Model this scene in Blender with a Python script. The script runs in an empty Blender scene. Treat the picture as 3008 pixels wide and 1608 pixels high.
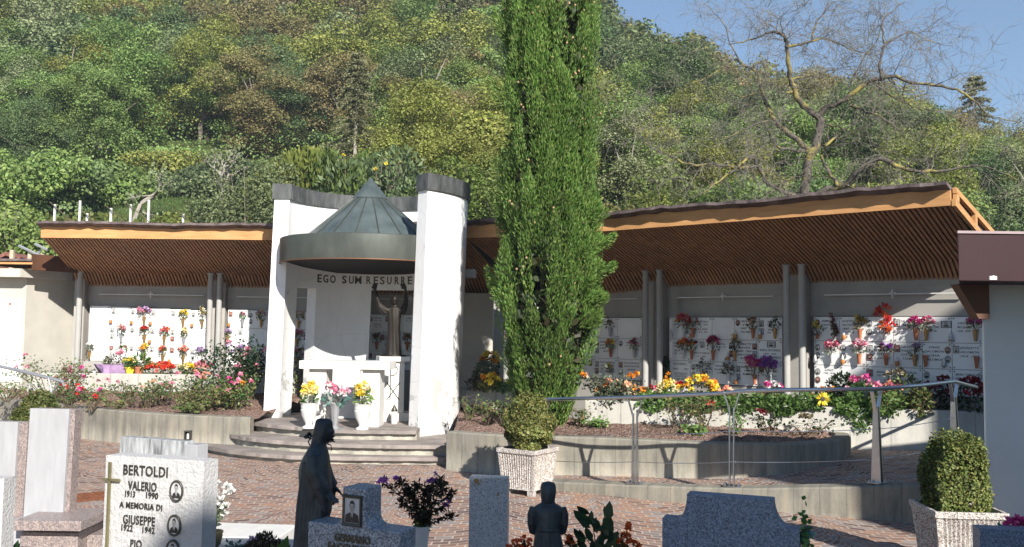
import bpy, math, random
import numpy as np
from mathutils import Vector, Matrix
R = math.radians
rnd = random.Random(7)
S = bpy.context.scene
col = S.collection
# ------------------------------------------------------------------ camera
FPX = 2660.0; CX, CY = 1504.0, 804.0
CAM = Vector((0, 0, 2.0))
CM = Matrix.Rotation(R(90) + math.atan(168/FPX), 4, 'X') @ Matrix.Rotation(0.0125, 4, 'Z')
cd = bpy.data.cameras.new('camera'); cam = bpy.data.objects.new('camera', cd); col.objects.link(cam)
cam.matrix_world = Matrix.Translation(CAM) @ CM
cd.sensor_width = 36; cd.lens = FPX/3008*36; cd.clip_end = 3000; cd.clip_start = .05
S.camera = cam
def ray(px, py):
    return (CM @ Vector(((px-CX)/FPX, (CY-py)/FPX, -1))).xyz
def P(px, py, Y):
    d = ray(px, py); return CAM + d*(Y/d.y)
def G(px, py, z):
    d = ray(px, py); return CAM + d*((z-CAM.z)/d.z)
# ------------------------------------------------------------------ light
SAZ, SEL = R(22), R(30)
tosun = Vector((math.sin(SAZ)*math.cos(SEL), -math.cos(SAZ)*math.cos(SEL), math.sin(SEL)))
ld = bpy.data.lights.new('sun', 'SUN'); ld.energy = 5.0; ld.angle = R(.55); ld.color = (1, .945, .86)
lo = bpy.data.objects.new('sun', ld); col.objects.link(lo)
lo.rotation_euler = tosun.to_track_quat('Z', 'Y').to_euler()
w = bpy.data.worlds.new('World'); S.world = w; w.use_nodes = True
nt = w.node_tree; bg = nt.nodes['Background']
sk = nt.nodes.new('ShaderNodeTexSky'); sk.sky_type = 'NISHITA'; sk.sun_disc = False
sk.sun_elevation = SEL; sk.sun_rotation = R(158); sk.air_density = 1.0; sk.dust_density = .1; sk.ozone_density = 3.2
nt.links.new(sk.outputs[0], bg.inputs[0]); bg.inputs[1].default_value = .078
S.view_settings.view_transform = 'Standard'; S.view_settings.look = 'None'
S.view_settings.exposure = 0.8; S.view_settings.gamma = 1
S.cycles.max_bounces = 6; S.cycles.diffuse_bounces = 3; S.cycles.glossy_bounces = 3
S.cycles.transparent_max_bounces = 6; S.cycles.use_denoising = True
# ------------------------------------------------------------------ objects
def tag(o, label=None, cat=None, group=None, kind=None):
    if label: o['label'] = label
    if cat: o['category'] = cat
    if group: o['group'] = group
    if kind: o['kind'] = kind
    return o
def thing(name, label, cat, loc=(0, 0, 0), rz=0, group=None):
    o = bpy.data.objects.new(name, None); o.empty_display_size = .1; col.objects.link(o)
    o.location = loc; o.rotation_euler = (0, 0, rz)
    return tag(o, label, cat, group)
def link(name, me, mats, parent=None, loc=None, rz=0):
    if not isinstance(mats, (list, tuple)): mats = [mats]
    if len(me.materials) == 0:
        for m in mats: me.materials.append(m)
    o = bpy.data.objects.new(name, me); col.objects.link(o)
    if parent: o.parent = parent
    if loc is not None: o.location = loc
    if rz: o.rotation_euler = (0, 0, rz)
    return o
class MB:
    def __init__(s): s.v = []; s.f = []; s.m = []; s.uv = {}
    def add(s, vs, fs, mat=0, M=None):
        n = len(s.v)
        for p in vs:
            p = Vector(p)
            s.v.append(tuple(M @ p) if M is not None else tuple(p))
        for f in fs: s.f.append([i+n for i in f]); s.m.append(mat)
        return s
    def box(s, c, d, mat=0, M=None, rz=0, taper=1.0):
        x, y, z = d[0]/2, d[1]/2, d[2]/2; t = taper
        vs = [(-x,-y,-z),(x,-y,-z),(x,y,-z),(-x,y,-z),(-x*t,-y*t,z),(x*t,-y*t,z),(x*t,y*t,z),(-x*t,y*t,z)]
        T = Matrix.Translation(c) @ Matrix.Rotation(rz, 4, 'Z')
        if M is not None: T = M @ T
        return s.add(vs, [(3,2,1,0),(4,5,6,7),(0,1,5,4),(1,2,6,5),(2,3,7,6),(3,0,4,7)], mat, T)
    def tube(s, pts, rad, n=8, mat=0, caps=True):
        pts = [Vector(p) for p in pts]
        if not hasattr(rad, '__len__'): rad = [rad]*len(pts)
        b = len(s.v); up = None
        for i, p in enumerate(pts):
            t = (pts[min(i+1, len(pts)-1)]-pts[max(i-1, 0)])
            t = t.normalized() if t.length > 1e-9 else Vector((0, 0, 1))
            if up is None: up = t.orthogonal().normalized()
            up = (up - t*up.dot(t)); up = up.normalized() if up.length > 1e-6 else t.orthogonal().normalized()
            q = t.cross(up)
            for k in range(n):
                a = 2*math.pi*k/n
                s.v.append(tuple(p + (up*math.cos(a)+q*math.sin(a))*rad[i]))
        for i in range(len(pts)-1):
            for k in range(n):
                s.f.append([b+i*n+k, b+i*n+(k+1)%n, b+(i+1)*n+(k+1)%n, b+(i+1)*n+k]); s.m.append(mat)
        if caps:
            s.f.append([b+k for k in range(n)][::-1]); s.m.append(mat)
            e = b+(len(pts)-1)*n; s.f.append([e+k for k in range(n)]); s.m.append(mat)
        return s
    def lathe(s, prof, n=24, c=(0, 0, 0), mat=0, flute=0, fk=0):
        b = len(s.v)
        for r, z in prof:
            for k in range(n):
                a = 2*math.pi*k/n; rr = r*(1+flute*math.cos(fk*a))
                s.v.append((c[0]+rr*math.cos(a), c[1]+rr*math.sin(a), c[2]+z))
        for i in range(len(prof)-1):
            for k in range(n):
                s.f.append([b+i*n+k, b+i*n+(k+1)%n, b+(i+1)*n+(k+1)%n, b+(i+1)*n+k]); s.m.append(mat)
        s.f.append([b+k for k in range(n)][::-1]); s.m.append(mat)
        e = b+(len(prof)-1)*n; s.f.append([e+k for k in range(n)]); s.m.append(mat)
        return s
    def prism(s, poly, y0, y1, mat=0, M=None):      # polygon in x,z extruded along y
        n = len(poly)
        ar = sum(poly[i][0]*poly[(i+1) % n][1]-poly[(i+1) % n][0]*poly[i][1] for i in range(n))
        if ar < 0: poly = poly[::-1]
        vs = [(x, y0, z) for x, z in poly]+[(x, y1, z) for x, z in poly]
        fs = [list(range(n)), list(range(n, 2*n))[::-1]]
        fs += [[i, i+n, (i+1) % n+n, (i+1) % n] for i in range(n)]
        return s.add(vs, fs, mat, M)
    def rings(s, rs, mat=0, close=True, caps=True):
        b = len(s.v); n = len(rs[0])
        for r in rs: s.v += [tuple(p) for p in r]
        for i in range(len(rs)-1):
            for k in range(n if close else n-1):
                s.f.append([b+i*n+k, b+i*n+(k+1) % n, b+(i+1)*n+(k+1) % n, b+(i+1)*n+k]); s.m.append(mat)
        if caps:
            s.f.append([b+k for k in range(n)][::-1]); s.m.append(mat)
            e = b+(len(rs)-1)*n; s.f.append([e+k for k in range(n)]); s.m.append(mat)
        return s
    def mesh(s, name, smooth=None):
        me = bpy.data.meshes.new(name); me.from_pydata(s.v, [], s.f)
        me.polygons.foreach_set('material_index', s.m)
        if s.uv:
            l = me.uv_layers.new(name='UVMap')
            for p in me.polygons:
                for li in p.loop_indices:
                    l.data[li].uv = s.uv.get(me.loops[li].vertex_index, (0, 0))
        me.update()
        if smooth:
            me.polygons.foreach_set('use_smooth', [True]*len(me.polygons))
            me.set_sharp_from_angle(angle=R(smooth))
        return me
    def build(s, name, mats, parent=None, smooth=None, world=False, loc=None, rz=0, bevel=0, seg=2):
        if world and parent:
            inv = (Matrix.Translation(parent.location) @ parent.rotation_euler.to_matrix().to_4x4()).inverted()
            s.v = [tuple(inv @ Vector(p)) for p in s.v]
        o = link(name, s.mesh(name, smooth), mats, parent, loc, rz)
        if bevel:
            b = o.modifiers.new('bevel', 'BEVEL'); b.width = bevel; b.segments = seg; b.limit_method = 'ANGLE'; b.angle_limit = R(40)
        return o
def npmesh(name, V, Q):                      # quads from numpy arrays
    me = bpy.data.meshes.new(name); n = len(Q); k = Q.shape[1]
    me.vertices.add(len(V)); me.vertices.foreach_set('co', np.ascontiguousarray(V, dtype=np.float32).ravel())
    me.loops.add(n*k); me.loops.foreach_set('vertex_index', np.ascontiguousarray(Q, dtype=np.int32).ravel())
    me.polygons.add(n); me.polygons.foreach_set('loop_start', np.arange(n, dtype=np.int32)*k)
    me.update(calc_edges=True); me.validate()
    return me
def norm(a): return a/np.maximum(np.linalg.norm(a, axis=1, keepdims=True), 1e-9)
def leaf_arrays(pos, dirs, size, wr, g, bend=.0, face=False):
    n = len(pos); d = norm(dirs)
    if face:                                  # 'dirs' are the way the blades face; the blade lies across it
        nr = d; d = norm(np.cross(nr, g.normal(size=(n, 3)))); side = np.cross(nr, d)
    else: side = norm(np.cross(d, g.normal(size=(n, 3))))
    s = np.asarray(size).reshape(-1, 1)*np.ones((n, 1)); nn = np.cross(d, side)
    mid = pos+d*s*.45+nn*s*bend
    V = np.stack([pos, mid+side*s*wr, pos+d*s, mid-side*s*wr], 1).reshape(-1, 3)
    return V, np.arange(4*n).reshape(n, 4)
def leaf_mesh(name, pos, dirs, size, wr=.3, seed=0, bend=.0, face=False):
    V, Q = leaf_arrays(np.asarray(pos, float), np.asarray(dirs, float), size, wr, np.random.default_rng(seed), bend, face)
    return npmesh(name, V, Q)
def puffs(centres, rad, n, size, seed=0, wr=.42, name='blossoms'):
    g = np.random.default_rng(seed); c = np.asarray(centres, float)
    rad = np.broadcast_to(np.asarray(rad, float).reshape(-1, 1), (len(c), 1))
    c2 = np.repeat(c, n, 0); r2 = np.repeat(rad, n, 0)
    d = norm(g.normal(size=c2.shape)); d[:, 2] = np.where(d[:, 2] < -.3, -d[:, 2], d[:, 2])
    pos = c2+d*r2*.45
    return leaf_mesh(name, pos, d+.5*g.normal(size=d.shape), size*(.7+.6*g.random(len(d))), wr, seed)
def cloud(n, c, r, g, shell=.5):             # points in an ellipsoid, biased to its shell
    d = norm(g.normal(size=(n, 3))); rr = g.random((n, 1))**(1/3); rr = shell*(.75+.25*rr)+(1-shell)*rr
    return np.asarray(c)+d*rr*np.asarray(r), d
def remesh(mb, voxel, smooth=4):
    me = mb.mesh('tmp'); o = bpy.data.objects.new('tmp', me); col.objects.link(o)
    r = o.modifiers.new('r', 'REMESH'); r.mode = 'VOXEL'; r.voxel_size = voxel
    if smooth:
        q = o.modifiers.new('s', 'SMOOTH'); q.iterations = smooth; q.factor = .5
    dg = bpy.context.evaluated_depsgraph_get(); dg.update()
    out = bpy.data.meshes.new_from_object(o.evaluated_get(dg))
    bpy.data.objects.remove(o)
    out.polygons.foreach_set('use_smooth', [True]*len(out.polygons))
    return out
def text_shape(txt, w, h, depth=.002, off=0.0, shear=0.0, align='CENTER'):
    c = bpy.data.curves.new('t', 'FONT'); c.body = txt; c.offset = off; c.extrude = .02; c.resolution_u = 3; c.shear = shear
    c.align_x = 'CENTER'; c.space_character = 1.08
    o = bpy.data.objects.new('t', c); col.objects.link(o)
    dg = bpy.context.evaluated_depsgraph_get(); dg.update()
    me = bpy.data.meshes.new_from_object(o.evaluated_get(dg)); bpy.data.objects.remove(o)
    a = np.zeros(len(me.vertices)*3); me.vertices.foreach_get('co', a); a = a.reshape(-1, 3)
    fs = [list(p.vertices) for p in me.polygons]; bpy.data.meshes.remove(me)
    lo_, hi = a.min(0), a.max(0); sz = np.maximum(hi-lo_, 1e-6)
    a = (a-(lo_+hi)/2)/sz
    if w is None: w = h*sz[0]/sz[1]
    return a*np.array([w, h, depth]), fs
def put_text(mb, txt, cx, cz, y, w, h, depth=.003, mat=0, off=.0, shear=0.0):   # on a face looking to -y
    a, fs = text_shape(txt, w, h, depth, off, shear)
    mb.add([(cx+p[0], y-p[2], cz+p[1]) for p in a], fs, mat)
# ------------------------------------------------------------------ materials
def nodes(m):
    m.use_nodes = True; t = m.node_tree; return t, t.nodes['Principled BSDF'], t.links
def N(t, typ, **k):
    n = t.nodes.new('ShaderNode'+typ)
    for a, b in k.items():
        if a.startswith('i_'): n.inputs[a[2:].replace('_', ' ')].default_value = b
        else: setattr(n, a, b)
    return n
def c4(c): return (c[0], c[1], c[2], 1)
def ramp(t, fac, stops):
    r = t.nodes.new('ShaderNodeValToRGB'); e = r.color_ramp.elements
    while len(e) < len(stops): e.new(.5)
    for k, (p, c) in enumerate(stops): e[k].position = p; e[k].color = c4(c) if not isinstance(c, float) else (c, c, c, 1)
    t.links.new(fac, r.inputs[0]); return r.outputs[0]
def mixc(t, fac, a, b, mode='MIX'):
    m = t.nodes.new('ShaderNodeMix'); m.data_type = 'RGBA'; m.blend_type = mode
    for s, v in ((0, fac), (6, a), (7, b)):
        if hasattr(v, 'is_linked') or hasattr(v, 'links'): t.links.new(v, m.inputs[s])
        else: m.inputs[s].default_value = v if s == 0 else c4(v)
    return m.outputs[2]
def noise(t, scale, detail=4, rough=.6, vec=None, stretch=None, coord='Object'):
    if vec is None:
        vec = t.nodes.new('ShaderNodeTexCoord').outputs[coord]
    if stretch:
        mp = t.nodes.new('ShaderNodeMapping'); mp.inputs['Scale'].default_value = stretch; t.links.new(vec, mp.inputs[0]); vec = mp.outputs[0]
    n = t.nodes.new('ShaderNodeTexNoise'); n.inputs['Scale'].default_value = scale; n.inputs['Detail'].default_value = detail
    n.inputs['Roughness'].default_value = rough; t.links.new(vec, n.inputs['Vector']); return n.outputs[0]
def bump(t, b, h, strength=.3, dist=.02):
    n = t.nodes.new('ShaderNodeBump'); n.inputs['Strength'].default_value = strength; n.inputs['Distance'].default_value = dist
    t.links.new(h, n.inputs['Height']); t.links.new(n.outputs[0], b.inputs['Normal'])
MATS = {}
def M_(name, base, rough=.6, metal=0, var=.12, scale=6, bmp=0, bscale=40, bdist=.01, base2=None, spec=.4, stretch=None):
    m = bpy.data.materials.new(name); t, b, L = nodes(m)
    b.inputs['Roughness'].default_value = rough; b.inputs['Metallic'].default_value = metal
    b.inputs['Specular IOR Level'].default_value = spec
    lo_ = tuple(c*(1-var) for c in base); hi = tuple(min(1, c*(1+var)) for c in (base2 or base))
    L.new(ramp(t, noise(t, scale, 5, .6, stretch=stretch), [(.32, lo_), (.68, hi)]), b.inputs['Base Color'])
    if bmp: bump(t, b, noise(t, bscale, 4), bmp, bdist)
    MATS[name] = m; return m
def speckle(name, base, specks, scale=120, rough=.35, bmp=0, amount=.5):       # granite
    m = bpy.data.materials.new(name); t, b, L = nodes(m); b.inputs['Roughness'].default_value = rough
    tc = N(t, 'TexCoord').outputs['Object']
    v = N(t, 'TexVoronoi', i_Scale=scale); L.new(tc, v.inputs['Vector'])
    sep = N(t, 'SeparateColor'); L.new(v.outputs['Color'], sep.inputs[0])
    c = base_c = ramp(t, noise(t, 9, 4, .6, tc), [(.3, tuple(x*.88 for x in base)), (.7, tuple(min(1, x*1.1) for x in base))])
    lo_ = 1-amount
    for k, s in enumerate(specks):
        lim = lo_+amount*k/len(specks)
        mt = N(t, 'Math', operation='GREATER_THAN'); mt.inputs[1].default_value = lim; L.new(sep.outputs[0], mt.inputs[0])
        c = mixc(t, mt.outputs[0], c, s)
    L.new(c, b.inputs['Base Color'])
    if bmp: bump(t, b, v.outputs['Distance'], bmp, .01)
    return m
def leafmat(name, cols, trans=.25, rough=.55, objvar=.25, hue=.03):
    m = bpy.data.materials.new(name); t, b, L = nodes(m)
    gi = N(t, 'NewGeometry'); oi = N(t, 'ObjectInfo')
    n = len(cols)
    c = ramp(t, gi.outputs['Random Per Island'], [(k/max(1, n-1), cc) for k, cc in enumerate(cols)])
    big = ramp(t, noise(t, .9, 2), [(.35, .72), (.65, 1.2)])
    c = mixc(t, 1.0, c, big, 'MULTIPLY')
    hs = N(t, 'HueSaturation')
    mr = N(t, 'MapRange'); mr.inputs[3].default_value = .5-hue; mr.inputs[4].default_value = .5+hue; L.new(oi.outputs['Random'], mr.inputs[0])
    m2 = N(t, 'MapRange'); m2.inputs[3].default_value = 1-objvar; m2.inputs[4].default_value = 1+objvar
    wn = N(t, 'TexWhiteNoise', noise_dimensions='1D'); L.new(oi.outputs['Random'], wn.inputs['W']); L.new(wn.outputs['Value'], m2.inputs[0])
    L.new(mr.outputs[0], hs.inputs['Hue']); L.new(m2.outputs[0], hs.inputs['Value']); L.new(c, hs.inputs['Color'])
    L.new(hs.outputs[0], b.inputs['Base Color']); b.inputs['Roughness'].default_value = rough; b.inputs['Specular IOR Level'].default_value = .3
    tr = N(t, 'BsdfTranslucent'); L.new(hs.outputs[0], tr.inputs[0])
    mx = N(t, 'MixShader'); mx.inputs[0].default_value = trans; L.new(b.outputs[0], mx.inputs[1]); L.new(tr.outputs[0], mx.inputs[2])
    L.new(mx.outputs[0], t.nodes['Material Output'].inputs[0]); return m
def concrete(name, base, stain, warm=None, line=.33, bmp=.25, top=0.0, streak=.6):       # board-marked, streaked; u along the wall in UV
    m = bpy.data.materials.new(name); t, b, L = nodes(m); b.inputs['Roughness'].default_value = .85; b.inputs['Specular IOR Level'].default_value = .2
    tc = N(t, 'TexCoord'); uv = tc.outputs['UV']; ob = tc.outputs['Object']
    st = noise(t, 1.0, 6, .65, uv, (7, .9, 1))
    c = ramp(t, st, [(.38, stain), (.52, base), (.66, warm or base)])
    c = mixc(t, .5, c, ramp(t, noise(t, 2.2, 6, .7, ob), [(.3, stain), (.62, base)]))
    spots = ramp(t, noise(t, 60, 3, .5, ob), [(.28, .6), (.4, 1.0)])
    c = mixc(t, .5, c, spots, 'MULTIPLY')
    sp = N(t, 'SeparateXYZ'); L.new(uv, sp.inputs[0])
    dv = N(t, 'Math', operation='DIVIDE'); dv.inputs[1].default_value = line; L.new(sp.outputs[0], dv.inputs[0])
    fr = N(t, 'Math', operation='FRACT'); L.new(dv.outputs[0], fr.inputs[0])
    ln = ramp(t, fr.outputs[0], [(0.0, .55), (.03, 1.0), (.97, 1.0), (1.0, .6)])
    c = mixc(t, .75, c, ln, 'MULTIPLY')
    if top:                                       # weathered dark band under the top edge
        tp = noise(t, 1.0, 4, .6, uv, (9, .5, 1))
        a1 = N(t, 'Math', operation='MULTIPLY_ADD'); a1.inputs[1].default_value = .5; L.new(tp, a1.inputs[0]); L.new(sp.outputs[1], a1.inputs[2])
        dk = ramp(t, a1.outputs[0], [(.75, 1.0), (1.15, .55)])
        c = mixc(t, top, c, dk, 'MULTIPLY')
    L.new(c, b.inputs['Base Color'])
    h = mixc(t, .5, noise(t, 30, 5, .6, ob), ln)
    bump(t, b, h, bmp, .02); return m
def wood(name, c1, c2, scale=3.0, stretch=(1, 12, 12), rough=.6):
    m = bpy.data.materials.new(name); t, b, L = nodes(m); b.inputs['Roughness'].default_value = rough; b.inputs['Specular IOR Level'].default_value = .3
    n1 = noise(t, scale, 8, .65, None, stretch); n2 = noise(t, 1.3, 3)
    c = ramp(t, n1, [(.3, c1), (.5, tuple((a+b_)/2 for a, b_ in zip(c1, c2))), (.68, c2)])
    c = mixc(t, .5, c, ramp(t, n2, [(.35, .7), (.65, 1.15)]), 'MULTIPLY')
    L.new(c, b.inputs['Base Color']); bump(t, b, n1, .15, .01); return m

CON = concrete('concrete_retaining', (.41, .385, .32), (.22, .21, .18), (.60, .52, .39), .28, top=.8)
CONB = concrete('concrete_pale', (.50, .485, .44), (.36, .35, .32), (.55, .53, .48), .55, top=.1)
CONW = M_('concrete_wall', (.36, .345, .32), .9, var=.12, scale=1.6, bmp=.15, bscale=25, spec=.15)
CONR = M_('render_beige', (.47, .45, .40), .9, var=.1, scale=1.8, bmp=.15, bscale=50, spec=.15)
STEEL = M_('brushed_steel', (.55, .56, .58), .28, 1, var=.06, scale=20)
STEELD = M_('grey_steel', (.42, .43, .45), .4, .6, var=.08, scale=8)
COLM = M_('column_grey_paint', (.37, .365, .35), .55, var=.05, spec=.3)
ZINC = M_('zinc_dark', (.085, .095, .085), .45, .35, var=.28, scale=3, stretch=(1, 1, .4))
ZINCP = M_('zinc_pale_patina', (.085, .11, .11), .42, .3, var=.25, scale=2.5, base2=(.11, .135, .135))
COPE = M_('coping_lead', (.085, .09, .09), .6, .2, var=.45, scale=9, stretch=(1, 1, .35))
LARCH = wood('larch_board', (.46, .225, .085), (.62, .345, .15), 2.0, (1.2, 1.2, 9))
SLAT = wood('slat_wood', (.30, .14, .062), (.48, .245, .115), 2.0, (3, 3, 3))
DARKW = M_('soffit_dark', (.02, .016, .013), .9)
BARKR = M_('roof_cover', (.085, .062, .06), .8, var=.4, scale=5, bmp=.3, base2=(.14, .11, .11))
BROWN = M_('brown_paint', (.034, .013, .016), .6, var=.08, scale=2, bmp=.03, spec=.25)
BROWN2 = M_('brown_wood', (.11, .05, .028), .6, var=.25, scale=5, stretch=(1, 1, .2))
WHITEP = M_('white_render', (.60, .61, .60), .9, var=.03, scale=2, bmp=.08, bscale=60, spec=.15)
MARBLE = M_('white_marble', (.80, .80, .79), .3, var=.04, scale=2.5, base2=(.84, .84, .84), spec=.4)
BLACK = M_('black_letter', (.035, .033, .03), .5, var=.1)
GREYL = M_('grey_letter', (.11, .11, .105), .5, var=.15)
BRASS = M_('brass_vase', (.47, .30, .12), .38, .75, var=.2, scale=15)
BRONZE = M_('bronze_statue', (.036, .040, .048), .48, .35, var=.3, scale=9, bmp=.12, bscale=60, base2=(.045, .058, .064))
BRONZE2 = M_('bronze_brown', (.018, .0135, .010), .55, .3, var=.35, scale=9, bmp=.15, bscale=50)
PHOTOBG = M_('photo_light', (.50, .51, .52), .25, var=.15, scale=9)
PHOTOSK = M_('photo_face', (.36, .34, .32), .25, var=.1, scale=30)
PHOTODK = M_('photo_dark', (.03, .03, .032), .25, var=.2)
PHOTORD = M_('photo_warm', (.42, .15, .11), .3, var=.2, scale=9)
FRAME = M_('frame_bronze', (.09, .085, .07), .4, .5, var=.2)
TERRA = M_('terracotta', (.42, .15, .075), .8, var=.15)
AMBER = M_('amber_glass', (.48, .2, .06), .25, var=.15)
GLASSW = M_('milk_glass', (.62, .63, .62), .2, var=.05)
PURPW = M_('lilac_wrap', (.42, .28, .46), .4, var=.15, scale=12)
YPOT = M_('yellow_pot', (.75, .62, .05), .35, var=.05)
SOILT = M_('soil_dark', (.07, .05, .038), .95, var=.4, scale=12, bmp=.6, bscale=60, bdist=.03)
def soilmat(name, a, b_, c_):
    m = bpy.data.materials.new(name); t, b, L = nodes(m); b.inputs['Roughness'].default_value = .95; b.inputs['Specular IOR Level'].default_value = .1
    v = N(t, 'TexVoronoi', i_Scale=38.0); L.new(N(t, 'TexCoord').outputs['Object'], v.inputs['Vector'])
    s = N(t, 'SeparateColor'); L.new(v.outputs['Color'], s.inputs[0])
    c = ramp(t, s.outputs[0], [(0, a), (.5, b_), (1, c_)])
    c = mixc(t, .7, c, ramp(t, noise(t, 1.3, 5, .7), [(.35, .6), (.65, 1.15)]), 'MULTIPLY')
    gr = ramp(t, noise(t, 2.4, 6, .75), [(.56, 0.0), (.66, .6)])
    c = mixc(t, gr, c, (.10, .105, .045))
    L.new(c, b.inputs['Base Color']); bump(t, b, v.outputs['Distance'], .8, .03); return m
SOIL = soilmat('porphyry_mulch', (.14, .085, .065), (.26, .17, .135), (.38, .27, .225))
WWALL = bpy.data.materials.new('white_plaster')
t, b, L = nodes(WWALL); b.inputs['Roughness'].default_value = .85; b.inputs['Specular IOR Level'].default_value = .2
obc = N(t, 'TexCoord').outputs['Object']
c = ramp(t, noise(t, 1.4, 6, .7, obc), [(.3, (.74, .74, .73)), (.6, (.80, .80, .80))])
sp = N(t, 'SeparateXYZ'); L.new(obc, sp.inputs[0])
pn = noise(t, 2.6, 7, .72, obc)
# peeled patches near the foot of the wall
ad = N(t, 'MapRange'); ad.inputs[1].default_value = .3; ad.inputs[2].default_value = 1.9; ad.inputs[3].default_value = .17; ad.inputs[4].default_value = 0.0
L.new(sp.outputs[2], ad.inputs[0])
sm = N(t, 'Math', operation='ADD'); L.new(pn, sm.inputs[0]); L.new(ad.outputs[0], sm.inputs[1])
pk = ramp(t, sm.outputs[0], [(.655, 0.0), (.675, 1.0)])
c = mixc(t, pk, c, (.50, .50, .485))
stk = ramp(t, noise(t, 1.0, 6, .7, obc, (5, 5, .35)), [(.56, 0.0), (.78, .42)])
c = mixc(t, stk, c, (.50, .495, .47))
crk = N(t, 'TexVoronoi', feature='DISTANCE_TO_EDGE', i_Scale=1.1); L.new(obc, crk.inputs['Vector'])
c = mixc(t, ramp(t, crk.outputs['Distance'], [(0.0, .35), (.008, 0.0)]), c, (.40, .39, .37))
L.new(c, b.inputs['Base Color']); bump(t, b, mixc(t, .4, noise(t, 14, 5, .65, obc), pk), .22, .02)
def cobbles(name, warm=1.0):
    m = bpy.data.materials.new(name); t, b, L = nodes(m); b.inputs['Roughness'].default_value = .7; b.inputs['Specular IOR Level'].default_value = .25
    ob = N(t, 'TexCoord').outputs['Object']; sp = N(t, 'SeparateXYZ'); L.new(ob, sp.inputs[0])
    W = 1.15
    def mth(op, a, b2=None, c2=None):
        n = N(t, 'Math', operation=op)
        for i, v in enumerate((a, b2, c2)):
            if v is None: continue
            if isinstance(v, (int, float)): n.inputs[i].default_value = v
            else: L.new(v, n.inputs[i])
        return n.outputs[0]
    wob = noise(t, .8, 2, .5, ob)
    xw = mth('ADD', sp.outputs[0], mth('MULTIPLY', wob, .25))
    u = mth('MULTIPLY', mth('SUBTRACT', mth('FRACT', mth('DIVIDE', xw, W)), .5), W)
    arc = mth('MULTIPLY', mth('SQRT', mth('SUBTRACT', .60*.60, mth('MULTIPLY', u, u))), 1.25)
    lane = mth('FLOOR', mth('DIVIDE', xw, W))
    yy = mth('ADD', mth('SUBTRACT', sp.outputs[1], mth('MULTIPLY', arc, -1.0)), mth('MULTIPLY', lane, .37))
    ang = mth('ADD', mth('MULTIPLY', mth('ARCSINE', mth('DIVIDE', u, .66)), .66), mth('MULTIPLY', lane, .613))
    cb = N(t, 'CombineXYZ'); L.new(ang, cb.inputs[0]); L.new(yy, cb.inputs[1])
    br = N(t, 'TexBrick'); br.offset = .5; br.inputs['Scale'].default_value = 1.0
    br.inputs['Brick Width'].default_value = .17; br.inputs['Row Height'].default_value = .112; br.inputs['Mortar Size'].default_value = .011
    br.inputs['Mortar Smooth'].default_value = .3; br.inputs['Bias'].default_value = 0
    br.inputs['Color1'].default_value = (0, 0, 0, 1); br.inputs['Color2'].default_value = (1, 1, 1, 1); br.inputs['Mortar'].default_value = (.5, .5, .5, 1)
    L.new(cb.outputs[0], br.inputs['Vector'])
    c = ramp(t, br.outputs['Color'], [(.0, (.13, .09, .085)), (.2, (.235, .14, .11)), (.45, (.28, .195, .165)), (.7, (.36, .20, .13)), (.85, (.225, .20, .195)), (1.0, (.32, .27, .25))])
    c = mixc(t, .6, c, ramp(t, noise(t, .55, 4, .6, ob), [(.3, (.72, .74, .78)), (.65, (1.12, 1.06, 1.0))]), 'MULTIPLY')
    mort = ramp(t, noise(t, 5, 4, .6, ob), [(.3, (.30, .25, .21)), (.7, (.60, .51, .42))])
    c = mixc(t, br.outputs['Fac'], c, mort)
    gp = ramp(t, noise(t, 90, 2, .5, ob), [(.70, 0.0), (.74, .8)])      # grit
    c = mixc(t, gp, c, (.50, .45, .40))
    L.new(c, b.inputs['Base Color'])
    h = mixc(t, .35, ramp(t, br.outputs['Fac'], [(0, 1.0), (.8, 0.0)]), noise(t, 40, 4, .6, ob))
    bump(t, b, h, .7, .025); return m
COB = cobbles('porphyry_cobbles')
PORPH = M_('porphyry_slab', (.225, .195, .18), .8, var=.2, scale=3, bmp=.35, bscale=22, base2=(.28, .245, .225), spec=.2)
RISER = M_('old_riser', (.36, .34, .29), .9, var=.35, scale=5, bmp=.4, bscale=20, spec=.1)
AGG = speckle('washed_gravel', (.29, .255, .23), [(.50, .48, .45), (.20, .165, .145), (.45, .38, .335), (.60, .58, .55)], 115, .8, .6, .85)
GRAN_L = speckle('granite_pale', (.44, .45, .46), [(.20, .20, .21), (.30, .31, .32), (.54, .54, .55)], 190, .45, 0, .42)
GRAN_B = speckle('granite_blue', (.17, .215, .295), [(.085, .11, .155), (.25, .31, .39), (.13, .165, .225)], 150, .4, 0, .6)
GRAN_C = speckle('granite_cross', (.27, .30, .345), [(.10, .12, .15), (.40, .43, .47), (.18, .205, .24)], 170, .55, .1, .7)
GRAN_P = speckle('granite_pink', (.28, .225, .21), [(.17, .14, .14), (.36, .295, .275), (.22, .19, .185)], 110, .4, 0, .6)
GRAN_S = M_('granite_striped', (.20, .21, .22), .35, var=.5, scale=7, base2=(.36, .375, .38), stretch=(3.5, 3.5, .5))
MARB_G = M_('marble_grey_polished', (.37, .375, .39), .25, var=.09, scale=6, stretch=(3, 3, .6))
ROUGHW = M_('rough_white_stone', (.50, .495, .49), .8, var=.06, scale=9, bmp=.9, bscale=55, bdist=.012, spec=.15)
WSTONE = M_('white_stone', (.66, .65, .62), .6, var=.08, scale=6, bmp=.05)
WOODP = M_('pale_timber', (.45, .36, .26), .8, var=.2, scale=5)
POSTC = M_('concrete_post', (.62, .62, .60), .8, var=.12)
RUST = M_('rusty_iron', (.20, .075, .035), .75, .3, var=.35, scale=20, bmp=.2)
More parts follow.
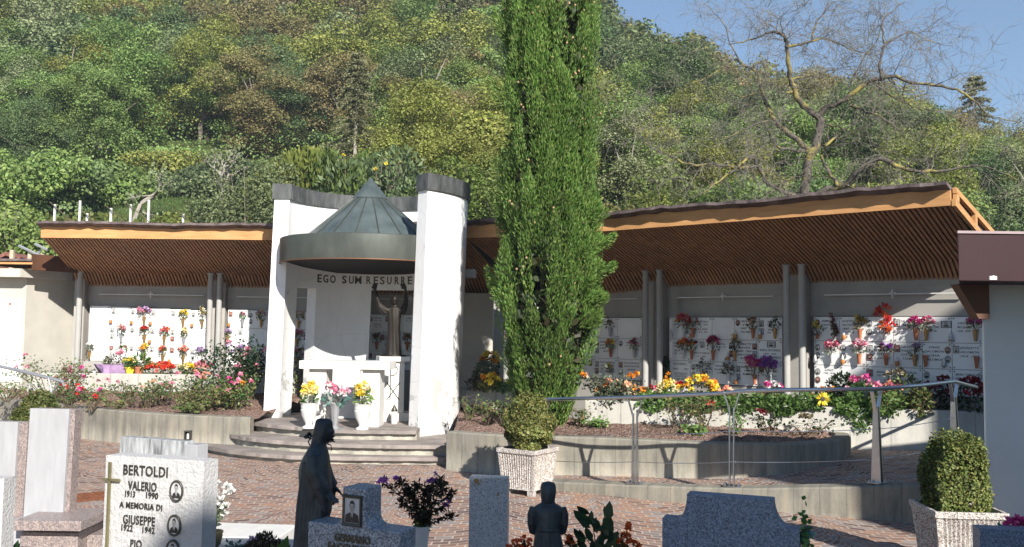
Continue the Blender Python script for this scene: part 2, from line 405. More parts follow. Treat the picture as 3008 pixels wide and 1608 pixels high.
# leaves
L_BOX = leafmat('box_leaf', [(0.046, 0.072, 0.018), (0.098, 0.138, 0.034), (0.164, 0.197, 0.059), (0.223, 0.203, 0.066)], .15)
L_ROSE = leafmat('rose_leaf', [(0.045, 0.09, 0.027), (0.098, 0.173, 0.045), (0.18, 0.225, 0.075), (0.24, 0.15, 0.075)], .25)
L_IVY = leafmat('ivy_leaf', [(.06, .13, .025), (.11, .21, .05), (.17, .28, .08)], .25)
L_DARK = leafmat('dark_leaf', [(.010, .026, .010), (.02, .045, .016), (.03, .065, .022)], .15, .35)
L_CYP = leafmat('cypress_leaf', [(0.071, 0.136, 0.021), (0.119, 0.214, 0.038), (0.19, 0.285, 0.06), (0.261, 0.297, 0.089)], .25, objvar=0)
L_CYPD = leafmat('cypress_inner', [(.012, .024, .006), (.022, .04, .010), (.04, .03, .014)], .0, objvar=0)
L_GREY = leafmat('grey_green_leaf', [(0.084, 0.12, 0.072), (0.156, 0.192, 0.12), (0.228, 0.252, 0.156)], .2)
L_ASTER = leafmat('aster_leaf', [(.035, .022, .02), (.06, .04, .028), (.05, .065, .025)], .1)
L_TEAL = leafmat('teal_leaf', [(.05, .13, .12), (.10, .22, .20), (.2, .32, .3)], .2)
STEM = M_('stem', (.11, .085, .05), .8, var=.3)
BARK = M_('bark', (.11, .09, .07), .9, var=.4, scale=4, bmp=.5, bscale=12, base2=(.2, .17, .14))
BARKP = M_('bark_pale', (.32, .29, .25), .9, var=.35, scale=4)
FL = {}
for k, cc in dict(red=[(.55, .02, .02), (.75, .06, .04)], pink=[(.72, .16, .30), (.85, .38, .48)], magenta=[(.50, .03, .20), (.70, .10, .33)],
                  yellow=[(.85, .62, .03), (.90, .75, .12)], orange=[(.85, .26, .02), (.88, .42, .05)], white=[(.82, .82, .78), (.88, .88, .86)],
                  purple=[(.25, .05, .42), (.42, .14, .55)], aster=[(.38, .07, .48), (.55, .18, .62)], lilac=[(.48, .32, .58), (.62, .46, .70)], scarlet=[(.82, .10, .03), (.85, .22, .06)],
                  cream=[(.85, .72, .32), (.88, .82, .58)], crimson=[(.28, .015, .03), (.45, .04, .06)], peach=[(.85, .42, .25), (.88, .55, .38)],
                  darkred=[(.14, .01, .02), (.25, .03, .04)], dry=[(.20, .16, .09), (.28, .24, .15)], salmon=[(.80, .26, .18), (.85, .42, .32)]).items():
    FL[k] = leafmat('petal_'+k, cc, .2, .5, .08, .005)
# ================================================================== ground and walls
def sheet(name, pts, mat, kind='structure', label=None):
    m = MB(); m.add(pts, [list(range(len(pts)))]); o = m.build(name, mat); tag(o, kind=kind); return o
GRD = M_('meadow_ground', (.07, .09, .035), .95, var=.3, scale=.4)
sheet('ground', [(-240, -28, -.03), (240, -28, -.03), (240, 232, -.03), (-240, 232, -.03)], GRD)
sheet('plaza', [(-16, -12, 0), (9, -12, 0), (9, 16.5, 0), (-16, 20, 0)], COB)
def offset(pts, d):
    out = []
    for i, p in enumerate(pts):
        a = Vector(pts[max(i-1, 0)]).to_2d(); b_ = Vector(pts[min(i+1, len(pts)-1)]).to_2d()
        t = (b_-a).normalized(); n = Vector((-t.y, t.x))     # left of travel
        out.append((p[0]+n.x*d, p[1]+n.y*d))
    return out
def smooth(pts, k=4, it=2):
    pts = [Vector(p).to_2d() for p in pts]
    for _ in range(it):
        q = [pts[0]]
        for a, b_ in zip(pts[:-1], pts[1:]): q += [a*.75+b_*.25, a*.25+b_*.75]
        q.append(pts[-1]); pts = q
    return [(p.x, p.y) for p in pts]
def wall_strip(path, z0, z1, th, mb=None, mat=0):     # front path left to right (seen from the front), thickness goes back
    mb = mb or MB(); back = offset(path, th); u = 0; b0 = len(mb.v)
    f0 = z0 if callable(z0) else (lambda x, y: z0); f1 = z1 if callable(z1) else (lambda x, y: z1)
    for i, (p, q) in enumerate(zip(path, back)):
        if i: u += (Vector(p)-Vector(path[i-1])).length
        a, b_ = f0(*p), f1(*p); n = len(mb.v); ch = min(.018, th*.1)
        t = Vector((q[0]-p[0], q[1]-p[1])).normalized()*ch
        vs = [(p[0], p[1], a), (p[0], p[1], b_-ch), (p[0]+t.x, p[1]+t.y, b_), (q[0], q[1], b_), (q[0], q[1], a)]
        mb.v += vs
        for k, vv in enumerate((0, b_-a-ch, b_-a, b_-a+th, 0)): mb.uv[n+k] = (u, vv-(b_-a)+1.0)
        if i:
            m = n-5
            for k in range(4): mb.f.append([m+k, n+k, n+k+1, m+k+1]); mb.m.append(mat)
    e = len(mb.v)-5
    mb.f.append([b0+4, b0+3, b0+2, b0+1, b0][::-1]); mb.f.append([e, e+1, e+2, e+3, e+4][::-1]); mb.m += [mat, mat]
    return mb
def soil_bed(name, front, back, zf, zb, mat, n=60, m=14, amp=.025, seed=1):
    g = np.random.default_rng(seed)
    def res(p, k):
        p = [Vector(q) for q in p]; L_ = [0]
        for a, b_ in zip(p[:-1], p[1:]): L_.append(L_[-1]+(b_-a).length)
        out = []
        for t in np.linspace(0, L_[-1], k):
            i = min(max(np.searchsorted(L_, t, 'right')-1, 0), len(p)-2); f = (t-L_[i])/max(L_[i+1]-L_[i], 1e-6)
            out.append(p[i].lerp(p[i+1], f))
        return out
    A, B = res(front, n), res(back, n); mb = MB()
    for j in range(m+1):
        f = j/m
        for i in range(n):
            p = A[i].lerp(B[i], f); mb.v.append((p.x, p.y, zf+(zb-zf)*f + (amp*g.normal() if 0 < j < m else 0)))
    for j in range(m):
        for i in range(n-1): mb.f.append([j*n+i, j*n+i+1, (j+1)*n+i+1, (j+1)*n+i]); mb.m.append(0)
    return tag(mb.build(name, mat, smooth=60), kind='structure')
# left bed
LF = smooth([(-12.5, 19.0), (-10.3, 18.0), (-8.9, 17.1), (-7.9, 16.4), (-6.7, 15.6), (-5.6, 15.05), (-4.55, 14.75), (-4.2, 14.75)])
tag(wall_strip(LF, -.02, .55, .22).build('retaining_wall', CON, smooth=30),
    'long low board-marked concrete wall curving below the rose bed on the left', 'wall')
LB = [(-12.5, 19.6), (-9.4, 18.12), (-6, 18.12), (-4.5, 18.1), (-3.9, 17.9)]
soil_bed('rose_bed_soil', offset(LF, .2), LB, .50, .70, SOIL, seed=2)
# right bed
RFpx = [(1312, 1268, .54), (1400, 1274, .55), (1500, 1279, .56), (1620, 1281, .57), (1740, 1284, .58), (1860, 1288, .59), (1980, 1294, .60), (2100, 1300, .60), (2220, 1304, .60), (2330, 1304, .60), (2420, 1298, .60), (2475, 1290, .60), (2502, 1279, .60)]
RF = []
for (a, b_, z) in RFpx:
    q = G(a, b_, z); RF.append((q.x, q.y))
e = RF[-1]; RF += [(e[0]+.07, e[1]+.3), (e[0]-.02, e[1]+.62), (e[0]-.2, e[1]+.85)]
RF = smooth(RF, it=1)
ZR = lambda x, y: .54+.06*min(1, max(0, (x+1)/4))
tag(wall_strip(RF, -.02, ZR, .2).build('retaining_wall', CON, smooth=30),
    'low concrete wall with a rounded end around the red gravel bed beside the ramp', 'wall')
PW = [(1.15, 14.05), (2.4, 13.75), (3.8, 13.42), (5.0, 13.12), (6.0, 12.86), (7.2, 12.55), (8.4, 12.2)]
soil_bed('gravel_bed_soil', offset(RF, .17)[:-6], [(-.9, 16.4), (0.4, 15.6), (1.2, 14.2), (2.4, 13.78), (3.8, 13.46), (4.55, 13.3)], .50, .62, SOIL, seed=3)
tag(wall_strip(smooth(PW, it=1), .2, .95, .2).build('planter_wall', CONB, smooth=30),
    'pale concrete planter wall overhung by green ground cover on the right', 'wall')
soil_bed('planter_soil', offset(PW, .17), [(1.6, 16.9), (2.6, 16.9), (4.3, 15.7), (6.0, 14.4), (7.0, 13.6), (8.2, 12.9), (9.2, 12.4)], .88, .90, SOILT, seed=4)
# short raised trough between pavilion and cypress, left ledge
tag(wall_strip([(-1.35, 16.15), (-.4, 16.05), (.55, 15.95)], .69, .96, 1.1).build('planter_trough', CONB), 'pale concrete trough hovering over a dark gap between white pavilion and cypress', 'planter')
tag(wall_strip([(-9.6, 18.1), (-6.6, 18.08), (-4.1, 18.02)], .45, 1.05, .14).build('planter_wall', CONB), 'pale concrete ledge front behind the rose bushes on the left', 'wall')
sheet('ledge_soil', [(-9.6, 18.2, 1.0), (-4.1, 18.2, 1.0), (-4.1, 19.4, 1.02), (-9.6, 19.4, 1.02)], SOILT)
# ramp
RX = np.array([-.9, .4, 2.7, 4.7, 6.5, 9]); RZ = np.array([.004, .03, .14, .34, .42, .45])
zr = lambda x: float(np.interp(x, RX, RZ))
KF = smooth([(-.25, 12.15), (.35, 11.7), (1.53, 11.05), (2.0, 10.8), (2.66, 10.5), (3.4, 10.18), (4.1, 9.9), (4.9, 9.62), (6.2, 9.3)], it=1)
mb = MB()
kb = offset(KF, .2)
far = [(x, 14.2) for x, y in kb]
n = len(kb)
for p, q in zip(kb, far):
    for k in range(5):
        f = k/4; x = p[0]+(q[0]-p[0])*f; y = p[1]+(q[1]-p[1])*f; mb.v.append((x, y, zr(x)))
for i in range(n-1):
    for k in range(4): mb.f.append([i*5+k, (i+1)*5+k, (i+1)*5+k+1, i*5+k+1]); mb.m.append(0)
tag(mb.build('ramp', COB), kind='structure')
tag(wall_strip(KF, -.02, lambda x, y: zr(x)+.055+.04*min(1, max(0, x/3)), .26).build('ramp_kerb', CON, smooth=30), 'low stained concrete kerb wall carrying the steel railing of the ramp', 'wall')
# ------------------------------------------------------------------ portico
F = [(-9.05, 17.3), (-4.65, 17.22), (-2.5, 16.95), (-.86, 16.4), (.4, 15.75), (1.68, 14.85), (5.6, 11.5)]
ZF = 3.69
def along(path, d):                          # mitred offset of a polyline
    return offset(path, d)
def roof(name, path, label, endL, endR):
    r = thing(name, label, 'roof', (path[0][0], path[0][1], 0))
    off = {}
    for n_ in (-.16, -.04, 0, .05, 1.85, 2.4): off[n_] = offset(path, n_)
    if endL:
        for n_ in off: off[n_][0] = (path[0][0]-.14*max(0, n_)-.0, off[n_][0][1])
    # soffit board
    mb = MB(); k = len(path)
    A, B, C_ = off[.05], off[1.85], off[2.4]
    for i in range(k):
        mb.v += [(*A[i], ZF+.03), (*B[i], 3.15), (*C_[i], 2.72), (*C_[i], 3.05), (*A[i], ZF+.20)]
    for i in range(k-1):
        for q in range(5): mb.f.append([i*5+q, i*5+(q+1) % 5, (i+1)*5+(q+1) % 5, (i+1)*5+q]); mb.m.append(0)
    mb.f.append([0, 1, 2, 3, 4]); e_ = (k-1)*5; mb.f.append([e_+4, e_+3, e_+2, e_+1, e_]); mb.m += [0, 0]
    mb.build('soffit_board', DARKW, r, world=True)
    # slats
    mb = MB()
    for i in range(k-1):
        a0, a1 = Vector(A[i]), Vector(A[i+1]); b0, b1 = Vector(B[i]), Vector(B[i+1]); c0, c1 = Vector(C_[i]), Vector(C_[i+1])
        L_ = (a1-a0).length; cnt = max(1, int(round(L_/.066)))
        for j in range(cnt):
            f = (j+.5)/cnt; dz = rnd.uniform(-.004, .004)
            pa, pb, pc = a0.lerp(a1, f), b0.lerp(b1, f), c0.lerp(c1, f)
            t = (a1-a0).normalized()*.019
            for (s0, z0, s1, z1) in ((pa, ZF+.0, pb, 3.12), (pb, 3.12, pc, 2.69)):
                vs = []
                for s_, z_ in ((s0, z0), (s1, z1)):
                    vs += [(s_.x-t.x, s_.y-t.y, z_-.012+dz), (s_.x+t.x, s_.y+t.y, z_-.012+dz), (s_.x+t.x, s_.y+t.y, z_+.028), (s_.x-t.x, s_.y-t.y, z_+.028)]
                mb.add(vs, [(0, 1, 2, 3), (7, 6, 5, 4), (0, 4, 5, 1), (1, 5, 6, 2), (2, 6, 7, 3), (3, 7, 4, 0)])
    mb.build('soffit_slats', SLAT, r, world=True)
    # front board, one per straight
    for i in range(k-1):
        mb = MB(); p, q = off[0][i], off[0][i+1]
        dv = (Vector(q)-Vector(p)).normalized(); gap = .002
        p = (p[0]+dv.x*gap, p[1]+dv.y*gap); q = (q[0]-dv.x*gap, q[1]-dv.y*gap)
        wall_strip([p, q], ZF-.02, ZF+.215, .045, mb); mb.uv = {}
        # build in a frame along the board so the grain runs lengthwise
        ang = math.atan2(q[1]-p[1], q[0]-p[0]); T = Matrix.Rotation(-ang, 4, 'Z') @ Matrix.Translation((-p[0], -p[1], -ZF))
        mb.v = [tuple(T @ Vector(v)) for v in mb.v]
        mb.build('fascia_board', LARCH, r, loc=(p[0]-r.location.x, p[1]-r.location.y, ZF), rz=ang)
    # wavy covering
    mb = MB(); D = [off[-.16], off[2.4]]
    st = []
    for i in range(k-1):
        a0, a1 = Vector(D[0][i]), Vector(D[0][i+1]); b0, b1 = Vector(D[1][i]), Vector(D[1][i+1])
        cnt = max(2, int((a1-a0).length/.16))
        for j in range(cnt+(1 if i == k-2 else 0)):
            f = j/cnt; st.append((a0.lerp(a1, f), b0.lerp(b1, f)))
    ph = 0
    for a, b_ in st:
        ph += rnd.uniform(.1, .5); z = ZF+.275+.014*math.sin(ph)+rnd.uniform(-.007, .007)+(.015 if rnd.random() < .12 else 0); fx = rnd.uniform(-.02, .02)
        dd = (b_-a).normalized()
        mb.v += [(a.x+dd.x*fx, a.y+dd.y*fx, z-.045), (a.x+dd.x*fx, a.y+dd.y*fx, z), (b_.x, b_.y, 3.42), (b_.x, b_.y, 3.2)]
    for i in range(len(st)-1):
        for q in range(4): mb.f.append([i*4+q, (i+1)*4+q, (i+1)*4+(q+1) % 4, i*4+(q+1) % 4]); mb.m.append(0)
    mb.f.append([3, 2, 1, 0]); e_ = (len(st)-1)*4; mb.f.append([e_, e_+1, e_+2, e_+3]); mb.m += [0, 0]
    mb.build('roof_covering', BARKR, r, world=True)
    # rafter ends seen in the gap over the board
    mb = MB()
    for i in range(k-1):
        a0, a1 = Vector(off[.05][i]), Vector(off[.05][i+1]); L_ = (a1-a0).length; cnt = int(L_/.62)
        ang = math.atan2((a1-a0).y, (a1-a0).x)
        for j in range(cnt):
            p = a0.lerp(a1, (j+.5)/cnt); mb.box((p.x, p.y, ZF+.232), (.16, .1, .035), rz=ang)
    mb.build('rafter_ends', LARCH, r, world=True)
    return r
RL = roof('portico_roof', F[:4], 'long slatted timber portico roof left of and behind the white pavilion', True, False)
RR = roof('portico_roof', F[3:], 'slatted timber portico roof rising to the right behind the cypress', False, True)
# right gable end of the roof: open truss of planks
d2 = (Vector(F[-1])-Vector(F[-2])).normalized(); n2 = Vector((-d2.y, d2.x))
e0 = Vector(F[-1])+d2*.012
def endbar(name, s0, z0, s1, z1, h, mat=LARCH, th=.05, o=0.0):
    a = e0+n2*s0+d2*o; b_ = e0+n2*s1+d2*o; mb = MB(); t = d2*th
    vs = []
    for p, z in ((a, z0), (b_, z1)):
        vs += [(p.x, p.y, z), (p.x+t.x, p.y+t.y, z), (p.x+t.x, p.y+t.y, z+h), (p.x, p.y, z+h)]
    mb.add(vs, [(0, 1, 2, 3), (7, 6, 5, 4), (0, 4, 5, 1), (1, 5, 6, 2), (2, 6, 7, 3), (3, 7, 4, 0)]); return mb.build(name, mat, RR, world=True)
endbar('end_rafter', .05, 3.83, 2.36, 3.38, .075); endbar('end_rafter', .0, 3.66, 2.36, 3.12, .09)
for s_ in (.06, .95, 1.85): endbar('end_stud', s_, 3.73-.21*s_, s_+.11, 3.71-.21*s_, .13)
# columns
def on_line(px, A, B, n_, y=1000):
    A, B = Vector(A), Vector(B); d = (B-A).normalized(); nn = Vector((-d.y, d.x)); A = A+nn*n_
    r = ray(px, y); t = r.x/r.y; s = (A.x-t*A.y)/(t*d.y-d.x); return s, A+d*s, math.atan2(d.y, d.x)
def column(root, p, z0, zt):
    mb = MB(); mb.lathe([(.055, z0), (.055, zt)], 20, (p.x, p.y, 0)); mb.lathe([(.075, zt-.02), (.075, zt)], 16, (p.x, p.y, .004))
    mb.build('column', COLM, root, smooth=40, world=True)
for px in (228, 613, 640): column(RL, on_line(px, F[0], F[1], 1.8)[1], .95, 3.13)
for px in (1040, 1062, 1353): column(RL, on_line(px, (-4.65, 17.1), (-.86, 16.75), 1.9)[1], .62, 3.13)
for px in (1487,): column(RR, on_line(px, F[3], F[5], 1.8)[1], .7, 3.13)
for px in (1896, 1937, 2311, 2356): column(RR, on_line(px, F[5], F[6], 1.8)[1], .8, 3.13)
# ------------------------------------------------------------------ niche walls
GIVEN = [['LUIGI', 'ROSA'], ['MARIO'], ['ANNA'], ['PIETRO', 'ELISA'], ['CARLO'], ['ITALO', 'IDA'], ['LINO'], ['EMMA', 'ALDO'], ['RITA']]
def plaque(parent, cx, z, wd, h, spec, bx):
    """one marble front; spec = (photos, lines, script)"""
    mb = MB(); mb.box((cx, -.012, z), (wd-.008, .024, h-.008))
    for sx in (-1, 1):
        for sz in (-1, 1): mb.lathe([(.010, 0), (.010, .008), (.004, .012)], 8, (0, 0, 0), 1); n = 8*3; vs = mb.v[-n:]; mb.v[-n:] = [(cx+sx*(wd/2-.03)+v[0], -.024-v[2], z+sz*(h/2-.03)+v[1]) for v in vs]
    o = mb.build('niche_plaque', [MARBLE, FRAME], parent)
    if not spec: return o
    photos, lines, script, grey = spec
    for (px, pz, kind) in photos:
        m = MB(); x0 = cx+px*wd; z0 = z+pz*h; n = 20 if kind[0] == 'o' else 4
        ww, hh = (.042, .054) if kind[0] == 'o' else (.042, .054)
        if 'w' in kind: ww, hh = .075, .05
        def oval(s, yy, mat, dx=0, dz=0, sx=1, sz=1):
            k = len(m.v); ph = math.pi/4 if n == 4 else 0; q = 1.414 if n == 4 and sx == 1 else 1
            nn = n if sx == 1 else 12; ph = ph if sx == 1 else 0
            m.v.extend([(x0+dx+ww*s*q*sx*math.cos(2*math.pi*i/nn+ph), yy, z0+dz+hh*s*q*sz*math.sin(2*math.pi*i/nn+ph)) for i in range(nn)])
            m.f.append([k+i for i in range(nn)]); m.m.append(mat)
        # raised frame disc, then the picture, face and suit as thin layers
        k = len(m.v); ph = math.pi/4 if n == 4 else 0; q = 1.414 if n == 4 else 1
        for yy in (-.024, -.032): m.v.extend([(x0+ww*q*math.cos(2*math.pi*i/n+ph), yy, z0+hh*q*math.sin(2*math.pi*i/n+ph)) for i in range(n)])
        m.f.append([k+n+i for i in range(n)]); m.m.append(0)
        for i in range(n): m.f.append([k+i, k+(i+1) % n, k+n+(i+1) % n, k+n+i]); m.m.append(0)
        oval(.80, -.0335, 4 if 'c' in kind else 1)
        oval(.5, -.0350, 3, 0, -hh*.42, 1.1, .55); oval(.5, -.0362, 3, 0, hh*.2, .72, .8); oval(.5, -.0374, 2, 0, hh*.12, .58, .7)
        m.build('portrait_photo', [FRAME, PHOTOBG, PHOTOSK, PHOTODK, PHOTORD], o)
    if lines:
        m = MB()
        for (tx, tz, tw, th, s) in lines: put_text(m, s, cx+tx*wd, z+tz*h, -.0245, tw*wd, th*h, .003, 0, .012, .35 if script else 0)
        m.build('inscription', GREYL if grey else BLACK, o)
    return o
def auto_spec(r, named=None, grey=False, warm=.25):
    side = -1 if r.random() < .7 else 1; k = 2 if r.random() < .45 else 1
    ty = r.choice(['r', 'o', 'r', 'o']); ph = []
    for i in range(k): ph.append((side*.36, .22-.34*i if k == 2 else .25, ty+('c' if r.random() < warm else '')))
    script = r.random() < .2
    ls = []; tx = -side*.08
    if named:
        for i, s in enumerate(named): ls.append((tx if k else 0, .32-.155*i, min(.62, .09*len(s)), .085, s))
    else:
        g = r.choice(GIVEN); z0 = .3
        for s in g:
            ls.append((tx, z0, .07*len(s)+.06, .08, s)); ls.append((tx, z0-.13, .42, .06, '%d  %d' % (r.randint(1890, 1935), r.randint(1950, 2009)))); z0 -= .34
    return (ph, ls, script, grey)
def bay(px0, px1, A, B, n_, z0, h, ncol, label, tilt, specs, seed, top=2.74, wing=0, rows=3, cross=.5, ext=0):
    s0, p0, ang = on_line(px0, A, B, n_); s1, p1, _ = on_line(px1, A, B, n_)
    Wd = (p1-p0).length; root = thing('columbarium_wall', label, 'niche wall', (p0.x, p0.y, 0), ang)
    sh = Matrix(((1, 0, 0, 0), (0, 1, 0, 0), (tilt, 0, 1, 0), (0, 0, 0, 1)))
    # concrete body: face band above, sill below, side fins
    ov = .10
    mb = MB(); zt = z0+rows*h+.01
    mb.box((Wd/2, .2, (zt+top)/2+.15), (Wd+2*ov, .24, top-zt+.3))
    mb.box((Wd/2, .14, (z0-.01+.2)/2), (Wd+2*ov, .30, z0-.01-.2))
    mb.box((Wd/2, .25, (z0+zt)/2), (Wd+2*ov, .2, zt-z0-.004))
    for x in (-ov-.11, Wd+ov+.11): mb.box((x, .13, top/2+.2), (.215, .42, top+.2))
    mb.v = [tuple(sh @ Vector(v)) for v in mb.v]
    mb.build('concrete_body', CONW, root)
    wd = Wd/ncol
    r = random.Random(seed)
    for j in range(rows):
        for i in range(ncol):
            cx = (i+.5)*wd; z = z0+(rows-1-j+.5)*h+tilt*cx
            sp = specs.get((j, i), 'auto')
            if sp == 'auto': sp = auto_spec(r, grey=(wing == 0))
            elif isinstance(sp, list): sp = auto_spec(r, sp, grey=(wing == 0))
            plaque(root, cx, z, wd, h, sp, None)
    # lamp strip with a small white cross
    mb = MB(); zc = (zt+top)/2+.12
    mb.box((Wd*.5, -.015, zc+tilt*Wd/2), (Wd*.86, .03, .018)); mb.build('lamp_strip', GLASSW, root)
    mb = MB(); mb.box((Wd*cross, -.045, zc+tilt*Wd/2), (.022, .02, .14)); mb.box((Wd*cross, -.032, zc+.014+tilt*Wd/2), (.10, .008, .03)); mb.build('wall_cross', WSTONE, root)
    def at(c, row, out=.0):                   # c in columns, row 0 = top; a point on the lower part of the tile face
        cx = c*wd; return root.matrix_world @ Vector((cx, -.024-out, z0+(rows-1-row)*h+tilt*cx)) if False else (Matrix.Translation(root.location) @ Matrix.Rotation(ang, 4, 'Z')) @ Vector((cx, -.024-out, z0+(rows-1-row)*h+tilt*cx))
    return at, ang, h
LA, LB_ = F[0], F[1]
bays = {}
bays[1] = bay(262, 618, LA, LB_, 2.1, 1.26, .39, 6, 'leftmost niche wall bay between single column and pair of columns', -.032,
   {(0, 0): None, (1, 0): None, (0, 1): ([(-.33, .24, 'r')], [(.1, .3, .5, .1, 'Camillo'), (.12, .08, .62, .1, 'Francesconi'), (.1, -.14, .4, .1, 'Linetti'), (.12, -.32, .55, .06, '1925  2010')], True, True),
    (1, 2): ['DEMATTE', 'ADOLFO', '1908  1978'], (1, 3): ['DALLAPE', 'TERESA', '1901  1971'], (2, 3): ['DEMATTE', 'CARLO', '1919  1989'], (2, 4): ['DEMATTE', 'LAURA', '1922  1994'], (0, 3): ['LUIGI', 'SCARTEZZINI', '1921 + 1996'], (0, 4): ['ANNA', 'FICCELLI']}, 11, wing=0)
bays[2] = bay(668, 1022, LA, LB_, 2.1, 1.21, .39, 6, 'niche wall bay just left of and behind the white pavilion', -.02, {(1, 1): None, (0, 0): ['BAMPI', 'LUISA'], (1, 0): ([(.15, .28, 'r')], [(.12, -.12, .4, .08, 'JAMES'), (.12, -.25, .5, .08, 'CALDWELL'), (.12, -.38, .4, .06, '1937  1986')], False, True), (0, 4): ['LUIGI', 'DEMATTE']}, 12, wing=0, top=2.72)
bays[3] = bay(1082, 1330, (-4.65, 17.1), (-.86, 16.75), 2.3, 1.14, .39, 5, 'niche wall bay seen through the right opening of the white pavilion', 0, {}, 13, wing=0, top=2.72)
RA, RB = F[5], F[6]
bays[4] = bay(1680, 1888, RA, RB, 2.1, 1.10, .39, 3, 'niche wall bay partly hidden by the right side of the cypress', 0, {(0, 2): None, (1, 1): ['GERARDO', 'GIUSEPPE', '1905  1987', 'RITA'], (2, 1): ['FACCHINELLI', 'ARTURO', 'ATTILIA', 'N. LUNELLI'], (2, 2): ['FACCHINELLI', 'GIUSEPPE', 'ANNA']}, 14, wing=1)
bays[5] = bay(1968, 2300, RA, RB, 2.1, 1.11, .39, 5, 'shaded niche wall bay between the two pairs of columns on the right', 0,
   {(0, 2): None, (0, 3): ['FERDINANDO', 'ETHEL', '1887  1973', 'FILOMENA'], (1, 1): ([(.05, .25, 'r')], [(0, -.12, .8, .08, 'ENRICO DELLA'), (0, -.27, .4, .06, '1911  1985')], False, False), (1, 3): ['DEMATTE', 'DAVIDE', '1896  1969', 'ANNA N.TOMASI', 'RITA'],
    (1, 4): ([(.05, .33, 'rw')], [(0, .08, .85, .09, 'MARCO FACCHINELLI'), (0, -.08, .5, .07, '1907  1990'), (0, -.22, .85, .09, 'ALICE FACCHINELLI'), (0, -.38, .5, .07, '1909  1994')], False, False),
    (2, 0): ([], [(0, .35, .62, .1, 'FACCHINELLI'), (-.2, .12, .25, .08, 'DARIO'), (.3, .12, .2, .08, '1921'), (.05, -.1, .6, .09, 'ALFONSINA N.'), (.05, -.22, .5, .09, 'SCARTEZZINI'), (.05, -.34, .45, .08, '1923 2006')], False, False),
    (2, 1): ['SCARTEZZINI', '1891  1958'], (2, 2): ['FRANCO', 'SCARTEZZINI', '1947'], (2, 3): ['BAMPI LIDUINO', '1984', 'BAMPI']}, 15, wing=1)
bays[6] = bay(2393, 2888, RA, RB, 2.1, 1.12, .39, 6, 'rightmost shaded niche wall bay crossed by a streak of sunlight', 0,
   {(0, 0): ['EMILIA', 'SCARTEZZINI', '1907  1980'], (0, 1): ['SCARTEZZINI', 'ALFONSO', '1889  1965', 'PIA'], (0, 2): ['SCARTEZZINI', 'ELIO', '1927  1998', 'NATALINA'], (0, 3): ['CALAGRANDA', 'MARIO', '1922  1985'],
    (0, 4): ([(.33, .2, 'rw')], [(-.14, .25, .42, .09, 'FRANCESCO'), (-.14, .1, .42, .09, 'SCARTEZZINI'), (-.14, -.05, .3, .07, '1905 1981')], False, False), (0, 5): ([], [(-.1, .25, .4, .09, 'CAROLINA'), (-.1, .1, .4, .09, 'MOLINARI'), (-.1, -.05, .4, .07, '1908  1995')], False, False),
    (1, 2): ['ANGELICA', 'IDA AGUMATTE', 'PATRIZIO', 'FLAVIANO'], (1, 3): ['GIUSEPPE', 'VALOTTI', 'OTTILIA', 'TOMASI'], (1, 4): ['DINO', 'SALOMON', 'LINA', 'SALOMON'], (1, 5): ['BENEDETTO', 'SALOMON', '1914  1997'], (2, 1): None, (2, 3): ['MARIA'], (2, 4): ([(-.36, .25, 'o')], [(.1, 0, .4, .09, 'DANIELE'), (.1, -.14, .3, .09, 'SALOMON')], False, False), (2, 5): ['MARIA TOMASI', '1891  1963', 'FERDINANDO']}, 16, wing=1, ext=1)
# a concrete end block beside the passage, and the old building at the left edge
blk = thing('concrete_block', 'plain concrete end wall in the passage between white pavilion and cypress', 'wall', (-.8, 18.3, 0))
mb = MB(); mb.box((-.05, .5, 1.38), (.95, .7, 2.76)); mb.build('wall_body', CONR, blk, bevel=.01)
mb = MB(); mb.box((1.6, 1.9, 1.4), (2.6, .3, 2.8)); mb.build('back_wall', CONW, blk)
blk = thing('niche_building', 'beige concrete building with white niche plaques cut by the left edge', 'building', (-10.6, 19.0, 0))
def fr(x): return x+10.6
A_ = P(75, 900, 18.6); B_ = P(226, 900, 19.75); C0 = P(-330, 900, 18.75)
mb = MB()
poly = [(C0.x, C0.y), (A_.x, A_.y), (A_.x, A_.y+.0), (B_.x, B_.y), (B_.x, B_.y+2.5), (C0.x, C0.y+2.5)]
mb.prism([(x+10.6, -(y-19.0)) for x, y in poly], 0, 1); mb.v = [(v[0], -v[2], .0+v[1]*3.1) for v in mb.v]
mb.build('wall_body', CONR, blk)
n_ = (A_-C0); ang = math.atan2(n_.y, n_.x)
pl = 0
for j in range(4):
    for i in range(3):
        mb = MB(); mb.box((0, 0, 0), (.325, .03, .415)); q = Vector((A_.x, A_.y, 0)) + Vector((math.cos(ang), math.sin(ang), 0))*(-.2-.335*i) + Vector((math.sin(ang), -math.cos(ang), 0))*.012
        for sx in (-1, 1):
            for sz in (-1, 1): mb.box((sx*.135, -.018, sz*.175), (.018, .012, .018), 1)
        o = mb.build('niche_plaque', [MARBLE, FRAME], blk, loc=(q.x+10.6, q.y-19.0, 2.3-.42*j), rz=ang)
        if i == 0 and j == 0:
            m = MB(); put_text(m, 'Tullio', .04, .15, -.0155, .13, .05, .002, 0, .01, .3); put_text(m, 'Travaglia', .04, .08, -.0155, .17, .045, .002, 0, .01, .3); m.build('inscription', BLACK, o)
            m = MB(); m.lathe([(.03, 0), (.03, .006)], 14); m.v = [(v[0]-.11, -.0155-v[2], v[1]+.12) for v in m.v]; m.build('portrait_photo', PHOTORD, o)
mb = MB(); mb.prism([(x+10.6, -(y-19.0)) for x, y in [(C0.x, C0.y-.35), (A_.x+.05, A_.y-.35), (B_.x+.02, B_.y-.3), (B_.x+.02, B_.y+1.5), (C0.x, C0.y+1.5)]], 0, 1)
mb.v = [(v[0], -v[2], 2.96+v[1]*.17) for v in mb.v]; mb.build('eaves_slab', CONR, blk)
a = P(95, 800, 18.15); b2 = P(238, 800, 19.1)
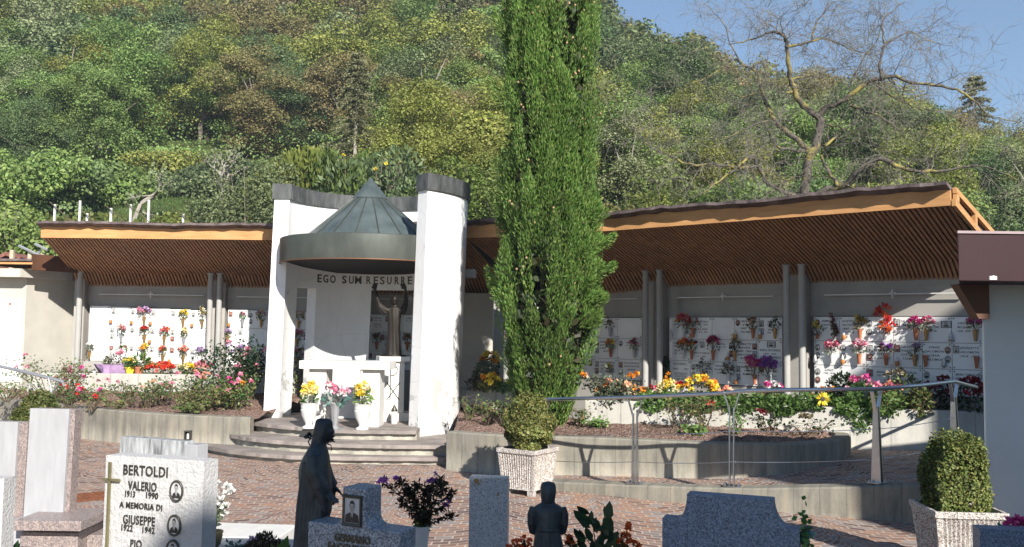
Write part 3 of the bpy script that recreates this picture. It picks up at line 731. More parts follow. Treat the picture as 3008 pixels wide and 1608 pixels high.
mb = MB(); wall_strip([(a.x, a.y), (b2.x, b2.y)], 3.1, 3.42, .03, mb); mb.uv = {}; mb.build('metal_flashing', BROWN2, blk, world=True)
c = P(-60, 790, 18.2); mb = MB(); wall_strip([(c.x, c.y), (a.x-.01, a.y)], 3.21, 3.27, 1.5, mb); mb.uv = {}; mb.build('roof_edge', LARCH, blk, world=True)
mb = MB(); wall_strip([(c.x, c.y-.04), (a.x-.01, a.y-.04)], 3.275, 3.32, 1.6, mb); mb.uv = {}; mb.build('roof_covering', BARKR, blk, world=True)
mb = MB(); wall_strip([(C0.x, C0.y-.5), (A_.x, A_.y-.5)], .2, .62, .48, mb); mb.build('plinth_ledge', CONB, blk, world=True)
# ------------------------------------------------------------------ white building at the right edge
wb = thing('gate_building', 'white plastered building corner under a dark red brown eaves box at the right edge', 'building', (4.43, 8.53, 0))
def slabz(poly, z0, z1, name, mat, **k):        # plan polygon extruded upwards, local to the building
    m = MB(); m.prism([(x-4.43, -(y-8.53)) for x, y in poly], z0, z1); m.v = [(v[0], -v[2], v[1]) for v in m.v]; return m.build(name, mat, wb, **k)
slabz([(4.43, 8.53), (10.4, 8.53), (10.4, 8.93), (4.66, 8.93)], 0, 2.6, 'wall', WHITEP)
e1 = P(2815, 750, 8.0)
slabz([(e1.x, 8.0), (11, 8.0), (11, 8.98), (e1.x/8*9.0, 8.98)], 2.49, 2.91, 'eaves_box', BROWN, bevel=.006)
slabz([(e1.x-.01, 7.985), (11, 7.985), (11, 9.0), (e1.x/8*9.0-.01, 9.0)], 2.912, 2.935, 'metal_trim', M_('trim_metal', (.30, .24, .25), .4, .5))
mb = MB(); mb.prism([(4.17, 2.488), (4.46, 2.488), (4.46, 2.165), (4.36, 2.165)], -.03, .12); mb.v = [(v[0]-4.43, v[1]-.05, v[2]) for v in mb.v]; mb.build('bracket', BROWN2, wb)
mb = MB(); mb.box((0, 0, 0), (.06, .012, .03)); mb.lathe([(.012, 0), (.012, .02)], 8); q = P(2917, 817, 7.49)
mb.build('bracket_plate', WSTONE, wb, loc=(q.x-4.43, q.y-8.53, q.z))
# unseen blocks added behind the viewer, shaped to shade the near graves and gate
SK = Matrix(((1, -math.tan(SAZ), 0, 0), (0, 1, 0, 0), (0, 0, 1, 0), (0, 0, 0, 1)))
ch = thing('graves_shade_block', 'plain rendered chapel front standing behind the near graves', 'building', (12, -12, 0))
mb = MB(); mb.prism([(x-12, z) for x, z in ((4.5, 0), (4.5, 11.0), (5.0, 11.75), (5.5, 11.95), (6.2, 12.3), (9.6, 12.45), (10.6, 12.45), (10.9, 11.9), (20, 11.9), (20, 0))], -8, 0, 0, SK); mb.build('wall', CONR, ch)
def back(p, Y=-3.0): return (p.x+(p.y-Y)*math.tan(SAZ), p.z+(p.y-Y)*math.tan(SEL)/math.cos(SAZ))
h1 = back(P(2470, 1120, on_line(2470, RA, RB, 2.1)[1].y)); h2 = back(P(2772, 925, on_line(2772, RA, RB, 2.1)[1].y))
print('streak', h1, h2)
sl = (h2[1]-h1[1])/(h2[0]-h1[0])
ch = thing('gate_shade_block', 'plain rendered house standing behind the viewer on the right', 'building', (9.04, -3, 0))
mb = MB(); mb.prism([(x-9.04, z) for x, z in ((9.04, 0), (9.04, 9.9), (h1[0]-.02, 9.9), h1, h2, (18, h2[1]+sl*(18-h2[0])), (18, 0))], -5, 0, 0, SK); mb.build('wall', CONR, ch)  # added block; roofline leaves a sun streak on the right niche bay
# ================================================================== pavilion
PC = Vector((-2.56, 16.0)); RO, RI = 1.72, 1.45; ZP = .43
pav = thing('chapel_pavilion', 'tall white spiral walled pavilion with a conical zinc canopy on round steps', 'pavilion', (PC.x, PC.y, 0))
def arc_wall(mb, a0, a1, z0, z1, ri=RI, ro=RO, seg=3.0, bat=0.0, mat=0, ztop=None):
    n = max(2, int(abs(a1-a0)/seg)+1); b0 = len(mb.v)
    for i in range(n):
        a = R(a0+(a1-a0)*i/(n-1)); ca, sa = math.cos(a), math.sin(a)
        zb = z0(a0+(a1-a0)*i/(n-1)) if callable(z0) else z0
        for rr, z in ((ro, zb), (ro, z1), (ri, z1), (ri, zb)):
            mb.v.append((rr*ca+.022*(z-2.6), rr*sa, z))
        if i:
            k = b0+i*4
            for q in range(4): mb.f.append([k-4+q, k+q, k+(q+1) % 4, k-4+(q+1) % 4]); mb.m.append(mat)
    mb.f.append([b0+3, b0+2, b0+1, b0]); e_ = b0+(n-1)*4; mb.f.append([e_, e_+1, e_+2, e_+3]); mb.m += [mat, mat]
mb = MB(); ZB, ZO = .02, 2.75
arc_wall(mb, 180, -49, ZO, 4.3)
for a0, a1 in ((180, 159.5), (139.5, 96), (62, 45), (6, -49)): arc_wall(mb, a0, a1, ZB, ZO-.0005)
mb.build('curved_wall', WWALL, pav, smooth=35)
mb = MB(); arc_wall(mb, 181, -50, 4.285, 4.56, RI-.035, RO+.035)
for k in range(20):
    a = R(178-k*11.6); mb.box(((RI-.037)*math.cos(a)+.04, (RI-.037)*math.sin(a), 4.42), (.01, .014, .27), rz=a); mb.box(((RO+.037)*math.cos(a)+.04, (RO+.037)*math.sin(a), 4.42), (.01, .014, .27), rz=a)
mb.build('coping', COPE, pav, smooth=35)
# low sill in the openings, stub beam
mb = MB(); mb.box((RO+.06, .38, 3.02), (.26, .26, .15)); mb.build('beam_stub', CONW, pav, bevel=.01)
# lettering
mb = MB()
for chx, zx in zip('EGOSUMRESURRECTIO', (510, 550, 595, 667, 712, 755, 822, 868, 908, 952, 1000, 1040, 1082, 1124, 1166, 1200, 1240)):
    t = ray(700+zx/2.151, 826); tt = t.x/t.y; r_ = RI-.004
    aa = 1+tt*tt; bb = -2*(tt*PC.x+PC.y); cc_ = PC.x**2+PC.y**2-r_**2
    if bb*bb < 4*aa*cc_: continue
    Y = (-bb+math.sqrt(bb*bb-4*aa*cc_))/(2*aa); X = tt*Y; a = math.atan2(Y-PC.y, X-PC.x)
    wd = {'I': .025, 'M': .125, 'O': .115, 'G': .11}.get(chx, .09)
    vs, fs = text_shape(chx, wd, .15, .012, .02)
    M = Matrix.Translation((X-PC.x+.022*.3, Y-PC.y, 2.935)) @ Matrix.Rotation(a-math.pi/2, 4, 'Z')
    n = len(mb.v)
    mb.add([(p[0], -p[2], p[1]) for p in vs], fs, 0, M)
    if chx in 'EI':                         # serifs
        for sx in (-1, 1):
            for sz in (-1, 1): mb.box((sx*wd*.42, 0, sz*.071), (.03, .012, .009), 0, M)
mb.build('wall_lettering', FRAME, pav)
# canopy
mb = MB(); mb.lathe([(1.545, 3.17), (1.555, 3.165), (1.56, 3.18), (1.56, 3.545), (1.545, 3.56), (1.50, 3.56), (1.50, 3.42)], 72); mb.f = mb.f[:-2]; mb.m = mb.m[:-2]
tl = lambda v: (v[0], v[1], v[2]-(.03+.15*max(0, v[1]/1.56))*(1 if v[2] < 3.3 else 0)-0*v[2])
mb.v = [tl(v) for v in mb.v]
cz = mb.build('canopy_drum', ZINC, pav, smooth=40, loc=(0, .15, 0))
mb = MB(); mb.lathe([(1.545, 3.20), (1.2, 3.24), (.1, 3.26)], 48); mb.v = [tl(v) for v in mb.v]; mb.build('canopy_ceiling', DARKW, cz)
mb = MB(); mb.lathe([(1.54, 3.415), (1.32, 3.43), (.25, 4.36), (.1, 4.40)], 64); mb.build('cone_roof', ZINCP, cz, smooth=30)
mb = MB()
for k in range(18):
    a = 2*math.pi*(k+.35)/18; ca, sa = math.cos(a), math.sin(a)
    mb.tube([(1.33*ca, 1.33*sa, 3.44), (.25*ca, .25*sa, 4.375)], .012, 4)
mb.build('standing_seams', ZINC, cz)
mb = MB(); mb.lathe([(.20, 4.325), (.315, 4.315), (.32, 4.335), (.30, 4.352), (.02, 4.70), (.005, 4.71)], 40); mb.build('cone_cap', ZINCP, cz, smooth=40)
mb = MB(); mb.lathe([(1.5505, 3.158), (1.565, 3.158), (1.565, 3.172), (1.5505, 3.172)], 72); mb.f = mb.f[:-2]; mb.m = mb.m[:-2]; mb.v = [tl(v) for v in mb.v]
mb.build('copper_lip', M_('copper_lip', (.22, .10, .05), .5, .5), cz, smooth=40)
# steps: three round treads
st = thing('round_steps', 'three worn round porphyry steps leading up to the white pavilion', 'steps', (-2.45, 15.75, 0))
def disc(mb, r, z0, z1, y0=1e9, jag=.012, n=110, cx=0, cy=0, seed=0, xmax=None, mat=0):
    rr = random.Random(seed); lo_, hi = [], []
    for k in range(n):
        a = 2*math.pi*k/n; q = r+rr.uniform(-jag, jag)
        x, y = cx+q*math.cos(a), cy+q*math.sin(a)
        if xmax is not None: x = min(x, xmax)
        lo_.append((x, y, z0)); hi.append((x+rr.uniform(-.3, .3)*jag, y+rr.uniform(-.3, .3)*jag, z1+rr.uniform(-.25, .25)*jag))
    mb.rings([lo_, hi], mat)
EDGES = ((.115, ((587, 1299), (592, 1305), (610, 1311), (660, 1321), (726, 1329), (793, 1335), (892, 1341), (1059, 1343), (1192, 1344), (1309, 1345))),
         (.275, ((658, 1264), (661, 1269), (672, 1276), (726, 1286), (826, 1296), (972, 1304), (1142, 1308), (1312, 1309))),
         (.43, ((735, 1234), (738, 1238), (748, 1242), (826, 1251), (959, 1261), (1059, 1265), (1224, 1266))))
def step_outline(k, inset, jag, seed):
    z, px = EDGES[k]; pts = [G(x, y, z).to_2d() for x, y in px]
    pts = [Vector((pts[0].x+.16, pts[0].y+.42))]+pts; pts = smooth(pts, it=2)
    rr = random.Random(seed); out = []
    for p, q in zip(pts[:-1], pts[1:]):
        n = max(1, int((Vector(q)-Vector(p)).length/.07))
        for f in range(n): out.append((p[0]+(q[0]-p[0])*f/n, p[1]+(q[1]-p[1])*f/n))
    out.append(pts[-1]); nn = offset(out, inset)
    out = [(x+rr.uniform(-jag, jag)*.4, y+rr.uniform(-jag, jag)) for x, y in nn]
    xr = out[-1][0]; return out+[(xr, 16.9), (out[0][0]+.25, 16.9)], z
for k in range(3):
    o1, z = step_outline(k, .075, .006, k); mb = MB(); mb.rings([[(x, y, z-.16 if k else -.02) for x, y in o1], [(x, y, z-.058) for x, y in o1]]); mb.build('riser', RISER, st, world=True)
    o2, z = step_outline(k, 0, .012, k+9); rr = random.Random(k); up = [(x+rr.uniform(-.004, .004), y+rr.uniform(-.004, .004), z+rr.uniform(-.004, .004)) for x, y in o2]
    mb = MB(); mb.rings([[(x, y, z-.055) for x, y in o2], up]); mb.build('tread_slab', PORPH, st, world=True)
# altar
q = P(1020, 1240, 14.85)
al = thing('altar', 'white stone altar table on two broad legs inside the pavilion', 'altar', (q.x, 14.85, ZP), 0)
mb = MB(); mb.box((0, 0, .985), (1.46, .62, .13)); mb.build('altar_top', WSTONE, al, bevel=.006, rz=R(-3))
for x in (-.45, .42):
    mb = MB(); mb.box((x, 0, .46), (.28, .42, .92)); mb.build('leg', WSTONE, al, bevel=.006, rz=R(-3))
# back slab behind the altar
q = P(998, 1200, 15.9)
bs = tag(MB().box((0, 0, .5), (.66, .10, 1.0)).build('sedilia_slab', WSTONE, None, loc=(q.x, 16.0, ZP), bevel=.01), 'upright white stone slab standing behind the altar legs', 'slab')
# pedestal with the chi-rho
q = P(1150, 1240, 15.75)
pd = thing('pedestal', 'white stone pedestal with an engraved monogram carrying the bronze figure', 'pedestal', (q.x, 15.75, ZP), R(16))
mb = MB(); mb.box((0, 0, .07), (.62, .5, .14)); mb.build('base', WSTONE, pd, bevel=.005)
mb = MB(); mb.box((0, 0, .58), (.36, .34, .88)); mb.build('shaft', WSTONE, pd, bevel=.005)
mb = MB(); mb.box((0, 0, 1.06), (.52, .46, .085)); mb.build('cap', WSTONE, pd, bevel=.005)
mb = MB(); y = -.174
mb.tube([(-.06, y, .36), (-.06, y, .98)], .008, 6)
mb.tube([(-.06, y, .97), (.02, y, .965), (.055, y, .90), (.05, y, .83), (.0, y, .78), (-.06, y, .775)], .008, 6)
mb.tube([(-.12, y, .66), (.10, y, .36)], .008, 6); mb.tube([(.10, y, .66), (-.12, y, .36)], .008, 6)
mb.build('monogram', FRAME, pd)
# candle lantern beside the pedestal
q = P(1158, 1225, 15.2)
def votive(name, p, label, cat, mat, group=None, h=.16, r=.035, rz=0):
    t_ = thing(name, label, cat, p, rz, group)
    mb = MB(); mb.lathe([(r*.9, 0), (r, .01), (r, h*.6), (r*.85, h*.64)], 14); mb.build('glass', mat, t_, smooth=40)
    mb = MB(); mb.lathe([(r*.95, h*.64), (r*1.0, h*.70), (r*.5, h*.86), (r*.15, h)], 14); mb.build('lid', GLASSW if mat is not GLASSW else FRAME, t_, smooth=40)
    return t_
votive('grave_candle', (q.x, 15.2, ZP), 'white and grey grave candle on the floor before the pedestal', 'candle', GLASSW, h=.32, r=.055)
# ------------------------------------------------------------------ figures
def ring(cx, cy, z, hx, hy, n=48, fold=0, fk=9, ph=0, sq=1.0):
    out = []
    for k in range(n):
        a = 2*math.pi*k/n; f = 1+fold*math.sin(fk*a+ph)+fold*.6*math.sin((fk*1.7)*a+ph*2)*0
        c, s = math.cos(a), math.sin(a)
        c = math.copysign(abs(c)**sq, c); s = math.copysign(abs(s)**sq, s)
        out.append((cx+hx*f*c, cy+hy*f*s, z))
    return out
def finger_hand(mb, w, d, up, L=.10, spread=.35, th=.009):
    """palm and five tapered fingers from wrist w along d; up = back-of-hand side axis across the palm"""
    d = Vector(d).normalized(); u = Vector(up); u = (u-d*u.dot(d)).normalized(); nrm = d.cross(u)
    w = Vector(w); pw = L*.42
    for k in range(4):
        mb.tube([w+u*pw*(k/3-.5)*.5, w+d*L*.28+u*pw*(k/3-.5)*.85, w+d*L*.5+u*pw*(k/3-.5)], [th*1.5, th*1.7, th*1.2], 6)
    for k in range(4):
        l = L*(.42, .50, .46, .36)[k]; o = u*pw*(k/3-.5); dd = (d+u*(k/3-.5)*spread).normalized()
        b = w+d*L*.48+o
        mb.tube([b, b+dd*l*.45+nrm*l*.03, b+dd*l*.8+nrm*l*.12, b+dd*l+nrm*l*.2], [th, th*.9, th*.75, th*.5], 6)
    b = w+d*L*.15-u*pw*.5
    mb.tube([b, b+(d*.6-u*.8).normalized()*L*.22, b+(d*.9-u*.6).normalized()*L*.42], [th*1.2, th, th*.6], 6)
# risen figure with raised arms
q = P(1152, 1048, 15.75); z0 = ZP+1.105
T0 = thing('bronze_statue', 'dark bronze robed figure raising both arms on the white pedestal', 'statue', (q.x+.02, 15.75, z0), R(10))
mb = MB()
rs = [ring(0, 0, z, hx, hy, 40, .05, 8, z*3) for z, hx, hy in ((.0, .17, .13), (.06, .155, .12), (.3, .13, .105), (.5, .115, .1), (.62, .12, .1), (.74, .125, .095), (.83, .14, .085), (.90, .135, .08), (.935, .07, .055), (.97, .042, .042), (1.0, .04, .04))]
mb.rings(rs)
mb.rings([ring(0, -.012, 1.06+.085*math.sin(a), .066*math.cos(a)+.002, .078*math.cos(a)+.002, 20) for a in np.linspace(-1.5, 1.5, 11)])
mb.rings([ring(0, .02, 1.04+.10*math.sin(a), .078*math.cos(a)+.002, .07*math.cos(a)+.002, 20) for a in np.linspace(-1.5, 1.5, 9)])   # hair
mb.rings([ring(0, .045, z, hx, .03, 16) for z, hx in ((.86, .05), (.95, .07), (1.03, .07))])
mb.tube([(0, -.09, 1.055), (0, -.1, 1.04)], [.012, .014], 6)            # nose
mb.tube([(0, -.075, 1.0), (0, -.085, .975)], [.03, .018], 8)           # beard
for s_, el, wr, hd in ((-1, (-.30, -.03, .98), (-.385, -.06, 1.24), (-.38, -.08, 1.33)), (1, (.22, -.05, 1.02), (.20, -.10, 1.27), (.15, -.12, 1.34))):
    mb.tube([(s_*.10, 0, .86), (s_*.17, -.01, .87), el], [.062, .058, .046], 12); mb.tube([el, tuple((Vector(el)+Vector(wr))/2), wr], [.046, .034, .022], 12)
    mb.tube([(s_*.16, 0, .80), tuple(Vector(el)+Vector((0, 0, -.04)))], [.06, .055], 10)      # hanging sleeve
    finger_hand(mb, wr, Vector(hd)-Vector(wr), (1, 0, 0), .15, .6, .011)
me = remesh(mb, .0085, 2); T0.scale = (.9, .9, .92); link('figure', me, BRONZE2, T0)
mb = MB(); mb.lathe([(.24, -.02), (.25, .0), (.24, .025)], 24); mb.build('footing', BRONZE2, T0, smooth=40)
# hooded figure seen from behind the right shoulder (near, dark bronze)
SY = 4.5; K = SY/FPX/3.007
def zx(zxx, zyy, Y=SY): return P(560+zxx/3.007, 1150+zyy/3.007, Y)
b0 = zx(1075, 1800)
ms = thing('bronze_statue', 'dark bronze veiled woman seen from the side with open hands in the foreground', 'statue', (b0.x, SY, b0.z), 0)
secs = [(284, 1085, 1180, 30), (292, 1070, 1200, 48), (310, 1063, 1212, 62), (340, 1058, 1216, 72), (375, 1050, 1210, 76), (410, 1045, 1203, 76), (440, 1040, 1190, 72), (470, 1036, 1168, 70), (500, 1028, 1160, 78), (525, 1018, 1166, 95), (550, 1003, 1174, 120), (580, 988, 1182, 148), (620, 966, 1192, 168), (665, 945, 1198, 178), (720, 929, 1200, 182), (780, 932, 1206, 182), (840, 940, 1215, 182), (900, 944, 1220, 178), (960, 945, 1222, 172), (1020, 946, 1222, 166), (1080, 942, 1218, 160), (1140, 936, 1200, 158), (1200, 930, 1196, 158), (1300, 922, 1200, 162), (1400, 915, 1205, 166), (1550, 905, 1215, 172), (1700, 900, 1225, 178), (1800, 895, 1230, 182)]
mb = MB(); rs = []
ys = np.array([s[0] for s in secs], float)
for yy in np.concatenate([np.linspace(284, 700, 34), np.linspace(725, 1800, 40)]):
    xl, xr, hd = (np.interp(yy, ys, [s[k] for s in secs]) for k in (1, 2, 3))
    f = min(1, max(0, (yy-560)/500))
    rr = []
    cx = ((xl+xr)/2-1075)*K; hx = (xr-xl)/2*K; hy = hd*K
    for k in range(96):
        a = 2*math.pi*k/96
        fo = 1+f*(.030*math.sin(11*a+.6*math.sin(yy/160))+.018*math.sin(23*a+yy/300)) + .012*math.sin(5*a+yy/60)*(1 if yy > 470 else .3)
        rr.append((cx+hx*fo*math.cos(a), hy*fo*math.sin(a), (1800-yy)*K))
    rs.append(rr)
mb.rings(rs)
def lp(zxx, zyy, dy=0): return ((zxx-1075)*K, dy, (1800-zyy)*K)
# face under the veil: brow, nose, lips, chin
mb.tube([lp(1196, 352), lp(1212, 385), lp(1222, 402), lp(1210, 410)], [.012, .009, .010, .006], 8)
mb.rings([ring((1165-1075)*K, 0, (1800-392-60*math.sin(a))*K, .028*math.cos(a)+.001, .036*math.cos(a)+.001, 20) for a in np.linspace(-1.5, 1.5, 9)])
for dy, z_ in ((.0, 424), (.0, 434)): mb.tube([lp(1196, z_, -.012), lp(1206, z_, 0), lp(1196, z_, .012)], [.004, .005, .004], 6)
mb.tube([lp(1185, 446), lp(1197, 450)], [.014, .010], 8)
# near arm along the side and hand
for s_ in (-1, 1):
    y1 = s_*.085
    mb.tube([lp(1085, 590, y1), lp(1100, 720, y1*1.15), lp(1150, 840, y1*1.1), lp(1215, 895, y1)], [.036, .040, .037, .022], 14)
    mb.tube([lp(1150, 860, y1*1.1), lp(1185, 960, y1*1.05), lp(1205, 1060, y1)], [.032, .024, .010], 10)
    finger_hand(mb, lp(1215, 898, y1), Vector(lp(1305, 985, y1))-Vector(lp(1215, 898, y1)), (.2, 1, .2) if s_ < 0 else (.2, -1, .2), .078, .3, .0055)
# long drapery folds falling from the shoulder
for k in range(7):
    x0 = 960+k*32; mb.tube([lp(x0+40, 640+k*10, -.085), lp(x0+10, 1000, -.088), lp(x0-8, 1400, -.088), lp(x0-20, 1790, -.092)], [.006, .011, .013, .016], 8)
mb.tube([lp(1060, 560, -.075), lp(1130, 640, -.088), lp(1180, 760, -.075), lp(1200, 900, -.05)], [.012, .016, .014, .01], 8)
me = remesh(mb, .0042, 3); link('figure', me, BRONZE, ms)
mb = MB()
mb.tube([lp(1030, 520, .02), lp(1005, 522, .03), lp(993, 490, .03), lp(1010, 462, .03)], .0035, 6); mb.tube([lp(1010, 462, .03), lp(1050, 480, .05), lp(1180, 530, .07), lp(1190, 575, .06)], .003, 6)
mb.build('rose_stem', BRONZE, ms, smooth=60)
for (x_, y_) in ((1000, 450), (1182, 455), (1185, 490)):
    o = puffs([(0, 0, 0)], [.012], 26, .02, int(x_)); link('metal_rose', o, BRONZE, ms, loc=lp(x_, y_, .03))
# small figure seen from behind
SY2 = 4.6; K2 = SY2/FPX/2.711
def z8(zxx, zyy, Y): return P(1350+zxx/2.711, 1100+zyy/2.711, Y)
b0 = z8(697, 1800, SY2)
m2 = thing('bronze_statue', 'small dark bronze girl with bobbed hair seen from behind in the foreground', 'statue', (b0.x, SY2, b0.z), 0)
def l8(a, c, dy=0): return ((a-697)*K2, dy, (1800-c)*K2)
sec2 = [(1030, 650, 745, 40), (1052, 640, 752, 48), (1068, 606, 785, 62), (1085, 586, 808, 72), (1110, 578, 818, 80), (1150, 590, 806, 85), (1200, 598, 798, 86), (1250, 603, 790, 84), (1300, 594, 800, 90), (1400, 584, 822, 105), (1550, 575, 835, 120), (1700, 570, 845, 130), (1800, 565, 850, 134)]
mb = MB(); rs = []; ys = np.array([s[0] for s in sec2], float)
for yy in np.linspace(1030, 1800, 60):
    xl, xr, hd = (np.interp(yy, ys, [s[k] for s in sec2]) for k in (1, 2, 3)); f = min(1, max(.25, (yy-1230)/200)) if yy > 1230 else .25
    rs.append([(((xl+xr)/2-697)*K2+(xr-xl)/2*K2*math.cos(a)*(1+f*.03*math.sin(15*a)), hd*K2*math.sin(a)*(1+f*.04*math.sin(15*a)), (1800-yy)*K2) for a in np.linspace(0, 2*math.pi, 72, endpoint=False)])
mb.rings(rs)
mb.rings([ring((698-697)*K2, -.004, (1800-960)*K2+.050*math.sin(a), .039*math.cos(a)+.001, .042*math.cos(a)+.001, 24) for a in np.linspace(-1.5, 1.5, 13)])
mb.rings([ring(0, 0, (1800-y_)*K2, h_*K2, d_*K2, 60, .02, 14) for y_, h_, d_ in ((888, 30, 30), (893, 46, 48), (905, 56, 60), (930, 62, 70), (970, 61, 72), (1010, 57, 66), (1040, 52, 58), (1050, 44, 48))])
for s_ in (-1, 1):
    xs = 697+s_*112
    mb.tube([l8(xs, 1085, 0), l8(697+s_*128, 1140, 0), l8(697+s_*130, 1210, .0), l8(697+s_*122, 1275, .02), l8(697+s_*92, 1310, .07)], [.020, .022, .020, .017, .012], 14)
    finger_hand(mb, l8(697+s_*92, 1310, .07), (-s_*.8, .7, .2), (0, .3, 1), .045, .2, .0034)
mb.tube([((math.cos(a)*92)*K2, math.sin(a)*88*K2, (1800-1252)*K2) for a in np.linspace(0, 2*math.pi, 30)], .003, 6)
me = remesh(mb, .0033, 2); link('figure', me, BRONZE, m2)
# ================================================================== gravestones
def portrait(parent, x, z, y, w, h, kind, warm=False, frame=FRAME, suit=True):
    fo = MB(); n = 36 if kind == 'o' else 4; ph = math.pi/4 if n == 4 else 0; q = 1.4142 if n == 4 else 1
    def loop(s, yy): return [(x+w/2*s*q*math.cos(2*math.pi*k/n+ph), yy, z+h/2*s*q*math.sin(2*math.pi*k/n+ph)) for k in range(n)]
    fo.rings([loop(1.0, y), loop(1.0, y-.009), loop(.94, y-.013), loop(.80, y-.010), loop(.78, y-.004)], caps=False)
    f = fo.build('portrait_frame', frame, parent, smooth=30 if n > 4 else None)
    m = MB(); k = len(m.v); m.v += loop(.80, y-.005); m.f.append(list(range(n))); m.m.append(0)
    yy = [y-.0055]
    def shape(pts, mat): 
        k = len(m.v); yy[0] -= .0004; m.v.extend([(x+a*w/2, yy[0], z+b_*h/2) for a, b_ in pts]); m.f.append(list(range(k, k+len(pts)))); m.m.append(mat)
    el = lambda cx, cz_, rx, rz_, n=20: [(cx+rx*math.cos(2*math.pi*i/n), cz_+rz_*math.sin(2*math.pi*i/n)) for i in range(n)]
    shape([(-.60, -.5), (-.5, -.25), (-.22, -.12), (.22, -.12), (.5, -.25), (.60, -.5), (.38, -.68), (-.38, -.68)] if kind == 'o' else [(-.74, -.76), (-.66, -.28), (-.25, -.12), (.25, -.12), (.66, -.28), (.74, -.76)], 1)
    shape([(-.14, -.14), (0, -.66), (.14, -.14)], 0); shape([(-.035, -.2), (-.05, -.6), (.05, -.6), (.035, -.2)], 1)
    shape([(-.12, -.2), (.12, -.2), (.13, .1), (-.13, .1)], 2)
    shape(el(0, .30, .27, .36), 1); shape(el(0, .20, .235, .31), 2)
    shape([(-.25, .32), (-.2, .56), (0, .64), (.2, .56), (.25, .32), (.12, .44), (-.1, .46)], 1)
    for sx in (-.09, .09): shape(el(sx, .22, .04, .022, 8), 1); shape([(sx-.06, .28), (sx+.06, .28), (sx+.06, .30), (sx-.06, .30)], 1)
    shape([(-.02, .18), (.02, .18), (.035, .08), (-.035, .08)], 3); shape([(-.07, .0), (.07, .0), (.05, -.025), (-.05, -.025)], 3)
    m.build('portrait_photo', [PHOTOBG, PHOTODK, PHOTOSK, FRAME], parent); return f
# rough white stone with the black lettering
pL = P(312, 1337, 5.7); pR = P(600, 1355, 5.48)
W = math.hypot(pR.x-pL.x, pR.y-pL.y); ang = math.atan2(pR.y-pL.y, pR.x-pL.x)
gs = thing('headstone', 'rough white headstone with black lettering, brass cross and oval portraits', 'headstone', (pL.x, pL.y, 0), ang)
ZT = (pL.z+pR.z)/2
g = np.random.default_rng(3); mb = MB(); nx, nz = 60, 90
def rough_slab(mb, W, z0, z1, th, amp):
    fr_ = []
    for j in range(nz+1):
        for i in range(nx+1):
            e_ = min(i, nx-i, nz-j)/6; mb.v.append((W*i/nx, -amp*min(1, e_)*(.5+.5*g.normal()*.6), z0+(z1-z0)*j/nz+(g.normal()*.002 if j == nz else 0)))
    for j in range(nz):
        for i in range(nx): k = j*(nx+1)+i; mb.f.append([k, k+1, k+nx+2, k+nx+1]); mb.m.append(0)
    mb.box((W/2, th/2+.001, (z0+z1)/2), (W-.004, th-.002, z1-z0-.004))
rough_slab(mb, W, .12, ZT, .14, .008)
mb.build('slab', ROUGHW, gs, smooth=40)
mb = MB(); mb.box((W/2, .06, .06), (W+.2, .4, .12)); mb.build('base', GRAN_L, gs, bevel=.006)
sx = W/835; sz = .000733
def bx(v): return (v-905)*sx
def bz(x, v): return ZT-(v-(592+(x-905)*.075))*sz*1.0
mb = MB()
for s_, x0, x1, yc, hh in (('BERTOLDI', 1072, 1450, 727, 84), ('VALERIO', 1118, 1360, 853, 74), ('1913', 1095, 1180, 917, 52), ('1990', 1275, 1376, 930, 52), ('A MEMORIA DI', 1050, 1413, 1016, 50),
                            ('GIUSEPPE', 1086, 1358, 1133, 74), ('1922', 1075, 1170, 1196, 52), ('1942', 1256, 1358, 1212, 52), ('PIO', 1157, 1253, 1326, 66), ('1875', 1066, 1160, 1392, 50), ('1951', 1250, 1350, 1402, 50)):
    xc = (x0+x1)/2; w_ = (x1-x0)*sx; h_ = hh*sz; zc = bz(xc, yc)
    put_text(mb, s_, bx(xc), zc, -.011, w_, h_, .006, 0, .008)
    # small slab serifs at the foot and head of the line's letters
    n = len(s_); 
mb.build('inscription', BLACK, gs)
mb = MB()
mb.box((bx(962), -.02, bz(962, 1100)), (.018, .014, .66), rz=0); mb.box((bx(980), -.02, bz(980, 798)), (.128, .014, .016))
mb.build('brass_cross', M_('old_brass', (.30, .27, .15), .4, .7, var=.2), gs, bevel=.002)
for yc in (892, 1172, 1375): portrait(gs, bx(1530-(yc-892)*.03), bz(1530, yc), -.008, 112*sx, 178*sz*1.0, 'o')
# grey banded granite stone behind it, with a lantern
pL = P(352, 1283, 7.2); pR = P(583, 1300, 6.9); W = math.hypot(pR.x-pL.x, pR.y-pL.y); ang = math.atan2(pR.y-pL.y, pR.x-pL.x)
t_ = thing('headstone', 'grey banded granite headstone rising behind the rough white one', 'headstone', (pL.x, pL.y, 0), ang)
mb = MB(); mb.box((W*.42, .05, (pL.z+.1)/2), (W*.84, .1, pL.z-.1)); mb.build('slab', GRAN_S, t_, bevel=.004)
mb = MB(); mb.box((W*.92, .05, (pL.z-.02+.1)/2), (W*.155, .12, pL.z-.12)); mb.build('side_slab', MARB_G, t_, bevel=.004)
mb = MB(); mb.box((W*.5, .05, .05), (W+.1, .3, .1)); mb.build('base', GRAN_S, t_)
q = P(546, 1293, 7.0); lt = thing('grave_lantern', 'small dark open metal lantern on top of the banded granite headstone', 'lantern', (q.x, q.y+.04, pL.z+.001))
mb = MB(); mb.box((0, 0, .004), (.05, .04, .008)); mb.box((-.021, 0, .035), (.008, .04, .06)); mb.box((.021, 0, .035), (.008, .04, .06)); mb.box((0, .016, .035), (.034, .006, .06)); mb.box((0, 0, .066), (.052, .042, .008)); mb.build('housing', FRAME, lt, bevel=.001)
mb = MB(); mb.lathe([(.009, .008), (.009, .04), (.002, .05)], 8); mb.build('lamp_glass', GLASSW, lt)
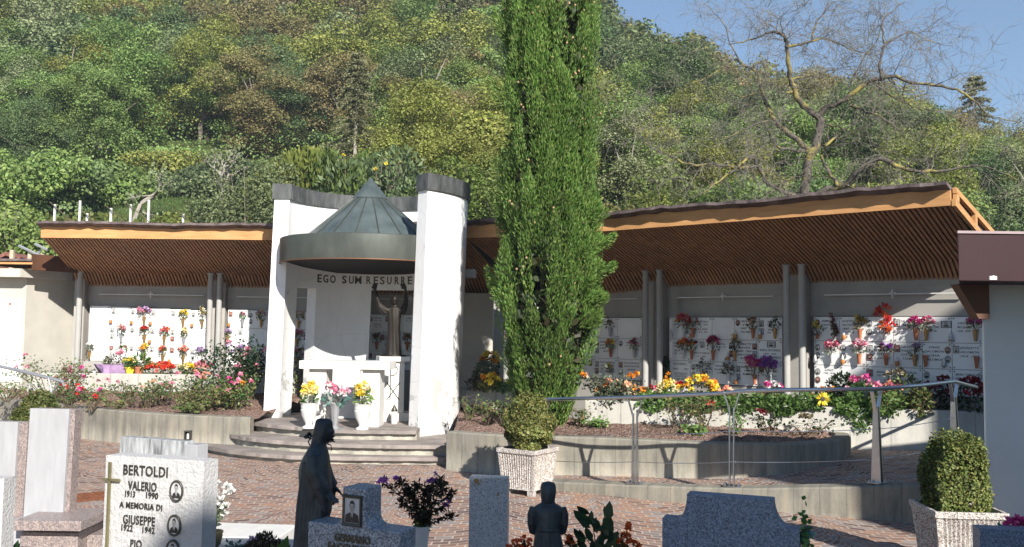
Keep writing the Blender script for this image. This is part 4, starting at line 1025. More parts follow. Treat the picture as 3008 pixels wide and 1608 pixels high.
# twin tall slabs on a pink plinth
tw = thing('twin_headstone', 'two tall pale grey slabs with pink granite edges on a pink granite plinth', 'headstone', (P(90, 1530, 7.1).x, 7.1, 0), 0)
def slab(px0, px1, pt, pb, Y, th, mF, mS, ang=-.06, edge=30):
    a = P(px0, pt, Y); b_ = P(px1, pt, Y); zb = P(px0, pb, Y).z; W = b_.x-a.x
    M = Matrix.Translation((a.x-tw.location.x, Y-7.1, 0)) @ Matrix.Rotation(ang, 4, 'Z') @ Matrix(((1, 0, .02, -.02*zb), (0, 1, 0, 0), (0, 0, 1, 0), (0, 0, 0, 1)))
    m = MB(); m.box((W/2, .016, (a.z+zb)/2), (W, .03, a.z-zb), 0, M); o = m.build('slab_face', mF, tw, bevel=.003)
    e_ = edge*Y/FPX
    m = MB(); m.box((W/2+e_/2, .032+th/2, (a.z+zb)/2-.002), (W+e_, th, a.z-zb-.004), 0, M); m.build('slab_back', mS, tw, bevel=.003)
slab(82, 203, 1200, 1531, 7.1, .10, MARB_G, GRAN_P, -.10, 12)
slab(-60, 54, 1238, 1533, 7.3, .10, MARB_G, GRAN_P, -.10, 24)
for (x0, x1, y0, y1, Y, d) in ((40, 236, 1530, 1562, 6.75, .5), (10, 100, 1538, 1660, 6.9, .5), (60, 225, 1563, 1680, 6.85, .45), (215, 330, 1572, 1720, 7.0, .4)):
    a = P(x0, y0, Y); b_ = P(x1, y1, Y); m = MB(); m.box(((a.x+b_.x)/2-tw.location.x, Y-7.1+d/2, (a.z+max(b_.z, 0))/2), (b_.x-a.x, d, a.z-max(b_.z, 0))); m.build('plinth_block', GRAN_P if x0 != 10 else MARB_G, tw, bevel=.005)
a = P(235, 1535, 7.5); b_ = P(320, 1680, 7.5)
t_ = thing('grave_marker', 'low pale marble block with two tiny photos beside the pink plinth', 'grave marker', ((a.x+b_.x)/2, 7.5, 0))
m = MB(); m.box((0, .15, a.z/2), (b_.x-a.x, .3, a.z)); m.build('block', MARB_G, t_, bevel=.006)
for k, yy in enumerate((1545, 1560)):
    c = P(293, yy, 7.5); portrait(t_, c.x-t_.location.x, c.z, -.001, .034, .038, 'o')
a = P(-45, 1405, 5.6); b_ = P(16, 1405, 5.6)
t_ = thing('headstone', 'sliver of a white headstone cut by the left edge', 'headstone', (a.x, 5.6, 0), -.1)
m = MB(); rough_slab(m, b_.x-a.x, .1, a.z, .12, .006); m.build('slab', ROUGHW, t_, smooth=40)
m = MB(); m.box(((b_.x-a.x)/2, .05, .05), (b_.x-a.x+.1, .3, .1)); m.build('base', GRAN_L, t_)
# granite cross with the framed portrait
CK = .000537; CY_ = 4.3; c0 = P(560+1514/3.007, 1150+1000/3.007, CY_)
cr = thing('granite_cross', 'short armed grey granite cross with a framed portrait and bronze lettering', 'grave cross', (c0.x, CY_, 0), R(-25))
def cz_(v): return c0.z-(v-1000)*CK
fx = .83; hw = .063; aw = .255
zt, za = cz_(838), cz_(1165)
poly = [(-hw, zt), (hw, zt)]
for k in range(7): a = k/6*math.pi/2; poly.append((hw+.05*(1-math.cos(a)), za+.05-.05*math.sin(a)))
poly += [(aw, za), (aw, za-.14), (hw+.02, za-.16), (hw+.03, .2), (-hw-.03, .2), (-hw-.02, za-.16), (-aw, za-.14), (-aw, za)]
for k in range(7): a = (1-k/6)*math.pi/2; poly.append((-hw-.05*(1-math.cos(a)), za+.05-.05*math.sin(a)))
m = MB(); m.prism(poly, -.07, .07); m.build('cross_body', GRAN_C, cr, bevel=.007)
m = MB(); m.box((0, 0, .1), (.5, .4, .2)); m.build('base', GRAN_C, cr, bevel=.006)
portrait(cr, -.003, cz_(1030), -.070, .105, .142, 'r')
m = MB(); put_text(m, 'GERMANO', .0, cz_(1268), -.072, .195, .036, .008, 0, .02); put_text(m, 'FACCHINELLI', .0, cz_(1352), -.072, .27, .038, .008, 0, .02); m.build('inscription', M_('bronze_letters', (.10, .085, .06), .5, .6), cr)
# speckled granite slab with lichen
LICH = M_('lichen', (.30, .19, .06), .95, var=.3, scale=40)
a = P(1379, 1401, 6.0); b_ = P(1492, 1408, 6.0)
t_ = thing('headstone', 'plain upright speckled granite slab with an orange lichen spot', 'headstone', (a.x, 6.0, 0), R(-7))
W = (b_.x-a.x)*1.0
m = MB(); m.box((W/2, .05, a.z/2+.03), (W, .10, a.z-.06)); m.build('slab', GRAN_L, t_, bevel=.003)
m = MB(); m.box((W/2, .05, .03), (W+.2, .3, .06)); m.build('base', GRAN_L, t_)
m = MB(); rr = random.Random(5)
for (cx, cz2, r_) in ((.045, -.028, .017), (.062, -.045, .008), (.19, -.105, .008), (.185, -.13, .004), (.035, -.052, .006), (.075, -.03, .005), (.215, -.10, .004)):
    k = len(m.v); n = 14
    m.v += [(cx+r_*rr.uniform(.6, 1.25)*math.cos(2*math.pi*i/n), -.0012, a.z+cz2+r_*1.1*rr.uniform(.6, 1.3)*math.sin(2*math.pi*i/n)) for i in range(n)]; m.f.append(list(range(k, k+n))); m.m.append(0)
m.build('lichen_spots', LICH, t_)
# blue granite stone with hollowed shoulders
pL = P(1945, 1521, 4.72); pR = P(2350, 1557, 4.48); W = math.hypot(pR.x-pL.x, pR.y-pL.y); ang = math.atan2(pR.y-pL.y, pR.x-pL.x)
t_ = thing('headstone', 'broad blue grey granite headstone with hollowed shoulders, seen from its blank back', 'headstone', (pL.x, pL.y, 0), ang)
za = pL.z; zt = P(2020, 1450, 4.68).z; x1 = W*.187; x2 = W*.815
poly = [(0, .15), (0, za), (W*.105, za)]
for k in range(9): a = k/8*math.pi/2; poly.append((W*.105+(x1-W*.105)*math.sin(a), za+(zt-za)*(1-math.cos(a))))
poly2 = []
for k in range(9): a = (1-k/8)*math.pi/2; poly2.append((W-W*.07-(W-W*.07-x2)*math.sin(a), za+(zt-za)*(1-math.cos(a))))
poly += poly2+[(W, za), (W, .15)]
m = MB(); m.prism(poly, 0, .10); m.build('slab', GRAN_B, t_, bevel=.004)
m = MB(); m.box((W/2, .05, .075), (W+.2, .4, .15)); m.build('base', GRAN_B, t_)
# dark stone at the lower right corner
a = P(2878, 1553, 5.6); b_ = P(3080, 1570, 5.5)
t_ = thing('headstone', 'dark granite headstone top cut by the lower right corner', 'headstone', (a.x, 5.6, 0), -.12)
m = MB(); m.box(((b_.x-a.x)/2, .06, a.z/2), (b_.x-a.x, .12, a.z)); m.build('slab', GRAN_B, t_, bevel=.004)
m = MB(); m.box(((b_.x-a.x)/2, .06, .05), (b_.x-a.x+.1, .4, .1)); m.build('base', GRAN_B, t_)
# plinths under the two bronze figures
for (st_, d, lab) in ((ms, (.34, .38), 'grey granite block under the veiled bronze woman'), (m2, (.26, .26), 'grey granite block under the small bronze girl')):
    zt = st_.location.z; t_ = tag(MB().box((0, 0, (zt-.002)/2), (d[0], d[1], zt-.002)).build('grave_plinth', GRAN_B, None, loc=(st_.location.x, st_.location.y, 0), bevel=.006), lab, 'plinth')
# white grave border behind the vase
a = P(640, 1563, 7.4); t_ = tag(MB().box((0, 0, a.z/2), (1.1, .5, a.z)).build('grave_slab', WSTONE, None, loc=(a.x, 7.5, 0), bevel=.01, rz=-.08), 'low white stone grave cover behind the white flowers', 'grave')
a = P(690, 1600, 6.0); t_ = tag(MB().box((0, 0, (a.z-.03)/2), (1.0, .45, a.z-.03)).build('grave_slab', GRAN_L, None, loc=(a.x-.05, 6.1, 0), bevel=.01, rz=-.05), 'grey granite grave cover carrying the vase of white flowers', 'grave')
ZG = a.z-.03
# drain grate
c = G(260, 1462, .0)
dg_ = thing('drain_grate', 'rusty square iron drain grate in the paving', 'grate', (c.x, c.y, .004), R(40))
m = MB()
for k in range(13):
    m.box((0, -.24+.04*k, .006), (.5, .014, .012))
for k in range(9): m.box((-.24+.06*k, 0, .0065), (.014, .5, .013))
m.build('bars', RUST, dg_)
m = MB(); m.box((0, 0, -.002), (.5, .5, .003)); m.build('pit', SOILT, dg_)
# ================================================================== planters
def planter(px, py, Y, w, h, rz, label, zbase=0):
    q = P(px, py, Y); t_ = thing('planter', label, 'planter', (q.x, Y, zbase), rz)
    mb = MB(); rs = []
    def sq(hw, rib):
        out = []; n = 60
        for s_ in range(4):
            for k in range(n):
                f = -1+2*k/n; d = 0
                if abs(f) < .86: d = rib*(.5+.5*math.cos(f/.86*math.pi*13))
                x, y = f*hw, -hw+d
                for _ in range(s_): x, y = -y, x
                out.append((x, y))
        return out
    prof = [(.80, .07, 0), (.805, .09, .012), (.95, h-.07, .016), (.96, h-.055, 0), (1.0, h-.05, 0), (1.0, h-.005, 0), (.99, h, 0), (.90, h, 0), (.88, h-.06, 0)]
    rs = [[(x, y, z) for x, y in sq(w/2*s_, rb)] for s_, z, rb in prof]
    mb.rings(rs, caps=False)
    n = len(rs[0]); mb.f.append(list(range(n))[::-1]); mb.m.append(0)
    for sx in (-1, 1):
        for sy in (-1, 1): mb.box((sx*w*.32, sy*w*.32, .036), (w*.14, w*.14, .068), taper=1.0)
    mb.build('pot', AGG, t_, smooth=30)
    mb = MB(); mb.box((0, 0, h-.075), (w*.86, w*.86, .03)); mb.build('soil', SOILT, t_)
    return t_, q
pA, qA = planter(1549, 1430, 11.35, .56, .56, R(-34), 'square washed gravel planter at the foot of the ramp beside the cypress')
pB, qB = planter(2812, 1500, 7.75, .585, .57, R(-4), 'square washed gravel planter against the white building on the right')
pC, qC = planter(62, 1240, 12.3, .56, .56, R(-25), 'square washed gravel planter mostly hidden behind the twin pale slabs', 0)
def shrub(loc, label, r, h, n, size, seed, shape, mat=L_BOX, name='box_shrub'):
    g = np.random.default_rng(seed); t_ = thing(name, label, 'shrub', loc)
    if shape == 'box':
        u = g.uniform(-1, 1, (n, 3)); ax = g.integers(0, 3, n); sg = np.sign(u[np.arange(n), ax]); u[np.arange(n), ax] = sg*(1-.22*g.random(n)**1.5)
        u[:, :2] *= (1-.10*np.abs(u[:, 2:3])**3)*(1-.34*np.clip(u[:, 2:3]-.3, 0, 1))*(1-.13*(np.abs(u[:, [1]])*np.abs(u[:, [0]])))
        pos = u*np.array([r, r, h/2])+np.array([0, 0, h/2])
        pos += .035*np.sin(pos[:, [1, 2, 0]]*17+seed); dirs = norm(u)+.8*g.normal(size=(n, 3))+np.array([0, 0, .5])
    else:
        d = norm(g.normal(size=(n, 3))); th = np.arctan2(d[:, 1], d[:, 0])
        lump = 1+.10*np.sin(3*th+seed)+.10*np.sin(5*d[:, 2]*2+2*th)
        rr = (1-.3*g.random(n)**1.6)*lump
        z = d[:, 2]*rr; taper = np.where(z > 0, 1-.38*np.clip(z, 0, 1.2), 1-.25*np.clip(-z, 0, 1))
        pos = np.stack([d[:, 0]*rr*r*taper, d[:, 1]*rr*r*taper, h*.47+z*h*.5], 1)
        dirs = d+.8*g.normal(size=(n, 3))+np.array([0, 0, .6])
    # leading shoots
    k = n//14; base = pos[g.integers(0, n, k)]; base = base[base[:, 2] > h*.35]
    sh = np.repeat(base, 7, 0); sh[:, 2] += np.tile(np.linspace(0, .09, 7), len(base)); pos = np.vstack([pos, sh]); dirs = np.vstack([dirs, g.normal(size=sh.shape)+np.array([0, 0, .8])])
    link('foliage', leaf_mesh('foliage', pos, dirs, size*(.6+.8*g.random(len(pos))), .34, seed, .1, True), mat, t_)
    mb = MB()
    for k in range(7):
        a = 2*math.pi*k/7; mb.tube([(.02*math.cos(a), .02*math.sin(a), 0), (r*.3*math.cos(a), r*.3*math.sin(a), h*.4), (r*.55*math.cos(a+.3), r*.55*math.sin(a+.3), h*.8)], [.012, .008, .003], 6)
    mb.build('stems', STEM, t_)
    return t_
shrub((qA.x, 11.35, .50), 'rounded box shrub with upright shoots in the planter at the ramp foot', .33, .68, 15000, .036, 1, 'ball')
shrub((qB.x, 7.75, .51), 'clipped cube shaped box shrub in the planter by the white building', .225, .58, 14000, .026, 2, 'box')
shrub((P(105, 1200, 12.3).x+.05, 12.3, .50), 'rounded box shrub behind the twin pale slabs at the left', .29, .56, 11000, .036, 3, 'ball')
# ================================================================== railings
rl = thing('railing', 'brushed steel ramp railing with forked posts and two wires on the right', 'railing', (0, 11.2, 0))
zk = lambda x: zr(x)+.055+.04*min(1, max(0, x/3))+.003
posts = []
for px, py, Y in ((1592, 1400, 11.72), (1865, 1415, 11.16), (2150, 1411, 10.68), (2577, 1410, 10.13)):
    q = P(px, py, Y); posts.append((q.x, Y, zk(q.x)))
q = P(2803, 1250, 11.3); posts.append((q.x, 11.3, .40))
rp = [P(1560, 1180, 11.95), P(1592, 1174, 11.72), P(1865, 1167, 11.16), P(2100, 1157, 10.78), P(2200, 1148, 10.6), P(2300, 1146, 10.45), P(2577, 1143, 10.13), P(2700, 1133, 10.5), P(2803, 1121, 11.3), P(2868, 1138, 12.2)]
mb = MB(); mb.tube(rp, .023, 16); mb.build('handrail', STEEL, rl, smooth=60, world=True)
wire = [[], []]
for i, (x, y, z) in enumerate(posts):
    nx = min(range(len(rp)), key=lambda k: (rp[k].x-x)**2+(rp[k].y-y)**2); top = rp[nx].z
    j = max(0, min(len(posts)-2, i-1 if i == len(posts)-1 else i)); t = Vector((posts[j+1][0]-posts[j][0], posts[j+1][1]-posts[j][1], 0)).normalized()
    ang = math.atan2(t.y, t.x); hgt = top-z; zf = hgt-.20
    m = MB(); M = Matrix.Translation((x, y, z)) @ Matrix.Rotation(ang, 4, 'Z')
    for s_ in (-1, 1):
        m.box((s_*.024, 0, zf/2+.003), (.012, .115, zf-.006), 0, M, taper=1.0)
    k = len(m.v); m.v[k-16:] = [tuple(M @ Vector((lv.x, lv.y*(1.0-.58*max(0, lv.z)/zf), lv.z))) for lv in [M.inverted() @ Vector(v) for v in m.v[k-16:]]]
    po = m.build('post', STEEL, rl, world=True)
    for s_ in (-1, 1):
        m = MB(); mm = M
        vs = [(s_*.018, -.022, zf-.05), (s_*.030, -.022, zf-.05), (s_*.030, .022, zf-.05), (s_*.018, .022, zf-.05), (s_*.085, -.020, hgt-.02), (s_*.097, -.020, hgt-.03), (s_*.097, .02, hgt-.03), (s_*.085, .02, hgt-.02)]
        m.add(vs, [(3, 2, 1, 0), (4, 5, 6, 7), (0, 1, 5, 4), (1, 2, 6, 5), (2, 3, 7, 6), (3, 0, 4, 7)], 0, mm)
        m.v = [tuple(Vector(v)-rl.location) for v in m.v]; m.build('fork_arm', STEEL, po)
    m = MB(); m.box((0, 0, .004), (.20, .15, .008), 0, M)
    for sx in (-.075, .075):
        for sy in (-.05, .05): m.lathe([(.012, .008), (.012, .026), (.006, .034)], 8, tuple(M @ Vector((sx, sy, 0))))
    m.v = [tuple(Vector(v)-rl.location) for v in m.v]; m.build('base_plate', STEEL, po)
    wire[0].append(Vector((x, y-.0, z+hgt*.57))); wire[1].append(Vector((x, y, z+hgt*.25)))
for wv in wire:
    pts = []
    for a, b_ in zip(wv[:-1], wv[1:]):
        for f in np.linspace(0, 1, 9)[:-1]: p = a.lerp(b_, f); p.z -= .05*4*f*(1-f)*.35; pts.append(p)
    pts.append(wv[-1]); m = MB(); m.tube(pts, .0045, 6); m.build('wire', STEEL, rl, smooth=60, world=True)
r2 = thing('railing', 'blue grey tube handrail on a forked bracket at the left edge', 'railing', (P(100, 1100, 12.8).x, 12.8, 0))
a, b_ = P(-60, 1063, 13.3), P(185, 1121, 12.6)
mb = MB(); mb.tube([a, P(60, 1090, 13.0), b_, b_+Vector((0, .02, -.05))], .022, 14); mb.build('handrail', STEELD, r2, smooth=60, world=True)
mb = MB(); pz = P(148, 1150, 12.7)
mb.tube([P(142, 1112, 12.7), P(150, 1140, 12.7), P(150, 1152, 12.7), Vector((pz.x, 12.7, 0))], [.012, .014, .022, .026], 10); mb.tube([P(178, 1122, 12.65), P(155, 1150, 12.7)], .010, 8)
mb.build('post', STEELD, r2, smooth=60, world=True)
# ================================================================== flowers on the niches
ROWN = ('top', 'middle', 'bottom'); ORD = ('first', 'second', 'third', 'fourth', 'fifth', 'sixth')
BAYN = {1: 'leftmost niche bay', 2: 'bay left of pavilion', 3: 'bay behind pavilion', 4: 'bay beside cypress', 5: 'bay between column pairs', 6: 'rightmost niche bay'}
seedc = [100]
def bouquet(t_, cols, base, w, h, nfl, fr=.03, leaves=L_ROSE, nl=60, ls=.045, droop=0, upright=False, leafname='leaves', npet=16):
    """blossoms and leaves over a vase mouth at 'base'"""
    seedc[0] += 1; g = np.random.default_rng(seedc[0])
    d = norm(g.normal(size=(nfl, 3))); d[:, 2] = np.abs(d[:, 2])
    c = np.array(base)+np.array([0, 0, h*.45])+d*np.array([w*.5, w*.38, h*.55])*(.5+.5*g.random((nfl, 1)))
    if upright: c[:, 2] = base[2]+h*(.15+.85*np.linspace(0, 1, nfl)); c[:, 0] = base[0]+w*(np.linspace(.4, -.5, nfl)+.22*g.normal(size=nfl))
    if len(cols) == 1: link('blossoms', puffs(c, fr, npet, fr*1.25, seedc[0]), FL[cols[0]], t_)
    else:
        k = len(cols)
        for i, cc in enumerate(cols):
            ci = c[i::k]
            if len(ci): link('blossoms', puffs(ci, fr, npet, fr*1.25, seedc[0]+i), FL[cc], t_)
    if nl:
        p, dd = cloud(nl, np.array(base)+np.array([0, 0, h*.28]), (w*.42, w*.32, h*.34), g); 
        link(leafname, leaf_mesh(leafname, p, dd+g.normal(size=dd.shape)*.5, ls*(.6+.8*g.random(nl)), .3, seedc[0], .1), leaves, t_)
    mb = MB()
    for k in range(min(nfl, 7)): mb.tube([tuple(base), tuple(np.array(base)*.5+c[k]*.5+np.array([0, 0, .01])), tuple(c[k])], .0035, 4)
    mb.build('stems', STEM, t_)
VASES = {'brass': BRASS, 'white': GLASSW, 'brown': TERRA, 'grey': STEELD, 'stone': WSTONE, 'gold': BRASS}
def wall_vase(bn, c, row, cols, desc, vase='brass', w=.20, h=.20, n=12, fr=.026, nl=45, leaves=L_ROSE, vh=.17, up=False):
    at, ang, hh = bays[bn]; p = at(c, row, .05); p.z += .03
    ci = min(int(c), 5)
    t_ = thing('flower_vase', '%s in %s vase, %s row, %s plaque, %s' % (desc, vase, ROWN[row], ORD[ci], BAYN[bn]), 'flower vase', p, ang, 'flower vases fixed to the niche walls')
    mb = MB(); mb.lathe([(.020, 0), (.022, .01), (.030, vh*.6), (.040, vh), (.034, vh), (.02, vh*.5)], 16); mb.box((0, .035, vh*.5), (.015, .04, .03)); mb.build('vase', VASES[vase], t_, smooth=50)
    if cols: bouquet(t_, cols, (0, -.005, vh), w, h, n, fr, leaves, nl, .042, upright=up)
def wall_lamp(bn, c, row, desc='amber', mat=AMBER):
    at, ang, hh = bays[bn]; p = at(c, row, .045); p.z += .025
    t_ = thing('votive_lamp', '%s votive lamp, %s row, %s plaque, %s' % (desc, ROWN[row], ORD[min(int(c), 5)], BAYN[bn]), 'votive lamp', p, ang, 'votive lamps fixed to the niche walls')
    mb = MB(); mb.lathe([(.022, 0), (.032, .012), (.034, .05), (.028, .075)], 12); mb.box((0, .03, .03), (.015, .04, .03)); mb.build('cup', mat, t_, smooth=50)
    mb = MB(); mb.lathe([(.022, .075), (.024, .10), (.012, .13), (.004, .155)], 10); mb.build('flame_glass', GLASSW, t_, smooth=50)
V = wall_vase
V(1, 2.75, 0, ['pink', 'lilac'], 'large pink and lilac bouquet', w=.30, h=.22, n=16, fr=.036)
V(1, 4.68, 0, ['yellow'], 'yellow roses', n=14, w=.19); V(1, 5.62, 0, ['white', 'yellow'], 'white sprays and yellow blooms', h=.28, w=.2)
V(1, 1.65, 1, ['pink', 'salmon'], 'pink mixed flowers over teal leaves', 'grey', leaves=L_TEAL); V(1, 2.8, 1, ['red'], 'red carnations'); V(1, 3.78, 1, ['scarlet', 'pink'], 'red and pink carnations'); V(1, 4.75, 1, ['cream', 'yellow'], 'small cream flowers', 'grey', w=.14, n=7)
V(1, .12, 2, ['white'], 'grey green leafy bunch', w=.16, n=3, nl=70, leaves=L_GREY); V(1, 1.78, 2, ['crimson'], 'dark green leaves', n=2, nl=90, leaves=L_ROSE, h=.24); V(1, 2.82, 2, ['yellow', 'orange'], 'yellow and orange flowers'); V(1, 3.74, 2, ['scarlet', 'salmon'], 'scarlet and salmon flowers'); V(1, 4.75, 2, ['scarlet', 'salmon'], 'scarlet lilies with pink buds'); V(1, 5.55, 2, ['lilac'], 'round lilac blooms', 'white', n=10, fr=.034)
for c, r_, d_ in ((1.1, 0, 'amber'), (2.12, 0, 'amber'), (3.06, 0, 'amber'), (5.12, 0, 'amber and white'), (3.06, 1, 'tall brass'), (3.08, 2, 'amber'), (4.06, 2, 'amber and pink'), (5.12, 2, 'grey')): wall_lamp(1, c, r_, d_, STEELD if d_ == 'grey' else AMBER)
V(2, .78, 0, ['pink'], 'pink bud and pale leaves', 'grey', n=3, w=.12, leaves=L_IVY); V(2, 1.7, 0, ['cream', 'lilac'], 'cream and lilac bouquet', n=14, w=.24); V(2, .06, 1, ['lilac'], 'lilac spikes', n=8, w=.14); V(2, .72, 2, ['lilac', 'purple'], 'lilac flowers', n=9, h=.22); V(2, 3.55, 0, ['peach', 'cream'], 'peach and white lilies', n=12, w=.26); V(2, 3.5, 1, ['pink'], 'pink chrysanthemums', 'brass', n=14, fr=.032, w=.24); V(2, 3.5, 2, ['darkred'], 'dark red flowers', n=12, w=.22)
wall_lamp(2, .1, 0, 'amber')
V(3, .55, 1, ['dry', 'darkred'], 'dry dark flowers', 'brown'); V(3, 1.6, 0, ['darkred'], 'dark red spray', 'brown', n=8); V(3, 2.35, 1, ['dry', 'orange'], 'faded brown flowers', 'brown')
V(4, 1.75, 0, ['dry'], 'dried grey bunch', 'grey', n=4); V(4, 1.78, 1, ['orange', 'yellow'], 'orange marigolds', 'brown'); V(4, 2.75, 1, ['pink', 'darkred'], 'pink and dark flowers', 'grey', n=9); V(4, 1.75, 2, ['yellow'], 'small yellow flowers', 'white', n=4, w=.12, vh=.10)
V(5, .75, 0, ['scarlet', 'orange', 'magenta'], 'red, orange and magenta bouquet', 'white', w=.26, h=.26, n=18, fr=.032); V(5, 1.18, 0, ['crimson', 'white'], 'crimson and white spray', 'brown', w=.34, h=.18, n=14); V(5, 3.84, 0, ['dry', 'peach'], 'faded pink flowers', 'brown'); V(5, 4.75, 0, ['dry'], 'dark green bunch', 'brass', n=2, nl=80, leaves=L_DARK, h=.26)
V(5, .72, 1, ['scarlet', 'orange'], 'red and orange roses', 'stone', w=.24, n=14, fr=.03); V(5, 1.12, 1, ['orange', 'darkred'], 'orange and dark red flowers', 'brown', w=.22); V(5, 2.1, 1, ['magenta', 'crimson'], 'tall crimson and magenta bouquet', 'brown', w=.26, h=.28, n=18, fr=.032); V(5, 3.06, 1, ['cream', 'dry'], 'pale dried flowers', 'gold', h=.28, leaves=L_DARK, n=8)
V(5, 1.68, 2, ['dry'], 'dried grass bunch', 'brass', n=3, nl=90, leaves=L_GREY, w=.3, h=.3); V(5, 2.78, 2, ['dry', 'white'], 'grey green sprigs', 'white', n=8, nl=70, leaves=L_GREY, w=.26, h=.24); V(5, 3.9, 2, ['magenta', 'pink'], 'big magenta and pink bouquet', 'brown', w=.34, h=.32, n=26, fr=.04); V(5, 4.45, 2, ['purple'], 'big purple bouquet', 'grey', w=.34, h=.32, n=30, fr=.036)
for c, r_, d_ in ((.14, 0, 'milky white'), (1.1, 0, 'amber'), (3.08, 0, 'tall amber'), (4.12, 0, 'brass'), (2.75, 1, 'brown'), (3.82, 1, 'pointed white'), (3.1, 2, 'tall red')): wall_lamp(5, c, r_, d_, GLASSW if 'milky' in d_ else AMBER)
V(6, .18, 0, ['yellow'], 'yellow bloom with blue leaves', 'brown', w=.2, n=6, leaves=L_TEAL, vh=.08); V(6, .85, 0, ['darkred'], 'dark bronze flower spray', 'grey', w=.08, h=.34, n=8, vh=.05, up=True); V(6, 1.82, 0, ['yellow', 'dry'], 'yellow and dry flowers', 'brown', h=.22); V(6, 2.72, 0, ['red', 'scarlet'], 'tall red gladiolus', 'grey', w=.26, h=.46, n=17, fr=.040, nl=8, vh=.06, up=True); V(6, 3.82, 0, ['magenta'], 'magenta blooms', 'brown', w=.24, n=14); V(6, 4.18, 0, ['magenta', 'pink'], 'magenta and pink blooms', 'brass', w=.24, n=16); V(6, 5.8, 0, ['magenta', 'pink'], 'deep pink azaleas', 'brass', w=.26, n=18, fr=.03)
V(6, .74, 1, ['pink', 'crimson'], 'crimson and pink blooms', 'white', w=.26, n=16, fr=.03); V(6, 1.78, 1, ['pink', 'white'], 'bright pink bouquet', 'brown', w=.22, h=.24, n=16, fr=.034); V(6, 2.76, 1, ['darkred', 'purple'], 'dark purple carnations', 'brown', w=.24, n=14); V(6, 3.78, 1, ['dry', 'lilac'], 'dried blue thistles', 'brass', n=8, w=.24, leaves=L_GREY); V(6, 4.14, 1, None, 'empty holder', 'brown'); V(6, 5.82, 1, None, 'empty tall holder', 'brown')
for c, r_, d_ in ((1.2, 0, 'amber'), (5.0, 0, 'dark'), (.08, 1, 'dark'), (1.15, 1, 'amber'), (3.15, 1, 'pointed amber'), (4.75, 1, 'green')): wall_lamp(6, c, r_, d_, AMBER if 'amber' in d_ else STEELD)
# ------------------------------------------------------------------ altar urns
def urn(px, py, Y, cols, label, mat=WSTONE, h=.40, dark=False, w=.28):
    q = P(px, py, Y); t_ = thing('flower_urn', label, 'urn', (q.x, Y, ZP+.003))
    mb = MB()
    if not dark: mb.lathe([(.10, 0), (.10, .02), (.05, .05), (.055, .08), (.115, .20), (.13, .29), (.12, .30), (.13, .34), (.125, .37), (.145, h), (.13, h), (.11, .3)], 28)
    else: mb.lathe([(.075, 0), (.08, .015), (.04, .05), (.05, .12), (.055, .25), (.085, h), (.075, h), (.05, .28)], 24, flute=.05, fk=8); mb.box((0, 0, -.0), (.34, .16, .004))
    mb.build('urn_body', mat, t_, smooth=45)
    bouquet(t_, cols, (0, 0, h-.02), w, .34, 18, .045, L_IVY if not dark else L_TEAL, 90, .07, npet=18)
    return t_
urn(907, 1234, 14.35, ['yellow', 'cream'], 'white stone urn of yellow and cream flowers left of the altar')
urn(1064, 1240, 14.25, ['yellow', 'cream'], 'white stone urn of yellow and cream flowers right of the altar front')
urn(984, 1237, 14.3, ['pink', 'white', 'pink'], 'dark crystal vase of pink chrysanthemums in front of the altar', STEELD, .40, True, .42)
# ------------------------------------------------------------------ potted plants and clumps in the planters
def clump(px, py, Y, w, h, cols, label, n=26, fr=.035, leaves=L_ROSE, nl=220, ls=.055, name='flower_clump', pot=None, zb=None, cat='flowers', group=None, lm=.30):
    q = P(px, py, Y); z = q.z if zb is None else zb
    t_ = thing(name, label, cat, (q.x, Y, z), 0, group); seedc[0] += 1; g = np.random.default_rng(seedc[0]); b0 = 0
    if pot:
        mb = MB(); ph = .16; mb.lathe([(.07, 0), (.095, ph*.8), (.105, ph*.8), (.105, ph), (.09, ph), (.09, ph-.02)], 18); mb.build('pot', pot, t_, smooth=40); b0 = .13
    p, d = cloud(nl, (0, 0, b0+h*.42), (w*.5, w*.42, h*.45), g)
    link('leaves', leaf_mesh('leaves', p, d+.7*g.normal(size=d.shape)+np.array([0, 0, .3]), ls*(.6+.8*g.random(nl)), lm, seedc[0], .12), leaves, t_)
    if cols:
        dd = norm(g.normal(size=(n, 3))); dd[:, 2] = np.abs(dd[:, 2])*.9+.1; dd[:, 1] -= .15
        c = np.array([0, 0, b0+h*.5])+dd*np.array([w*.5, w*.42, h*.52])
        for i, cc in enumerate(cols):
            if len(c[i::len(cols)]): link('blossoms', puffs(c[i::len(cols)], fr, 16, fr*1.2, seedc[0]+i), FL[cc], t_)
    mb = MB()
    for k in range(6):
        a = 2*math.pi*k/6; mb.tube([(0, 0, b0*.8), (w*.2*math.cos(a), w*.2*math.sin(a), b0+h*.5)], .005, 5)
    mb.build('stems', STEM, t_)
    return t_
# left ledge
q = P(340, 1096, 18.45)
lw = thing('wrapped_planter', 'long bowl planter in lilac wrapping full of white flowers on the left ledge', 'planter', (q.x, 18.5, 1.0))
g = np.random.default_rng(5)
mb = MB(); mb.rings([ring(0, 0, z, hx, hy, 48, .06, 13, z*20) for z, hx, hy in ((0, .22, .12), (.05, .34, .15), (.17, .42, .17), (.22, .46, .19), (.20, .38, .15))]); mb.rings([ring(-.14, -.12, z, hx, hx, 20, .1, 5) for z, hx in ((-.02, .10), (.10, .08), (.17, .10))]); mb.build('wrapping', PURPW, lw, smooth=70)
bouquet(lw, ['white', 'pink', 'white'], (-.06, 0, .18), .5, .32, 16, .05, L_ROSE, 160, .06)
clump(382, 1100, 18.35, .22, .20, ['yellow', 'cream'], 'yellow flowers in a bright yellow pot on the left ledge', 14, .04, pot=YPOT, zb=1.02, nl=120, cat='potted plant', name='potted_flowers')
